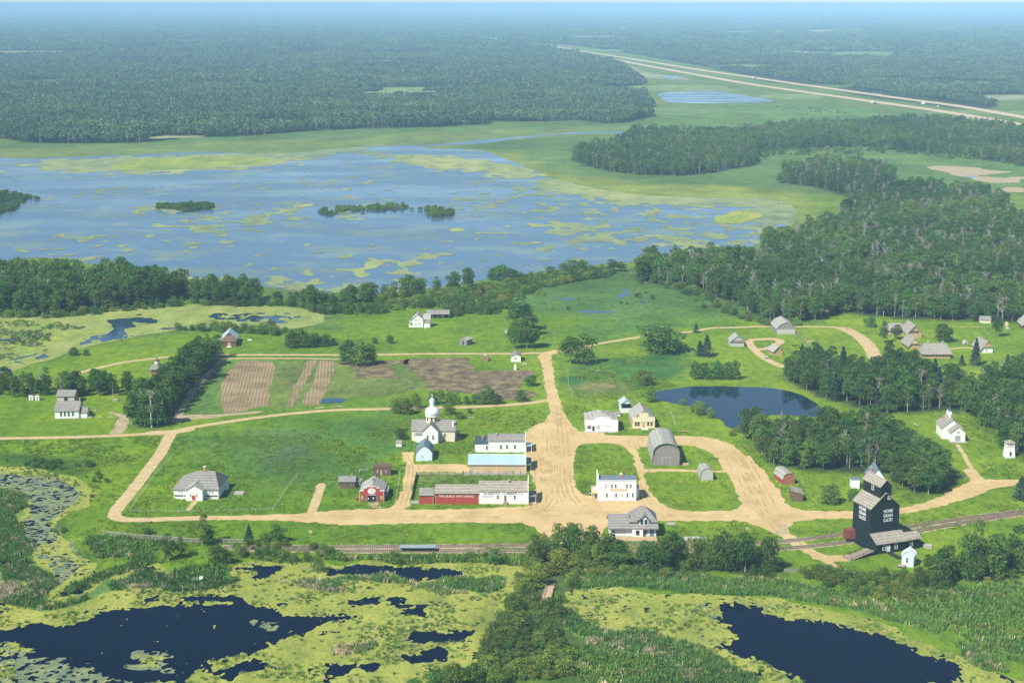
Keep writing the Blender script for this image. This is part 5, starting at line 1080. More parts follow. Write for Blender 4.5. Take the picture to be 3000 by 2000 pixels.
# ---- pale blue house below the church
H = bld('blue_house', 'small pale blue house with curved grey roof below the church', 'c', (300, 915), (505, 915), cat='house', depth=9.3)
H.body(0, H.w, 0, 9.3, [(0, 3.0), (.2, 4.4), (.5, 5.5), (.8, 4.4), (1, 3.0)], 'y', 'pale_blue_siding', 'blue_shingle', .3); H.win('F', H.w * .38, 1.4, .6, .7, glass='curtained_glass')
S_ = bld('church_shed', 'tiny white shed at the foot of the bushes left of the church', 'c', (45, 730), (115, 732), cat='shed', depth=1.8)
S_.body(0, S_.w, 0, 1.8, GAB(1.3, 2.0), 'x', 'white_siding', 'shingle_grey', .15)
# ---- long white store
H = bld('long_store', 'long white store with grey shingle roof, dark lean-to roof and brick chimneys', 'c', (1222, 803), (1690, 805), cat='shop', depth=6.5)
W = H.w
H.body(0, W, 0, 6.5, GAB(4.25, 5.8), 'x', 'white_siding', 'shingle_grey', .3)
x0 = -(170 / 468) * W
MB().prism([(0, -.05), (0, 3.2), (6, 4.2), (6, -.05)], 'x', x0, -.02).build('lean_to_wall', 'white_siding', H.r)
MB().prism([(-.3, 3.2), (-.3, 3.36), (6.2, 4.46), (6.2, 4.3)], 'x', x0 - .2, -.05).build('lean_to_roof', 'dark_roof', H.r)
for u, z in ((-.5, 1.1), (W * .345, 1.3), (W * .51, 1.4), (W * .725, 1.4)): H.win('F', u, z, .65, 1.35)
H.chimney(W * .22, 2.4, 4.9, 6.2, .8); H.chimney(x0 * .45, 3.0, 3.6, 5.0, .6)
H.box('false_front', 'white_siding', W + .02, W + .25, -.4, 7.0, -.05, 6.0)
MB().prism([(-.3, 2.4), (-.3, 2.55), (3.4, 2.65), (3.4, 2.5)], 'x', W + .27, W + 2.5).build('awning', 'pale_metal_roof', H.r)
for y in (-.1, 3.2): H.box('awning_post', 'white_trim', W + 2.2, W + 2.32, y, y + .12, 0, 2.42)
# ---- long building with light blue roof
H = bld('blue_roof_store', 'long low building with bright light blue metal roof and tan wall', 'c', (972, 1045), (1695, 1047), cat='shop', depth=9)
W = H.w
H.body(0, W, 0, 9, GAB(2.7, 4.5), 'x', 'tan_siding', 'blue_metal_roof', .35)
for i in range(1, 4): H.box('batten', 'tan_trim', W * i / 4 - .08, W * i / 4 + .08, -.06, -.005, 0, 2.6)
H.box('ridge_cap', 'white_metal_roof', -.3, W + .2, 4.35, 4.65, 4.62, 4.76); H.box('eave_board', 'white_trim', -.3, W + .3, -.46, -.36, 2.42, 2.62); H.chimney(.4, 4.6, 4.2, 5.2, .5)
H.box('false_front', 'cream_siding', W + .02, W + .3, -.3, 9.3, -.05, 6.3)
MB().prism([(-.2, 2.3), (-.2, 2.45), (8.8, 2.45), (8.8, 2.3)], 'x', W + .32, W + 2.0).build('awning', 'slate_blue_roof', H.r)
for y in (0, 4.2, 8.4): H.box('awning_post', 'tan_trim', W + 1.8, W + 1.92, y, y + .12, 0, 2.3)
# ---- lumber yard
H = bld('lumber_store', 'white lumber store lettered ALBERTA LUMBER CO on its long wall', 'c', (1104, 1465), (1724, 1467), cat='shop', depth=8)
W = H.w
H.body(0, W, 0, 8, GAB(4.4, 6.4), 'x', 'white_siding', 'shingle_warm', .3)
H.text('ALBERTA  LUMBER Co', 'F', W * .5, 3.2, .74, 'letter_dark', width=W * .82, bold=.012)
H.text('BUILDING MATERIAL', 'F', W * .175, 2.62, .34, 'letter_grey', width=W * .26); H.text('LUMBER & COAL', 'F', W * .18, 2.12, .38, 'letter_grey', width=W * .21)
H.text('DOORS', 'F', W * .455, 2.65, .36, 'letter_grey', width=W * .065); H.text('WINDOWS', 'F', W * .64, 2.65, .38, 'letter_grey', width=W * .11)
H.win('F', W * .385, 1.75, .6, 1.25, 'white_trim'); H.win('F', W * .735, 1.75, .6, 1.25, 'white_trim'); H.door('F', W * .54, .75, 1.9, 'brown_door', z=1.1)
H.box('door_step', 'old_plank', W * .54 - .6, W * .54 + .6, -.9, -.05, 0, 1.0); H.chimney(W * .61, 3.2, 5.6, 7.0, .6); H.box('plinth', 'tan_trim', -.05, W + .05, -.06, 8.05, -.02, .25)
H.box('false_front', 'white_siding', W + .02, W + .3, -.3, 8.3, -.05, 7.2); MB().prism([(.2, 2.5), (.2, 2.62), (6.4, 2.62), (6.4, 2.5)], 'x', W + .32, W + 2.8).build('awning', 'shingle_grey', H.r)
H.box('boardwalk', 'plank', W + .32, W + 2.8, 0, 6.5, -.01, .3)
for y in (.3, 6.1): H.box('awning_post', 'white_trim', W + 2.5, W + 2.62, y, y + .12, .3, 2.5)
H = bld('lumber_shed', 'long red shed lettered WE BUILD ANYTHING in cream', 'c', (548, 1462), (1096, 1464), cat='shed', depth=7)
W = H.w
H.body(0, W, 0, 7, GAB(3.65, 5.3), 'x', 'red_siding', 'shingle_warm', .3)
H.text('"WE BUILD ANYTHING"', 'F', W * .49, 2.28, .86, 'letter_cream', width=W * .86, bold=.012); H.box('corner_board', 'tan_trim', -.12, .0, -.05, 7, 0, 3.6); H.box('corner_board', 'tan_trim', W - .0, W + .1, -.05, 7, 0, 3.6); H.box('fascia', 'brown_wood', -.3, W + .3, -.38, -.32, 3.4, 3.58)
H = bld('small_red_shed', 'smallest red shed at the left end of the lumber row', 'c', (345, 1462), (520, 1462), cat='shed', depth=6)
H.body(0, H.w, 0, 6, GAB(2.9, 4.3), 'x', 'red_siding', 'shingle_grey', .3); H.box('corner_board', 'tan_trim', H.w - .1, H.w + .05, -.06, 0, 0, 2.8)
# ---- livery with round sign
H = bld('livery_barn', 'red stepped false-front barn with open doors and white arched sign', 'b', (550, 842), (1012, 842), cat='barn', depth=10.4)
W = H.w
H.body(.15, W - .0, .2, 10.4, GAB(3.1, 5.3), 'y', 'grey_wood', 'shingle_pale', .25)
pf = [(0, 0), (0, 3.6), (W * .17, 3.6), (W * .19, 4.35), (W * .30, 4.55), (W * .34, 4.95), (W * .66, 4.95), (W * .70, 4.55), (W * .81, 4.35), (W * .83, 3.6), (W, 3.6), (W, 0)]
dl, dr, dh = W * .335, W * .67, 2.15
MB().prism([(0, 0), (0, 3.6), (W * .17, 3.6), (W * .19, 4.35), (W * .30, 4.55), (dl, 4.95), (dl, 0)], 'y', -.1, .12).build('false_front', 'red_siding', H.r)
MB().prism([(dr, 0), (dr, 4.95), (W * .70, 4.55), (W * .81, 4.35), (W * .83, 3.6), (W, 3.6), (W, 0)], 'y', -.1, .12).build('false_front', 'red_siding', H.r)
MB().prism([(dl, dh), (dl, 4.95), (dr, 4.95), (dr, dh)], 'y', -.1, .12).build('false_front', 'red_siding', H.r)
m = MB()
for (a, za), (b, zb) in zip(pf[1:-1], pf[2:-1]):
    if abs(a - b) > .3: m.box(min(a, b) - .08, max(a, b) + .08, -.2, .2, max(za, zb), max(za, zb) + .16)
m.build('coping', 'white_trim', H.r)
H.box('corner_board', 'tan_trim', -.08, .12, -.16, -.11, 0, 3.6); H.box('corner_board', 'tan_trim', W - .12, W + .08, -.16, -.11, 0, 3.6)
H.box('doorway', 'dark_wood', dl, dr, .14, .19, 0, dh); H.box('lintel', 'stone', dl - .1, dr + .1, -.18, -.11, dh, dh + .2)  # dark doorway panel stands in for the shade inside the barn
for x in (dl - 1.25, dr + .05): H.box('door', 'brown_door', x, x + 1.2, -.22, -.13, .05, dh)
H.win('F', W * .1, 1.0, .4, .9, 'tan_trim', 'curtained_glass', off=(0, -.1)); H.win('F', W * .9, 1.0, .4, .9, 'tan_trim', 'curtained_glass', off=(0, -.1))
sg = MB().prism([(W * .5 + 1.25 * math.cos(t) * (1 if abs(math.cos(t)) < .99 else 1), 3.55 + .95 * math.sin(t)) for t in [math.pi * 2 * i / 16 for i in range(16)]], 'y', -.2, -.13).build('sign', 'white_trim', H.r)
H.text('LIVERY', 'F', W * .5, 3.75, .4, 'letter_dark', o=.215, width=1.9, parent=sg); H.text('STABLE', 'F', W * .5, 3.1, .36, 'letter_dark', o=.215, width=1.6, parent=sg)
H.box('roof_vent', 'green_trim', W * .5 - .35, W * .5 + .35, 5.6, 6.3, 5.2, 5.75)
H.box('side_shed', 'grey_wood', W + .02, W + .9, 3.5, 8, 0, 2.3); H.box('side_shed_roof', 'shingle_pale', W - .1, W + 1.05, 3.3, 8.2, 2.3, 2.44)
H = bld('log_workshop', 'small brown log workshop with grey roof left of the red barn', 'b', (150, 592), (462, 590), cat='shed', depth=4.6)
H.body(0, H.w, 0, 4.6, GAB(2.4, 3.5), 'x', 'brown_wood', 'shingle_grey', .3); H.win('F', H.w * .52, 1.0, .8, .8, 'grey_wood'); H.chimney(H.w * .78, 2.4, 3.3, 4.2, .4)
H.box('lean_to_wall', 'grey_wood', H.w + .02, H.w + 1.9, 1.2, 4.4, 0, 2.0); H.box('lean_to_roof', 'shingle_grey', H.w + .04, H.w + 2.1, 1.0, 4.6, 2.0, 2.15)
H.box('post', 'pale_grey_wood', .3, .42, -1.2, -1.08, 0, 1.2)
H = bld('brown_cabin', 'flat-topped brown cabin with two pale windows above the red barn', 'b', (810, 347), (1143, 345), cat='shed', depth=4.6)
H.box('wall', 'brown_wood', 0, H.w, 0, 4.6, -.05, 2.9); MB().prism([(-.1, 3.4), (-.1, 3.55), (4.8, 3.0), (4.8, 2.85)], 'x', -.15, H.w + .15).build('roof', 'brown_wood', H.r); H.box('parapet', 'brown_wood', -.1, H.w + .1, -.12, -.01, 2.7, 3.6)
H.win('F', H.w * .24, 1.0, .6, 1.2, 'brown_wood', 'curtained_glass'); H.win('F', H.w * .72, 1.0, .6, 1.2, 'brown_wood', 'curtained_glass'); H.door('F', H.w * .45, .7, 1.9, 'plank', 'brown_wood')
# ---- white house, left
H = bld('white_school', 'big white hip-roofed house with red front door in the large meadow', 'w', (312, 942), (1338, 950), cat='house', depth=14.2)
W = H.w
H.hip(0, W, 0, 14.2, 3.1, 7.2, W * .42, W * .85 * .98, 7.2, 7.2, 'white_siding', 'shingle_grey', .4)
MB().prism([(W * .30, -.05), (W * .30, 3.5), (W * .49, 5.1), (W * .675, 3.5), (W * .675, -.05)], 'y', -2.1, -.02).build('porch_wall', 'white_siding', H.r)
MB().prism([(W * .27, 3.3), (W * .27, 3.48), (W * .49, 5.4), (W * .705, 3.48), (W * .705, 3.3), (W * .49, 5.2)], 'y', -2.4, 4.6).build('porch_roof', 'shingle_pale', H.r)
H.door('F', W * .475, 1.0, 1.7, 'red_door', 'tan_trim', off=(0, -2.1)); H.win('F', W * .405, 1.5, .35, .8, off=(0, -2.1)); H.win('F', W * .545, 1.5, .35, .8, off=(0, -2.1))
for u in (.125, .185, .805, .865): H.win('F', W * u, 2.15, .36, .65)
H.win('F', W * .11, .95, W * .18, .24, 'grey_wood', bars=False); H.win('F', W * .255, .95, W * .05, .24, 'grey_wood', bars=False); H.win('F', W * .84, .95, W * .26, .22, 'grey_wood', bars=False)  # low strips are veranda gaps, their shade drawn as dark panes
for u in (2.5, 6.5, 10.5): H.win('R', u, 1.2, .8, 1.3)
H.box('side_porch', 'white_siding', W + .02, W + .9, 9, 12, -.02, 2.2); H.chimney(W * .60, 7.2, 6.6, 8.6, .7, 'brick', 'white_trim'); H.box('step', 'plank', W * .43, W * .52, -3.0, -2.2, -.01, .3)
o = bld('lumber_pile', 'pale stack of boards lying in the grass right of the white house', 'w', (1680, 862), (1925, 862), cat='wood pile')
for i in range(8):
    for j in range(3): MB().box(.1 * j, 3.3 - .12 * ((i + j) % 3), i * .34, i * .34 + .28, j * .22, j * .22 + .19).build('board', 'pale_grey_wood' if (i + j) % 3 else 'old_plank', o.r)
o = bld('garden_sign', 'small white sign leaning at the left front of the white house', 'w', (480, 1010), (515, 1010), cat='sign'); MB().box(0, .06, 0, .06, 0, .9).build('post', 'white_trim', o.r); MB().box(-.15, .45, -.04, -.001, .7, 1.1).build('board', 'white_trim', o.r)
# ---- schoolhouse
H = bld('schoolhouse', 'white schoolhouse with four tall black windows and grey roof', 'l', (278, 1018), (885, 1005), cat='school', depth=9.6)
W = H.w
H.body(0, W, 0, 9.6, GAB(3.1, 5.7), 'x', 'white_siding', 'shingle_grey', .35)
for u in (.255, .415, .575, .75): H.win('F', W * u, 1.05, .72, 1.75)
H.chimney(W * .98, 4.5, 4.6, 6.9, .5, 'brick', 'stone'); H.box('plinth', 'stone', -.04, W + .04, -.05, 9.65, -.02, .22)
x1 = W + .02; x2 = W + 3.0
H.body(x1, x2, .6, 5.0, GAB(2.2, 3.6), 'x', 'white_siding', 'shingle_grey', .25, wname='porch_wall', rname='porch_roof'); H.box('porch_step', 'stone', x2 + .03, x2 + 1.6, .8, 2.2, -.01, .4)
H = bld('grey_stable', 'grey board stable with a dark doorway standing behind the schoolhouse', 'l', (325, 620), (768, 618), cat='barn', depth=6.4)
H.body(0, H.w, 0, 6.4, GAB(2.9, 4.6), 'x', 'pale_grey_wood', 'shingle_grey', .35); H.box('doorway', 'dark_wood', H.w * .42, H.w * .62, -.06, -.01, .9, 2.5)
PR = []
for i, x in enumerate((200, 243)):
    o = bld('outhouse', ('left' if i == 0 else 'right') + ' white outhouse of the pair behind the grey stable', 'D', (x, 1190), (x + 28, 1190), group='pair of white outhouses', cat='outhouse', depth=1.7)
    o.body(0, o.w, 0, 1.7, SHD(2.2, 1.9), 'x', 'white_siding', 'shingle_grey', .12); o.door('F', o.w * .5, .6, 1.6, 'curtained_glass', z=.05)
o = bld('well_box', 'low pale wooden well cover in the grass right of the schoolhouse', 'l', (1750, 560), (1880, 560), cat='well'); MB().box(0, 1.7, 0, 1.3, 0, .45).build('curb', 'pale_grey_wood', o.r); MB().box(-.1, 1.8, -.1, 1.4, .45, .55).build('lid', 'plank', o.r)
o = bld('pump_box', 'small grey box beside the schoolhouse porch', 'l', (1265, 820), (1330, 820), cat='pump'); MB().box(0, .9, 0, .8, 0, .5).build('base', 'stone', o.r); MB().box(.35, .5, .3, .45, .5, 1.3).build('pump', 'pale_grey_wood', o.r)
# ---- log house with pale roof
H = bld('log_house', 'brown log house with pale metal roof by the slough', 'm', (1690, 560), (2005, 552), cat='house', depth=14)
W = H.w
H.body(0, W, 4.0, 14, GAB(3.0, 6.1), 'y', 'brown_wood', 'pale_metal_roof', .4)
H.hip(0, W, -.02, 3.95, 2.4, 4.6, W * .25, W * .75, 3.9, 3.9, 'brown_wood', 'brown_wood', .3, 'front_wall', 'front_roof')
H.door('F', W * .5, 1.0, 1.9, 'plank', 'tan_trim'); H.box('step', 'white_trim', W * .35, W * .65, -1.3, -.06, -.01, .25); H.chimney(W * .42, 6.2, 4.4, 7.0, .35, 'tan_trim')
H.box('side_shed', 'pale_grey_wood', -1.7, -.45, 5, 7.5, 0, 2.4); H.box('side_shed_roof', 'shingle_pale', -1.9, -.42, 4.8, 7.7, 2.4, 2.52)
H = bld('domed_chapel', 'little log chapel with white drum and brown pointed cap behind the row of trees', 'm', (165, 1165), (395, 1160), cat='church', depth=7)
W = H.w
H.hip(0, W, 0, 7, 2.3, 4.4, W / 2, W / 2, 1.4, 5.6, 'faded_red_siding', 'shingle_grey', .6); MB().lathe([(.95, 3.2), (.95, 5.3), (1.15, 5.35)], W / 2, 4, 8).build('drum', 'white_trim', H.r); MB().lathe([(1.2, 5.35), (.9, 5.9), (.3, 6.3), (.04, 7.4)], W / 2, 4, 8).build('cap', 'brown_wood', H.r)
m = MB(); m.box(W / 2 - .04, W / 2 + .04, 3.96, 4.04, 7.3, 8.2); m.box(W / 2 - .25, W / 2 + .25, 3.96, 4.04, 7.8, 7.88); m.build('cross', 'white_trim', H.r)
# ---- farmstead
H = bld('farmhouse', 'white two-storey farmhouse with four windows in its gable', 'p', (176, 487), (370, 487), cat='house', depth=8)
W = H.w
H.body(0, W, 0, 8, GAB(4.0, 6.3), 'y', 'white_siding', 'shingle_pale', .3)
H.body(W + .02, W + 3.45, 1.5, 6.5, GAB(3.7, 5.9), 'x', 'white_siding', 'shingle_pale', .25, wname='wing_wall', rname='wing_roof')
H.box('porch_room', 'white_siding', W + .5, W + 3.4, -.2, 1.47, -.02, 2.4); MB().prism([(-.5, 2.4), (-.5, 2.52), (1.45, 3.2), (1.45, 3.08)], 'x', W + .1, W + 3.6).build('porch_roof', 'shingle_grey', H.r)
for u in (.33, .66):
    H.win('F', W * u, .9, .6, 1.0, glass='curtained_glass'); H.win('F', W * u, 3.35, .5, .85, glass='curtained_glass')
H.win('F', W + 2.4, .8, .7, .9, glass='curtained_glass', off=(0, .2)); H.chimney(W * .5, 1.5, 6.0, 7.0, .4, 'slate_blue_roof')
MB().prism([(-.3, 2.2), (-.3, 2.32), (4, 2.9), (4, 2.78)], 'x', -1.8, -.04).build('veranda_roof', 'shingle_pale', H.r)
for y in (-.2, 3.6): H.box('veranda_post', 'white_trim', -1.7, -1.58, y, y + .12, 0, 2.2)
H.box('veranda_floor', 'white_trim', -1.75, -.04, -.2, 4, -.01, .3); H.box('step', 'white_trim', W + .6, W + 1.8, -1.2, -.25, -.01, .3)
H = bld('machine_shed', 'long open-fronted grey implement shed behind the farmhouse', 'p', (440, 327), (838, 325), cat='shed', depth=5.5)
W = H.w
H.box('back_wall', 'grey_wood', 0, W, 5.3, 5.5, 0, 2.1); H.box('end_wall', 'grey_wood', 0, .15, 0, 5.28, 0, 2.1); H.box('end_wall', 'grey_wood', W - .15, W, 0, 5.28, 0, 2.1)
MB().prism([(-.3, 2.1), (-.3, 2.25), (2.75, 3.9), (5.8, 2.25), (5.8, 2.1), (2.75, 3.75)], 'x', -.3, W + .3).build('roof', 'shingle_grey', H.r)
for i in range(1, 4): H.box('post', 'pale_grey_wood', W * i / 4 - .07, W * i / 4 + .07, 0, .14, 0, 2.1)
o = bld('old_truck', 'pale blue old truck parked inside the open implement shed', 'p', (670, 318), (730, 318), cat='truck'); MB().box(0, 1.7, 1.0, 4, .5, 1.1).build('body', 'pale_blue_siding', o.r); MB().box(.2, 1.5, 2.0, 3.2, 1.1, 1.7).build('cab', 'glass', o.r)
for x in (-.05, 1.6):
    for y in (1.4, 3.5):
        q = MB().lathe([(.35, 0), (.35, .2)], 0, 0, 10).build('wheel', 'rubber', o.r); q.location = (x, y, .36); q.rotation_euler = (0, math.pi / 2, 0)
H = bld('grey_granary', 'weathered grey shed turned to show two sides below the farmhouse lane', 'p', (1028, 802), (1160, 818), cat='shed', depth=5.2)
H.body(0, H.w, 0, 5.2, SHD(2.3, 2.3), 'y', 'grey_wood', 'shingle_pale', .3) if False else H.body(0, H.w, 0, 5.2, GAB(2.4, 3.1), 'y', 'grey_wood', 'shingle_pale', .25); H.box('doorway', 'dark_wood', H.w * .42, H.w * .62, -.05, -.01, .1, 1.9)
H = bld('garden_house', 'small white gabled house with one window beside the top road', 'p', (1965, 1112), (2140, 1112), cat='house', depth=7)
H.body(0, H.w, 0, 7, GAB(2.5, 3.5), 'y', 'white_siding', 'shingle_grey', .35); H.win('F', H.w * .46, 1.2, .7, .9, 'tan_trim', 'curtained_glass')
H = bld('smokehouse', 'small round-roofed brown hut in the grass plot by the top road', 'p', (1465, 1102), (1550, 1102), cat='shed', depth=3); H.body(0, H.w, 0, 3, ARC(1.4, 2.4, 6), 'y', 'faded_red_siding', 'shingle_pale', .2)
H = bld('white_kiosk', 'narrow white box below the small gabled house', 'p', (2018, 1262), (2058, 1262), cat='outhouse', depth=1.2); H.body(0, H.w, 0, 1.2, SHD(2.5, 2.2), 'x', 'white_siding', 'white_metal_roof', .1)
H = bld('stone_heap', 'low heap of boards right of the small gabled house', 'p', (2170, 1155), (2255, 1155), cat='wood pile'); 
for i in range(4): MB().box(.1 * i, 2.0 - .1 * i, i * .3, i * .3 + .26, 0, .3).build('board', 'pale_grey_wood', H.r)
H = bld('outhouse', 'tiny pale outhouse at the left foot of the tall tree clump', 'p', (1850, 600), (1895, 600), cat='outhouse', depth=1.4); H.body(0, H.w, 0, 1.4, SHD(2.1, 1.9), 'x', 'pale_grey_wood', 'shingle_grey', .1)
# ---- north side of the cross street
H = bld('arched_store', 'white store with arched parapet and hipped grey roof', 's', (145, 777), (700, 777), cat='shop', depth=12)
W = H.w
H.hip(.1, W - .1, .25, 12, 3.9, 6.2, W * .46, W * .46, 6.5, 9.0, 'white_siding', 'shingle_pale', .25)
MB().prism([(0, 0), (0, 4.3)] + [(W * (.22 + .60 * t), 4.3 + 1.3 * math.sin(math.pi * t) ** .6) for t in [i / 12 for i in range(13)]] + [(W, 4.3), (W, 0)], 'y', -.02, .22).build('parapet', 'white_siding', H.r)
H.win('F', W * .115, 1.1, 1.4, 1.2); H.win('F', W * .39, 1.1, 1.3, 1.2, glass='curtained_glass'); H.door('F', W * .245, .8, 2.0, 'dark_wood', 'tan_trim'); H.win('F', W * .645, 2.0, .5, .3, bars=False); H.win('F', W * .755, 2.0, .5, .3, bars=False)
H.box('boardwalk', 'pale_grey_wood', -.8, W + .2, -1.4, -.05, -.01, .25)
for x in (W * .40, W * .54):
    o = empty('hitching_post', H.r.matrix_basis @ Vector((x, -2.1, 0))); tag(o, ('left' if x < W * .5 else 'right') + ' red-footed post in front of the arched white store', 'post', 'red-footed posts'); MB().box(-.07, .07, -.07, .07, .3, 1.4).build('shaft', 'white_trim', o); MB().box(-.16, .16, -.16, .16, 0, .3).build('foot', 'red_door', o)
H = bld('fuel_shed', 'tiny white shed between the arched store and the cream store', 's', (662, 517), (742, 515), cat='shed', depth=2.2); H.body(0, H.w, 0, 2.2, GAB(1.0, 1.7), 'x', 'white_siding', 'shingle_grey', .15)
H = bld('open_shed', 'white shed with dark open gable front behind the cream store', 's', (752, 458), (925, 455), cat='shed', depth=6)
H.body(0, H.w, 0, 6, GAB(3.5, 5.0), 'y', 'white_siding', 'pale_metal_roof', .4); H.box('open_front_shade', 'glass', .1, H.w - .1, -.07, -.01, 1.9, 3.6)  # dark slab on the closed wall paints the shade within the open front
H = bld('cream_store', 'cream stepped false-front store with paired windows', 's', (945, 722), (1326, 718), cat='shop', depth=13)
W = H.w
H.body(.1, W - .1, .25, 13, GAB(3.6, 6.7), 'y', 'tan_siding', 'shingle_pale', .3)
MB().prism([(0, 0), (0, 4.25), (W * .30, 4.25), (W * .30, 5.8), (W * .71, 5.8), (W * .71, 4.25), (W, 4.25), (W, 0)], 'y', -.02, .22).build('false_front', 'cream_siding', H.r)
for u in (.15, .27, .70, .85): H.win('F', W * u, 1.0, .75, 1.3, 'tan_trim', 'glass')
H.door('F', W * .49, 1.1, 2.0, 'plank', 'tan_trim'); H.box('step', 'white_trim', W * .38, W * .66, -2.4, -.9, -.01, .3); H.box('deck', 'plank', -1.8, W + .6, -.88, -.04, -.01, .25); H.box('cornice', 'tan_trim', -.1, W + .1, -.16, -.04, 2.55, 2.68)
H = bld('bench', 'long pale plank bench on the grass above the street bend', 's', (1725, 790), (1925, 790), cat='bench'); MB().box(0, H.w, 0, .5, .4, .5).build('seat', 'plank', H.r)
for x in (.2, H.w - .4): MB().box(x, x + .15, .05, .45, 0, .4).build('leg', 'plank', H.r)
# ---- barns
H = bld('grey_barn', 'large weathered grey barn with arched roof beside the sandy crossing', 's', (1292, 1352), (1745, 1352), cat='barn', depth=20)
W = H.w
H.body(0, W, 0, 20, ARC(3.8, 7.8, 10), 'y', 'grey_wood', 'shingle_pale', .35)
m = MB(); P = ARC(3.8, 7.8, 10)
for (a, b), (c, d) in zip(P[:-1], P[1:]): m.bar((a * W, -.42, b + .12), (c * W, -.42, d + .12), .12)
m.build('verge_board', 'green_trim', H.r); H.door('F', W * .5, 2.8, 2.6, 'grey_wood', 'pale_grey_wood')
for y in range(2, 19, 4): H.win('L', y, 1.4, .6, .6, 'grey_wood')
o = bld('straw_bale', 'small pale block lying in the grass right of the large grey barn', 's', (1825, 1355), (1885, 1355), cat='block'); MB().box(0, 1.2, 0, .9, 0, .35).build('block', 'plank', o.r); MB().box(.1, 1.1, .1, .8, .35, .5).build('top', 'hay', o.r)
H = bld('arched_granary', 'small silver-grey granary with arched roof on the inner green', 'j', (310, 158), (522, 155), cat='shed', depth=6.6)
H.body(0, H.w, 0, 6.6, ARC(2.0, 4.0, 8), 'y', 'pale_grey_wood', 'shingle_pale', .25)
H = bld('north_barn', 'grey gambrel-roofed barn beside the upper loop road', 'n', (1490, 547), (1866, 545), cat='barn', depth=15)
H.body(0, H.w, 0, 15, GAM(2.7, 5.9), 'y', 'grey_wood', 'shingle_pale', .3); H.box('pale_boarding', 'pale_grey_wood', .02, H.w - .02, -.06, -.01, .1, 2.4)
H = bld('porch_granary', 'grey granary with a dark open porch strip left of the sandy loop', 'n', (560, 797), (830, 797), cat='shed', depth=8.5)
H.body(0, H.w, 0, 8.5, GAB(2.5, 5.0), 'y', 'pale_grey_wood', 'shingle_pale', .4); H.box('porch_shade_strip', 'dark_wood', .1, H.w - .1, -.07, -.01, 1.75, 2.2); H.box('gable_boards', 'grey_wood', H.w * .12, H.w * .88, -.09, -.01, 2.5, 3.0)  # dark strip on the solid wall paints the shade inside the porch
H = bld('log_cottage', 'small tan log cottage with grey roof inside the sandy loop', 'n', (1430, 977), (1612, 968), cat='house', depth=7)
H.body(0, H.w, 0, 7, GAB(2.0, 3.9), 'y', 'log_wall', 'shingle_pale', .6)
H = bld('hay_cart', 'small pale cart standing on the sandy loop drive', 'n', (1255, 1045), (1320, 1045), cat='cart'); MB().box(0, 1.4, 0, 2.2, .5, .9).build('box', 'pale_grey_wood', H.r)
for x in (-.1, 1.4):
    for y in (.4, 1.8): q = MB().lathe([(.35, 0), (.35, .1)], 0, 0, 10).build('wheel', 'old_plank', H.r); q.location = (x, y, .36); q.rotation_euler = (0, math.pi / 2, 0)
H = bld('well', 'little covered well left of the small log cottage', 'n', (1275, 905), (1345, 905), cat='well'); MB().box(0, 1.2, 0, 1.2, 0, .8).build('curb', 'grey_wood', H.r); MB().box(.1, .2, .5, .6, .8, 2.0).build('post', 'grey_wood', H.r); MB().box(1.0, 1.1, .5, .6, .8, 2.0).build('post', 'grey_wood', H.r); MB().prism([(-.1, 1.9), (.6, 2.5), (1.3, 1.9)], 'y', -.1, 1.3).build('roof', 'shingle_pale', H.r)
# ---- thatched farmyards, upper right
H = bld('thatched_barn', 'largest thatched barn with a second wing behind the bushes', 'v', (528, 470), (752, 470), cat='barn', depth=13)
W = H.w
H.body(0, W, 0, 13, GAB(2.0, 5.6), 'y', 'log_wall', 'thatch', .7, .3); H.hip(-8.5, .5, 6, 12, 2.0, 5.3, -6.0, -1, 9, 9, 'log_wall', 'thatch', .6, 'wing_wall', 'wing_roof'); H.box('gable_boards', 'brown_wood', W * .2, W * .8, -.08, -.01, 2.0, 3.2)
H = bld('thatched_granary', 'thatched house with yellow gable below the largest thatched barn', 'v', (560, 657), (712, 655), cat='house', depth=11)
H.body(0, H.w, 0, 11, GAB(2.0, 5.0), 'y', 'log_wall', 'thatch', .8, .3); MB().prism([(H.w * .12, 2.7), (H.w * .5, 4.5), (H.w * .88, 2.7)], 'y', -.68, -.02).build('gable', 'sign_tan', H.r)
H = bld('long_thatched_house', 'long thatched house with two chimneys seen along its side', 'v', (768, 800), (1195, 800), cat='house', depth=8)
H.hip(0, H.w, 0, 8, 1.9, 6.1, 1.0, H.w - 1, 4, 4, 'log_wall', 'thatch', .8); H.chimney(H.w * .24, 4, 5.8, 7.0, .6, 'stone'); H.chimney(H.w * .78, 4, 5.8, 7.0, .6, 'stone'); H.win('F', H.w * .5, .8, .7, .8, 'tan_trim'); H.win('F', H.w * .75, .8, .7, .8, 'tan_trim')
H = bld('white_cottage', 'whitewashed thatched cottage half hidden by a tall spruce', 'v', (1690, 715), (1862, 712), cat='house', depth=11)
H.body(0, H.w, 0, 11, GAB(2.2, 5.2), 'y', 'white_siding', 'thatch', .8, .3); MB().prism([(H.w * .1, 2.9), (H.w * .5, 4.6), (H.w * .95, 2.9)], 'y', -.68, -.02).build('gable', 'log_wall', H.r); H.win('F', H.w * .4, .8, .6, .8)
H = bld('cream_shed', 'small cream shed with grey roof at the wood edge', 'v', (1672, 247), (1832, 250), cat='shed', depth=4.5); H.body(0, H.w, 0, 4.5, GAB(1.7, 3.1), 'x', 'cream_siding', 'shingle_grey', .3)
H = bld('edge_barn', 'thatched barn cut by the right edge of the picture', 'v', (2335, 345), (2560, 350), cat='barn', depth=12); H.body(0, H.w, 0, 12, GAB(2.1, 5.8), 'y', 'brown_wood', 'shingle_pale', .6, .3)
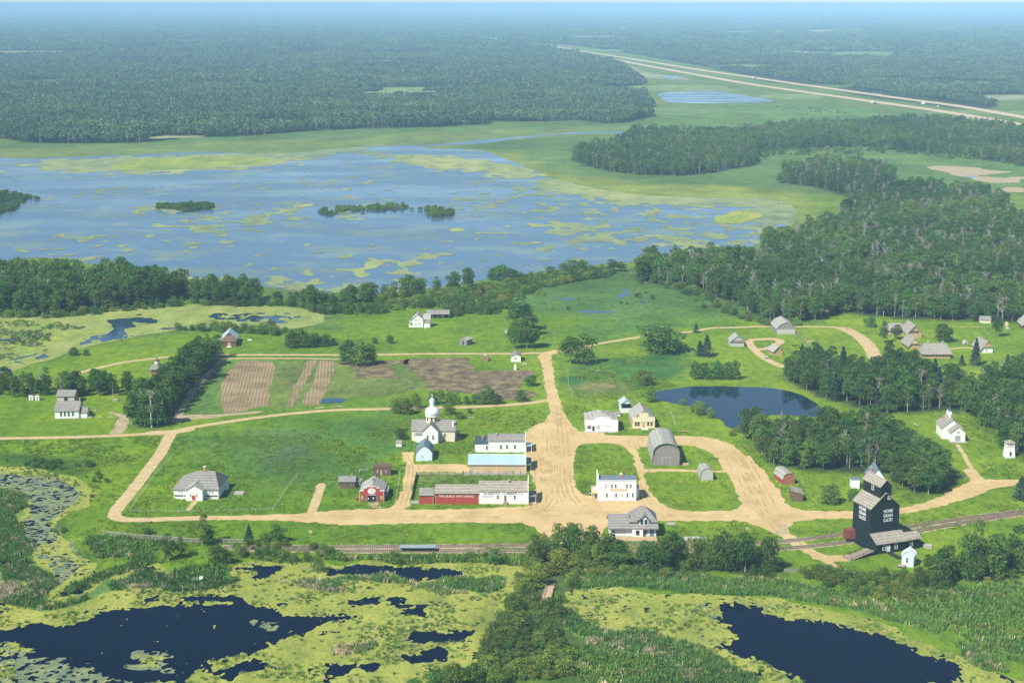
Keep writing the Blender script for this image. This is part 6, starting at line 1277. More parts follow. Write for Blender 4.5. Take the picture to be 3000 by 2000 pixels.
o = bld('haystack', 'domed straw-coloured haystack beside the tall tree at the upper right', 'v', (2040, 300), (2125, 300), cat='haystack'); MB().lathe([(1.5, 0), (1.6, .6), (1.2, 1.4), (.6, 1.9), (.1, 2.1)], 1.4, 1.4, 12).build('stack', 'hay', o.r); MB().bar((1.4, 1.4, 1.9), (1.4, 1.4, 2.6), .04).build('pole', 'brown_wood', o.r)
o = bld('clay_oven', 'low pale clay oven in the grass beside the haystack', 'v', (2055, 338), (2145, 338), cat='oven'); MB().box(0, 2.6, 0, 1.3, 0, .3).build('base', 'pale_grey_wood', o.r); MB().lathe([(.6, .3), (.6, .6), (.3, .9), (.1, 1.0)], 1.3, .65, 10).build('dome', 'hay', o.r)
o = bld('root_cellar', 'small mound-like cellar left of the whitewashed cottage', 'v', (1405, 580), (1470, 580), cat='cellar'); MB().prism([(0, 0), (.4, 1.2), (1.2, 1.6), (2.0, 1.2), (2.4, 0)], 'y', 0, 3).build('mound', 'pale_grey_wood', o.r); MB().box(.8, 1.6, -.05, -.01, 0, 1.1).build('door', 'brown_door', o.r)
# ---- hotel
H = bld('hotel', 'white two-storey hotel with slate-blue roof and tan sign band', 'h', (350, 706), (1068, 705), cat='hotel', depth=8)
W = H.w
MB().prism([(0, -.05), (0, 7.15), (8, 6.1), (8, -.05)], 'x', 0, W).build('wall', 'white_siding', H.r)
MB().prism([(-.15, 7.2), (-.15, 7.34), (8.2, 6.24), (8.2, 6.1)], 'x', .05, W + .1).build('roof', 'slate_blue_roof', H.r)
H.box('eave_board', 'pale_blue_siding', 0, W + .1, -.14, -.03, 6.85, 7.15); H.box('false_front', 'white_siding', -.3, -.02, -.1, 8.2, -.05, 8.2)
for u, g in ((.185, 'curtained_glass'), (.35, 'glass'), (.45, 'glass'), (.75, 'glass'), (.85, 'glass')): H.win('F', W * u, 4.5, .5, 1.2, glass=g)
for u in (.22, .465, .765, .91): H.win('F', W * u, 1.4, .55, 1.35)
H.win('F', W * .625, 1.75, .6, .8, glass='curtained_glass')
sg = H.box('sign', 'sign_tan', W * .31, W * .755, -.12, -.02, 3.55, 4.2); H.text('HILLIARD HOTEL', 'F', W * .53, 3.68, .38, 'letter_cream', o=.14, width=W * .4, parent=sg)
H.chimney(W * .615, 4, 6.4, 7.9, .75, 'brick', 'white_trim'); H.box('roof_hatch', 'blue_trim', W * .84, W * .92, 3.2, 4.4, 6.4, 7.0)
H.box('deck', 'plank', -1.9, W + 1.1, -1.0, -.04, -.02, .22); H.box('side_porch', 'plank', -2.0, -.35, 0, 5.5, -.02, .35); H.box('side_stair', 'pale_grey_wood', -2.0, -.34, 4.0, 8, .4, 2.6); H.box('porch_cover', 'tan_trim', -2.2, -.32, .5, 3.8, 2.5, 2.62)
H.box('rear_stair', 'white_trim', W + .03, W + 1.0, 2.5, 7.0, -.02, 3.6); H.box('stair_rail', 'tan_trim', W + 1.02, W + 1.1, 2.3, 7.2, .2, 4.3)
for y in (.6, 3.6): H.box('porch_post', 'tan_trim', -2.1, -1.98, y, y + .12, .35, 2.5)
o = bld('buggy', 'light farm buggy parked left of the white hotel', 'h', (170, 600), (240, 600), cat='cart'); MB().box(0, 1.0, 0, 1.6, .7, 1.0).build('body', 'pale_grey_wood', o.r); MB().box(.1, .9, .4, .9, 1.0, 1.4).build('seat', 'dark_wood', o.r); MB().bar((-.2, .5, .75), (-2.0, .5, .5), .04).build('shaft', 'plank', o.r)
for x in (-.1, 1.0):
    for y in (.2, 1.4): q = MB().lathe([(.45, 0), (.45, .07)], 0, 0, 12).build('wheel', 'dark_wood', o.r); q.location = (x, y, .46); q.rotation_euler = (0, math.pi / 2, 0)
# ---- station
H = bld('railway_station', 'white railway station with steep grey hipped roof and twin-window dormer', 'h', (560, 1383), (1452, 1385), cat='railway station', depth=9)
W = H.w; xm = W * .43
H.box('wall', 'white_siding', 0, W, .2, 8.0, -.05, 2.9)
MB().prism([(-1.0, 2.7), (-1.0, 2.9), (4.0, 5.95), (9.4, 2.8), (9.4, 2.6), (4.0, 5.7)], 'x', -.5, xm).build('freight_roof', 'shingle_grey', H.r)
MB().prism([(-1.0, 2.7), (-1.0, 2.9), (.6, 4.0), (.6, 3.7)], 'x', xm + .02, W + .6).build('canopy_roof', 'shingle_grey', H.r)
H.box('upper_wall', 'cream_siding', xm + .5, W - .1, .62, 8.6, 2.95, 4.5)
H.hip(xm + .4, W - .0, .6, 8.8, 4.5, 8.3, xm + (W - xm) * .45, xm + (W - xm) * .58, 4.7, 4.7, None, 'shingle_grey', .45, rname='main_roof')
dx = xm + (W - xm) * .53
MB().prism([(dx - 1.35, 3.6), (dx - 1.35, 5.35), (dx, 6.5), (dx + 1.35, 5.35), (dx + 1.35, 3.6)], 'y', .1, 3.4).build('dormer_wall', 'white_siding', H.r)
MB().prism([(dx - 2.0, 4.8), (dx - 2.0, 4.98), (dx, 6.8), (dx + 2.0, 4.98), (dx + 2.0, 4.8), (dx, 6.6)], 'y', -.3, 4.2).build('dormer_roof', 'shingle_grey', H.r)
m = MB(); m.bar((dx - 2.0, -.32, 4.9), (dx, -.32, 6.72), .1); m.bar((dx + 2.0, -.32, 4.9), (dx, -.32, 6.72), .1); m.build('verge_board', 'green_trim', H.r)
for s_ in (-.62, .62): H.win('F', dx + s_, 4.0, .65, 1.25, 'blue_trim', 'glass', off=(0, .1))
H.box('bay', 'white_siding', xm + .7, xm + 3.9, -.9, .18, -.02, 2.75); H.win('F', xm + 2.3, 1.0, .8, 1.2, 'green_trim', off=(0, -.9)); H.win('F', W - 3.3, 1.0, 1.2, .9, 'grey_wood', off=(0, .2)); H.door('F', W - 1.3, .95, 2.1, 'blue_trim', 'blue_trim', off=(0, .2)); H.door('F', xm - .6, 1.6, 2.2, 'white_trim', 'pale_blue_siding', off=(0, .2))
H.win('F', 1.2, 1.2, .8, .9, off=(0, .2)); H.box('skirt_board', 'green_trim', -.02, W + .02, .1, .18, 0, .18)
P_ = bld('station_platform', 'tan plank platform between the station and the railway', 'h', (232, 1482), (1475, 1482), cat='platform'); 
n = int(P_.w / .5)
MB().box(0, P_.w, 0, 3.9, -.05, .38).build('base', 'old_plank', P_.r)
for i in range(13): MB().box(0, P_.w, i * .3, i * .3 + .27, .385, .44).build('plank', 'plank', P_.r)
P_ = bld('freight_platform', 'short pale plank platform right of the station', 'k', (1430, 418), (1700, 416), cat='platform'); MB().box(0, P_.w, 0, 3.4, -.05, .5).build('base', 'old_plank', P_.r)
for i in range(11): MB().box(0, P_.w, i * .3, i * .3 + .27, .505, .56).build('plank', 'pale_grey_wood', P_.r)
# ---- red shed, brown shed, blue-roofed house
H = bld('red_granary', 'faded red shed with arched grey roof at the wood edge', 'J', (692, 202), (775, 200), cat='shed', depth=8)
H.r.rotation_euler[2] += .12; H.body(0, H.w, 0, 8, ARC(2.4, 3.9, 6), 'y', 'faded_red_siding', 'shingle_pale', .25); H.box('side_wall', 'red_siding', -.06, -.01, 0, 8, 0, 2.3)
H = bld('brown_hut', 'small brown hut with pale sloping roof just below the faded red shed', 'J', (752, 316), (830, 319), cat='shed', depth=5.5)
H.r.rotation_euler[2] += .1; H.body(0, H.w, 0, 5.5, [(0, 3.3), (.5, 2.95), (1, 2.4)], 'y', 'brown_wood', 'shingle_warm', .2)
H = bld('blue_roof_house', 'white house with steep blue-grey roof hidden behind the elevator top', 'e', (470, 340), (700, 345), cat='house', depth=8.5)
H.body(0, H.w, 0, 8.5, GAB(3.2, 6.6), 'y', 'white_siding', 'blue_shingle', .4); H.chimney(.9, 2.5, 3.8, 6.4, .6); H.chimney(H.w * .5, 7, 6.2, 7.6, .4)
o = bld('white_outbuilding', 'boxy white outbuilding left of the elevator cupola', 'e', (212, 345), (335, 347), cat='shed', depth=3.5); o.body(0, o.w, 0, 3.5, SHD(3.0, 2.7), 'x', 'white_siding', 'slate_blue_roof', .15)
# ---- church and bell tower at the right
H = bld('small_white_church', 'white wooden church with two little silver cupolas on a green clearing', 'g', (330, 588), (665, 590), cat='church', depth=9)
W = H.w
H.body(0, W, 0, 9, GAB(4.2, 7.1), 'y', 'white_siding', 'shingle_warm', .35)
px0 = W * .30
H.body(px0, W - .02, -4.2, -.02, GAB(3.6, 5.6), 'y', 'white_siding', 'shingle_warm', .35, wname='porch_wall', rname='porch_roof')
H.body(W * .18, W * .82, 9.02, 12.2, GAB(3.0, 4.8), 'y', 'white_siding', 'shingle_warm', .3, wname='chancel_wall', rname='chancel_roof')
H.door('F', px0 + (W - px0) * .48, 1.5, 2.1, 'curtained_glass', 'grey_wood', off=(0, -4.2)); H.win('F', px0 + (W - px0) * .5, 3.4, .4, .4, 'grey_wood', bars=False, off=(0, -4.2)); H.box('step', 'stone', px0 - .6, W + .4, -5.6, -4.25, -.02, .35)
for u in (2, 4.5, 7): H.win('L', u, 1.3, .6, 1.5, 'white_trim', 'curtained_glass')
for nm, yy, r, z in (('cupola', 4.2, .75, 0), ('small_cupola', 8.2, .5, -.4)):
    MB().lathe([(r * .8, 6.6 + z), (r * .8, 7.9 + z), (r, 8.0 + z), (r * 1.05, 8.4 + z), (r * .7, 8.9 + z), (r * .15, 9.3 + z), (.03, 9.8 + z)], W * .5, yy, 12).build(nm, 'dome_silver', H.r)
H.chimney(W * .25, 7.5, 5.4, 6.8, .4)
H = bld('bell_tower', 'white tapering bell tower with small grey hipped roof', 'g', (1375, 903), (1535, 903), cat='bell tower', depth=3.5)
W = H.w; t = .32
MB().add([(0, 0, 0), (W, 0, 0), (W, W, 0), (0, W, 0), (t, t, 4.0), (W - t, t, 4.0), (W - t, W - t, 4.0), (t, W - t, 4.0)], [(3, 2, 1, 0), (4, 5, 6, 7), (0, 1, 5, 4), (1, 2, 6, 5), (2, 3, 7, 6), (3, 0, 4, 7)]).build('base', 'white_siding', H.r)
H.box('belfry', 'white_trim', t, W - t, t, W - t, 4.0, 5.2); H.box('cornice', 'tan_trim', t - .1, W - t + .1, t - .1, W - t + .1, 3.95, 4.1); H.hip(t, W - t, t, W - t, 5.2, 6.2, W / 2, W / 2, W / 2 - .1, W / 2 + .1, None, 'shingle_warm', .3); H.win('F', W * .5, .9, .5, 1.2, 'grey_wood', off=(0, .05)); H.box('belfry_louver', 'curtained_glass', t + .3, W - t - .3, t - .04, t - .01, 4.3, 5.0)
# ------------------------------------------------------------------ railway
def rail_at(P, step):
    P = np.asarray(P); out = []; acc = 0
    for a, b in zip(P[:-1], P[1:]):
        L = np.hypot(*(b - a)); d = (b - a) / L; t = acc
        while t < L: out.append((a + d * t, math.atan2(d[1], d[0]))); t += step
        acc = t - L
    return out
T1 = smooth(PG('S', '656,1603 800,1603 1000,1602 1300,1600 1530,1598 1800,1597 2070,1595 2200,1592 2330,1582 2460,1567 2630,1548 2850,1515 3000,1496 3150,1476'))
T2 = smooth(PG('S', '700,1608 850,1611 1000,1614 1300,1614 1530,1613 1800,1613 2060,1613 2200,1612 2330,1604 2480,1588 2660,1560 2860,1525 3000,1505 3150,1485'))
bt = np.vstack([T1, T2])
sheet('ballast', lambda X, Y: np.maximum(line_field(T1, 3.7, X, Y), line_field(T2, 3.7, X, Y)) + (fbm(X * .8, Y * .8, 3, 3) - .5) * 1.2, bbox(bt, 4), .6, .6, .065, 'ballast')
sl_me = MB().box(-.11, .11, -1.25, 1.25, 0, .14).mesh('sleeper'); sl_me.materials.append(MATS['sleeper_wood'])
for T_, lb in ((T1, 'far railway track running past the station and the elevator'), (T2, 'near railway track carrying the flat car')):
    r = tag(empty('railway_track', (T_[0][0], T_[0][1], 0)), lb, 'railway track', 'railway tracks through the village')
    pts = rail_at(T_, .62); keep = set(sorted(range(len(pts)), key=lambda i: pts[i][0][1] + abs(pts[i][0][0]) * .5)[:300]); m = MB()
    for i, (p, a) in enumerate(pts):
        if i in keep:
            o = bpy.data.objects.new('sleeper', sl_me); COL.objects.link(o); o.parent = r; o.location = (p[0] - T_[0][0], p[1] - T_[0][1], .08); o.rotation_euler = (0, 0, a)
        else:
            c, s_ = math.cos(a), math.sin(a); q = [(x * c - y * s_ + p[0] - T_[0][0], x * s_ + y * c + p[1] - T_[0][1]) for x, y in ((-.11, -1.25), (.11, -1.25), (.11, 1.25), (-.11, 1.25))]
            m.add([(x, y, .08) for x, y in q] + [(x, y, .22) for x, y in q], [(4, 5, 6, 7), (0, 1, 5, 4), (1, 2, 6, 5), (2, 3, 7, 6), (3, 0, 4, 7)])
    if m.v: tag(m.build('sleeper_run', 'sleeper_wood', r), kind='stuff')
    for sd2 in (-.72, .72):
        m = MB()
        for a, b in zip(T_[:-1], T_[1:]):
            d = (b - a) / np.hypot(*(b - a)); n_ = np.array((-d[1], d[0])) * sd2; A = a + n_ - T_[0]; B = b + n_ - T_[0]
            m.bar((A[0], A[1], .28), (B[0], B[1], .28), .075)
        m.build('rail', 'steel', r)
def axle_wheels(root, xs, wdt=.72, r=.42, z=.78):
    for x in xs:
        for y in (-wdt, wdt):
            q = MB().lathe([(r, 0), (r, .1)], 0, 0, 12).build('wheel', 'steel', root); q.location = (x, y + (.05 if y > 0 else -.05), z); q.rotation_euler = (math.pi / 2, 0, 0)
a = at('S', 1172, 1613.5); b = at('S', 1278, 1613.5); r = tag(empty('flat_car', (a + b) / 2, math.atan2(b.y - a.y, b.x - a.x)), 'long empty flat car with pale grey deck standing on the near track', 'flat car')
L_ = (b - a).length / 2
for i in range(24): MB().box(-L_ + i * L_ / 12, -L_ + (i + .92) * L_ / 12, -1.4, 1.4, 1.42, 1.52).build('deck_plank', 'deck_grey', r)
MB().box(-L_, L_, -1.35, 1.35, 1.2, 1.4).build('frame', 'dark_wood', r); MB().box(-L_ + 2, L_ - 2, -.3, .3, .8, 1.19).build('sill', 'dark_wood', r)
for x in (-L_ + 1.6, L_ - 1.6): MB().box(x - 1.1, x + 1.1, -.95, .95, .75, 1.1).build('bogie', 'dark_wood', r)
axle_wheels(r, (-L_ + .9, -L_ + 2.3, L_ - 2.3, L_ - .9))
a = at('S', 2474, 1588); dd = T2[-1] - T2[0]; r = tag(empty('boxcar', at('S', 2517, 1583.5), .16), 'rust-red boxcar half hidden behind the black-green elevator', 'boxcar')
MB().box(-4.5, 4.5, -1.35, 1.35, 1.15, 3.7).build('body', 'boxcar_red', r); MB().prism([(-1.45, 3.7), (-1.45, 3.8), (0, 4.15), (1.45, 3.8), (1.45, 3.7)], 'x', -4.6, 4.6).build('roof', 'boxcar_red', r); MB().box(-1, 1, -1.42, -1.36, 1.25, 3.5).build('door', 'rust', r)
MB().box(-4.4, 4.4, -.9, .9, .85, 1.14).build('underframe', 'dark_wood', r); axle_wheels(r, (-3.6, -2.2, 2.2, 3.6))
# ------------------------------------------------------------------ fences
def fence(name, label, pts, h, sp, post='old_plank', rails=(), rail_mat=None, picket=None, pm='pale_grey_wood', group=None, pw=.06, z=0):
    P = np.asarray(pts); r = tag(empty(name, (P[0][0], P[0][1], 0)), label, 'fence', group); n = 0
    pmesh = MB().box(-pw, pw, -pw, pw, 0, h).mesh('post'); pmesh.materials.append(MATS[post])
    for p, a in rail_at(P, sp):
        o = bpy.data.objects.new('post', pmesh); COL.objects.link(o); o.parent = r; o.location = (p[0] - P[0][0], p[1] - P[0][1], 0); o.rotation_euler = (0, 0, a)
    for a, b in zip(P[:-1], P[1:]):
        A = a - P[0]; B = b - P[0]
        for zz, rr in rails: MB().bar((A[0], A[1], zz), (B[0], B[1], zz), rr).build('rail', rail_mat or post, r)
    if picket:
        s_, w_, h_ = picket; me = MB().box(-w_ / 2, w_ / 2, -.09, -.06, .08, h_).mesh('picket'); me.materials.append(MATS[pm])
        pp_ = rail_at(P, s_); k = max(1, 1)
        for i, (p, a) in enumerate(pp_[:300]):
            o = bpy.data.objects.new('picket', me); COL.objects.link(o); o.parent = r; o.location = (p[0] - P[0][0], p[1] - P[0][1], 0); o.rotation_euler = (RNG.normal(0, .03), RNG.normal(0, .03), a); o.scale = (1, 1, RNG.uniform(.9, 1.08))
    return r
fence('board_fence', 'grey board fence with taller posts behind the lumber yard', PG('c', '905,1098 1700,1096'), 1.7, 2.4, 'brown_wood', ((.4, .05), (1.1, .05)), picket=(.24, .17, 1.35), pw=.09)
fence('rail_fence', 'low plank fence at the back left corner of the lumber yard', PG('c', '305,1100 900,1098'), 1.5, 2.6, 'brown_wood', ((.4, .08), (.85, .08)), 'pale_grey_wood', pw=.09)
fence('dark_fence', 'dark side fence along the lane left of the red sheds', PG('c', '240,1415 305,1095'), 1.4, 3, 'dark_wood', ((.5, .07), (1.2, .07)), 'grey_wood', (.3, .26, 1.2), 'dark_wood')
fence('short_fence', 'short grey board fence joining the smallest red shed', PG('c', '236,1458 338,1460'), 1.3, 1.2, 'old_plank', ((.5, .05),), None, (.24, .2, 1.1))
fence('snow_fence', 'weathered grey slat fence along the railway at the left', PG('t', '65,250 350,282 640,300 960,325 1420,330'), 1.5, 3.2, 'grey_wood', ((.35, .06), (1.3, .08)), 'pale_grey_wood', (.42, .2, 1.35), 'grey_wood')
fence('barn_fence', 'dark pole fence slanting away from the gambrel barn', PG('n', '1880,545 2050,700 2215,880'), 1.3, 2.5, 'grey_wood', ((.4, .08), (.8, .08), (1.2, .08)), 'grey_wood')
for i, (pp_, lb) in enumerate(((('H', '1200,0 1075,130 1000,240 930,330 895,392 1280,398 1740,385 1880,380'), 'thin white post fence around the white house meadow'), (('H', '1880,380 1990,215 2060,130'), 'thin white post fence right of the white house'), (('E', '1560,985 1565,1090 1600,1180'), 'thin pole fence beside the dark green crop'), (('J', '785,150 830,250 890,325 1150,322'), 'dark wire fence around the yard left of the elevator'), (('b', '1330,260 1300,500 1240,840'), 'thin rail fence along the lane right of the red barn'), (('b', '540,330 550,265 730,260'), 'short rail fence behind the log workshop'), (('s', '1590,470 1640,560 1690,690'), 'short post fence right of the cream store'))):
    fence('post_fence', lb, PG(*pp_), 1.2, 4, 'green_trim' if i in (3, 5) else 'pale_grey_wood', ((1.05, .02), (.6, .02)) if i < 5 else ((1.0, .06), (.5, .06)), 'pale_grey_wood' if i != 3 else 'green_trim', pw=.045)
# ------------------------------------------------------------------ small things
def pole(label, zn, x, y, ytop, r=.12, arm=True, name='utility_pole'):
    g = at(zn, x, y); h = hz(zn, x, y, ytop); e = tag(empty(name, g), label, 'pole'); MB().bar((0, 0, 0), (0, 0, h), r, 6, r * .7).build('shaft', 'old_plank', e)
    if arm: MB().box(-.9, .9, -.05, .05, h - .6, h - .5).build('crossarm', 'old_plank', e); 
    for x_ in (-.8, .8) if arm else (): MB().box(x_ - .06, x_ + .06, -.06, .06, h - .5, h - .36).build('insulator', 'stone', e)
    return e
pole('wooden pole beside the wet meadow fence above the road bend', 'E', 1465, 835, 715); pole('pole near the small gabled house at the road corner', 'E', 1310, 950, 850)
e = pole('crossing signal mast among the trees right of the station', 'k', 2150, 430, 250, .1, False, 'signal_mast'); MB().box(-.5, .5, -.2, -.05, hz('k', 2150, 430, 250) - .6, hz('k', 2150, 430, 250)).build('signal_head', 'stone', e)
e = tag(empty('marsh_nest_box', at('H', 1388, 870)), 'white box on a post at the edge of the marsh', 'box'); MB().box(-.08, .08, -.08, .08, 0, 1.0).build('post', 'white_trim', e); MB().box(-.5, .5, -.4, .4, .9, 1.5).build('box', 'white_trim', e)
e = tag(empty('marker_sign', at('t', 2057, 248)), 'small yellowish sign on a post above the railway', 'sign'); MB().box(-.05, .05, -.05, .05, 0, .8).build('post', 'old_plank', e); MB().box(-.45, .45, -.07, -.051, .7, 1.4).build('board', 'sign_tan', e)
e = tag(empty('footbridge', at('z', 1445, 690)), 'narrow weathered plank walk leading through the willow thicket', 'footbridge')
A0 = at('z', 1440, 700); B0 = at('z', 1510, 470); dv = (B0 - A0); Ln = dv.length; ux = dv / Ln; e.location = A0; e.rotation_euler = (0, 0, math.atan2(dv.y, dv.x))
for i in range(int(Ln / .5)): MB().box(i * .5, i * .5 + .46, -1.1, 1.1, .62, .70).build('plank', 'plank', e)
for y in (-1.15, 1.15):
    MB().box(0, Ln, y - .06, y + .06, 1.5, 1.6).build('handrail', 'old_plank', e)
    for i in range(int(Ln / 3) + 1): MB().box(i * 3 - .06, i * 3 + .06, y - .06, y + .06, 0, 1.5).build('post', 'old_plank', e)
p = PG('z', '1395,620 1420,560 1440,540 1520,440 1530,470 1490,560 1470,640 1440,760 1400,780 1385,700'); sheet('plank_path', ff(p, 1.2, 2), bbox(p), .4, .8, .09, 'path_sand')
# people
def person(label, loc, rz=0, shirt='shirt_white', arm=0.15, stride=.12, hat=None):
    e = tag(empty('person', loc, rz), label, 'person')
    J = {'pelvis': (0, 0, .93), 'chest': (0, 0, 1.28), 'neck': (0, 0, 1.48), 'head': (0, .02, 1.64), 'top': (0, .01, 1.76)}
    for s_, n_ in ((-1, 'l'), (1, 'r')):
        J['sh' + n_] = (s_ * .19, 0, 1.42); J['el' + n_] = (s_ * .25, s_ * arm * .5, 1.14); J['wr' + n_] = (s_ * .27, -s_ * arm, .9); J['ha' + n_] = (s_ * .27, -s_ * arm - .04, .80)
        J['hp' + n_] = (s_ * .10, 0, .88); J['kn' + n_] = (s_ * .11, s_ * stride * .6 - .02, .48); J['an' + n_] = (s_ * .11, s_ * stride, .08); J['to' + n_] = (s_ * .12, s_ * stride - .17, .04)
    E = [('pelvis', 'chest'), ('chest', 'neck'), ('neck', 'head'), ('head', 'top')]
    for n_ in 'lr': E += [('chest', 'sh' + n_), ('sh' + n_, 'el' + n_), ('el' + n_, 'wr' + n_), ('wr' + n_, 'ha' + n_), ('pelvis', 'hp' + n_), ('hp' + n_, 'kn' + n_), ('kn' + n_, 'an' + n_), ('an' + n_, 'to' + n_)]
    R0 = {'pelvis': .135, 'chest': .15, 'neck': .06, 'head': .095, 'top': .07, 'sh': .075, 'el': .05, 'wr': .035, 'ha': .04, 'hp': .1, 'kn': .062, 'an': .045, 'to': .035}
    ks = list(J); me = bpy.data.meshes.new('body'); me.from_pydata([J[k] for k in ks], [(ks.index(a), ks.index(b)) for a, b in E], [])
    o = bpy.data.objects.new('body', me); COL.objects.link(o); m = o.modifiers.new('s', 'SKIN'); o.modifiers.new('u', 'SUBSURF').levels = 1
    for i, k in enumerate(ks):
        r = R0.get(k, R0.get(k[:2], .05)); o.data.skin_vertices[0].data[i].radius = (r, r * .85); o.data.skin_vertices[0].data[i].use_root = (k == 'pelvis')
    dg = bpy.context.evaluated_depsgraph_get(); me2 = bpy.data.meshes.new_from_object(o.evaluated_get(dg)); bpy.data.objects.remove(o)
    me2.materials.clear()
    for n_ in ('skin', shirt, 'trousers'): me2.materials.append(MATS[n_])
    for pl in me2.polygons:
        z = pl.center.z; x = abs(pl.center.x)
        pl.material_index = 0 if z > 1.5 or (x > .2 and z < 1.12) else 1 if z > .95 else 2
    b = link_mesh('body', me2, None, e)
    MB().lathe([(.10, 1.64), (.115, 1.70), (.09, 1.77), (.02, 1.80)], 0, .03, 10).build('hair', hat or 'dark_wood', e)
    return e
person('person in a white shirt standing in the open doorway of the red barn', at('b', 812, 845), .2); person('person in a tan shirt standing left in the red barn doorway', at('b', 715, 850), -.5, 'shirt_tan')
person('person in white, left of the two walkers on the path by the right church', at('r', 1391, 275), 2.5); person('person in a tan shirt, right of the two walkers on the church path', at('r', 1412, 285), 2.2, 'shirt_tan')
person('person in white walking on the road near the small gabled house', at('E', 1391, 978), 3.0, hat='white_trim'); person('person in a white shirt at the bend of the upper loop road', at('G', 1124, 704), 1.0); person('person in a tan shirt at the bend of the upper loop road', at('G', 1137, 704), 2.0, 'shirt_tan')
# cattle beyond the lake
def cow_mesh():
    m = MB(); m.lathe([(.05, -1.0), (.33, -.9), (.40, -.4), (.42, .3), (.36, .8), (.2, 1.0)], 0, 0, 8)
    v = [(z, x, y + .95) for x, y, z in m.v]; m.v = v
    for x in (-.7, .65):
        for y in (-.22, .22): m.bar((x, y, .75), (x, y, 0), .09, 4, .05)
    m.bar((.85, 0, 1.1), (1.25, 0, 1.25), .17, 6, .14); m.bar((1.2, 0, 1.3), (1.62, 0, 1.12), .15, 6, .08); m.bar((-.98, 0, 1.1), (-1.08, 0, .5), .03, 3, .04)
    for y in (-.2, .2): m.bar((1.22, 0, 1.38), (1.2, y * 1.3, 1.42), .05, 3, .02)
    me = m.mesh('cow'); me.materials.append(MATS['hide_dark']); return me
cm = cow_mesh()
for i, (x, y) in enumerate([(650, 738), (665, 741), (695, 762), (712, 752), (738, 755), (765, 745), (790, 757), (805, 750), (820, 762), (868, 738), (880, 742), (872, 755), (888, 770), (880, 748), (912, 770), (925, 775), (935, 760), (945, 768), (952, 778), (948, 755), (985, 762), (1000, 768), (1022, 775), (1065, 775), (1072, 768), (1075, 782), (1100, 768), (1118, 778), (1120, 785), (1212, 752), (1220, 757), (460, 738), (530, 690), (905, 748), (960, 772)]):
    o = bpy.data.objects.new('cow', cm); COL.objects.link(o); g = at('C', x, y + 3); o.location = g; o.rotation_euler = (0, 0, RNG.uniform(0, 6.28)); o.scale = (1.25,) * 3; tag(o, 'dark cow grazing in the herd on the green flats beyond the lake', 'cow', 'cattle herd on the far flats')
# vehicles on the highway
def car(label, zn, x, y, mat, kind='car', rz=None):
    g = at(zn, x, y); e = tag(empty('truck' if kind == 'truck' else 'car', (g.x, g.y, .3), rz or 0), label, kind)
    if kind == 'truck':
        MB().box(-6, 6, -1.25, 1.25, 1.2, 4.0).build('trailer', mat, e); MB().box(6.3, 8.4, -1.2, 1.2, .8, 3.4).build('cab', 'car_dark', e); MB().box(-5.9, 8.2, -.5, .5, .7, 1.15).build('chassis', 'steel', e); xs = (-5, -3.8, 5, 7.5)
    else:
        MB().prism([(-2.3, .45), (-2.3, .95), (-1.3, 1.05), (-.8, 1.5), (.7, 1.5), (1.3, 1.02), (2.3, .9), (2.35, .45)], 'y', -.9, .9).build('body', mat, e); MB().prism([(-1.15, 1.08), (-.72, 1.44), (.62, 1.44), (1.1, 1.06)], 'y', -.92, .92).build('glazing', 'glass', e); xs = (-1.5, 1.5)
    for x_ in xs:
        for s_ in (-.85, .85): q = MB().lathe([(.38, 0), (.38, .22)], 0, 0, 12).build('wheel', 'rubber', e); q.location = (x_, s_ + (.1 if s_ > 0 else -.1) + .1, .39); q.rotation_euler = (math.pi / 2, 0, 0)
hd = math.atan2(*(HW2[60] - HW2[50])[::-1])
car('white vehicle driving on the near lane of the distant highway', 'C', 1310, 718, 'car_white', 'truck', hd); car('white vehicle on the verge of the far highway lane', 'C', 1660, 725, 'car_white', 'truck', hd); car('small white car just right of the verge vehicle by the highway', 'C', 1757, 738, 'car_white', 'car', hd)
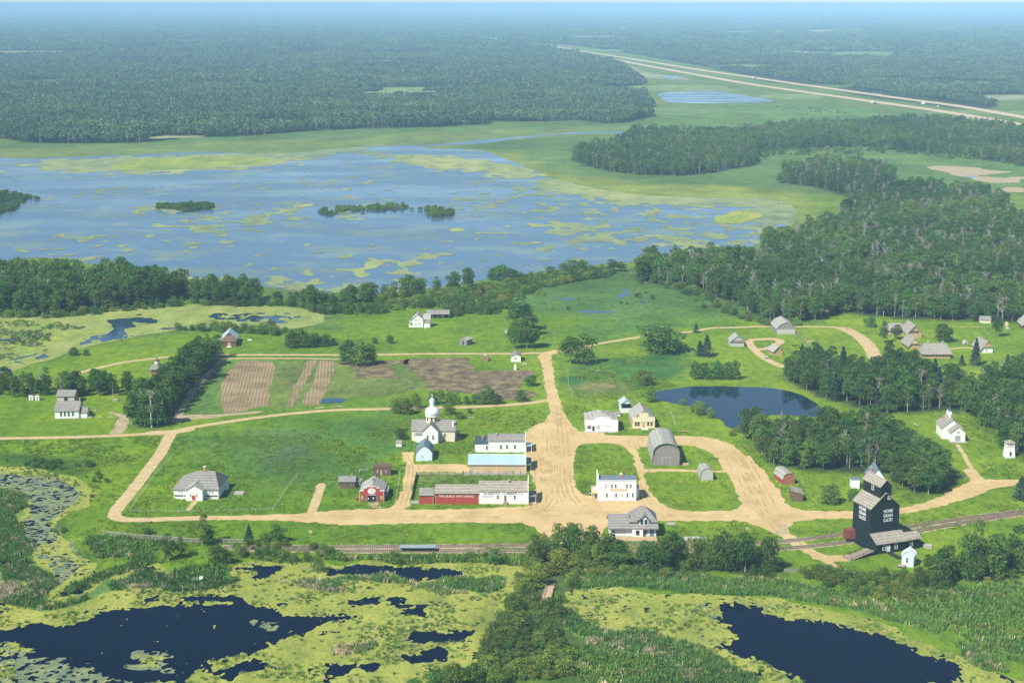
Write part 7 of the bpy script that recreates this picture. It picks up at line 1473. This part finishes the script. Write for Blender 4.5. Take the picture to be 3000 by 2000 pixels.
car('dark truck on the highway at the right edge', 'C', 2332, 885, 'car_dark', 'truck', hd); car('pale vehicle far up the highway', 'C', 490, 545, 'car_white', 'truck', hd)
# small yard clutter
for zn, x, y, sx, sy, sz, mt, nm, lb, ct in (('J', 20, 62, 2.2, 1.2, .5, 'plank', 'crate', 'low tan crate on the grass left of the arched granary', 'crate'), ('k', 1275, 215, 2.6, 1.4, .35, 'stone', 'stone_slab', 'pale flat stone slab in the grass right of the station', 'slab'), ('b', 510, 815, 1.2, 1.0, .7, 'rust', 'barrel_group', 'rusty bin beside the left corner of the red barn', 'bin'), ('c', 995, 362, 2.0, .8, .25, 'pale_grey_wood', 'plank_pile', 'pale boards lying in the grass right of the church bushes', 'wood pile'), ('n', 2150, 700, 4.0, .8, .4, 'plank', 'log_pile', 'tan logs lying on the lawn right of the slanting fence', 'wood pile'), ('m', 2290, 415, 1.8, 1.0, .4, 'white_trim', 'white_trough', 'white trough in the grass right of the log house', 'trough'), ('J', 760, 798, 5, .3, .8, 'grey_wood', 'low_rail', 'low grey rail in the bushes below the sandy track', 'rail'), ('e', 1310, 1190, 2.2, 1.5, .8, 'stone', 'weigh_block', 'grey block right of the elevator office', 'block')):
    g = at(zn, x, y); e = tag(empty(nm, g), lb, ct); MB().box(-sx / 2, sx / 2, -sy / 2, sy / 2, 0, sz * .8).build('body', mt, e); MB().box(-sx / 2 - .04, sx / 2 + .04, -sy / 2 - .04, sy / 2 + .04, sz * .8, sz).build('top', mt, e)
# things of a small clump told apart by their order from the left
bpy.context.view_layer.update()
ORD = 'first second third fourth fifth sixth seventh eighth ninth tenth eleventh twelfth'.split(); sets = {}
for o in SC.objects:
    if o.parent is None and o.get('group') and o.get('category') in ('tree', 'shrub'): sets.setdefault(o['label'], []).append(o)
for lb, os_ in sets.items():
    if 1 < len(os_) <= 12 and len(lb.split()) <= 13:
        for i, o in enumerate(sorted(os_, key=lambda q: q.location.x / q.location.y)):
            o['label'] = lb + (', leftmost' if i == 0 else ', rightmost' if i == len(os_) - 1 else ', %s from left' % ORD[i])
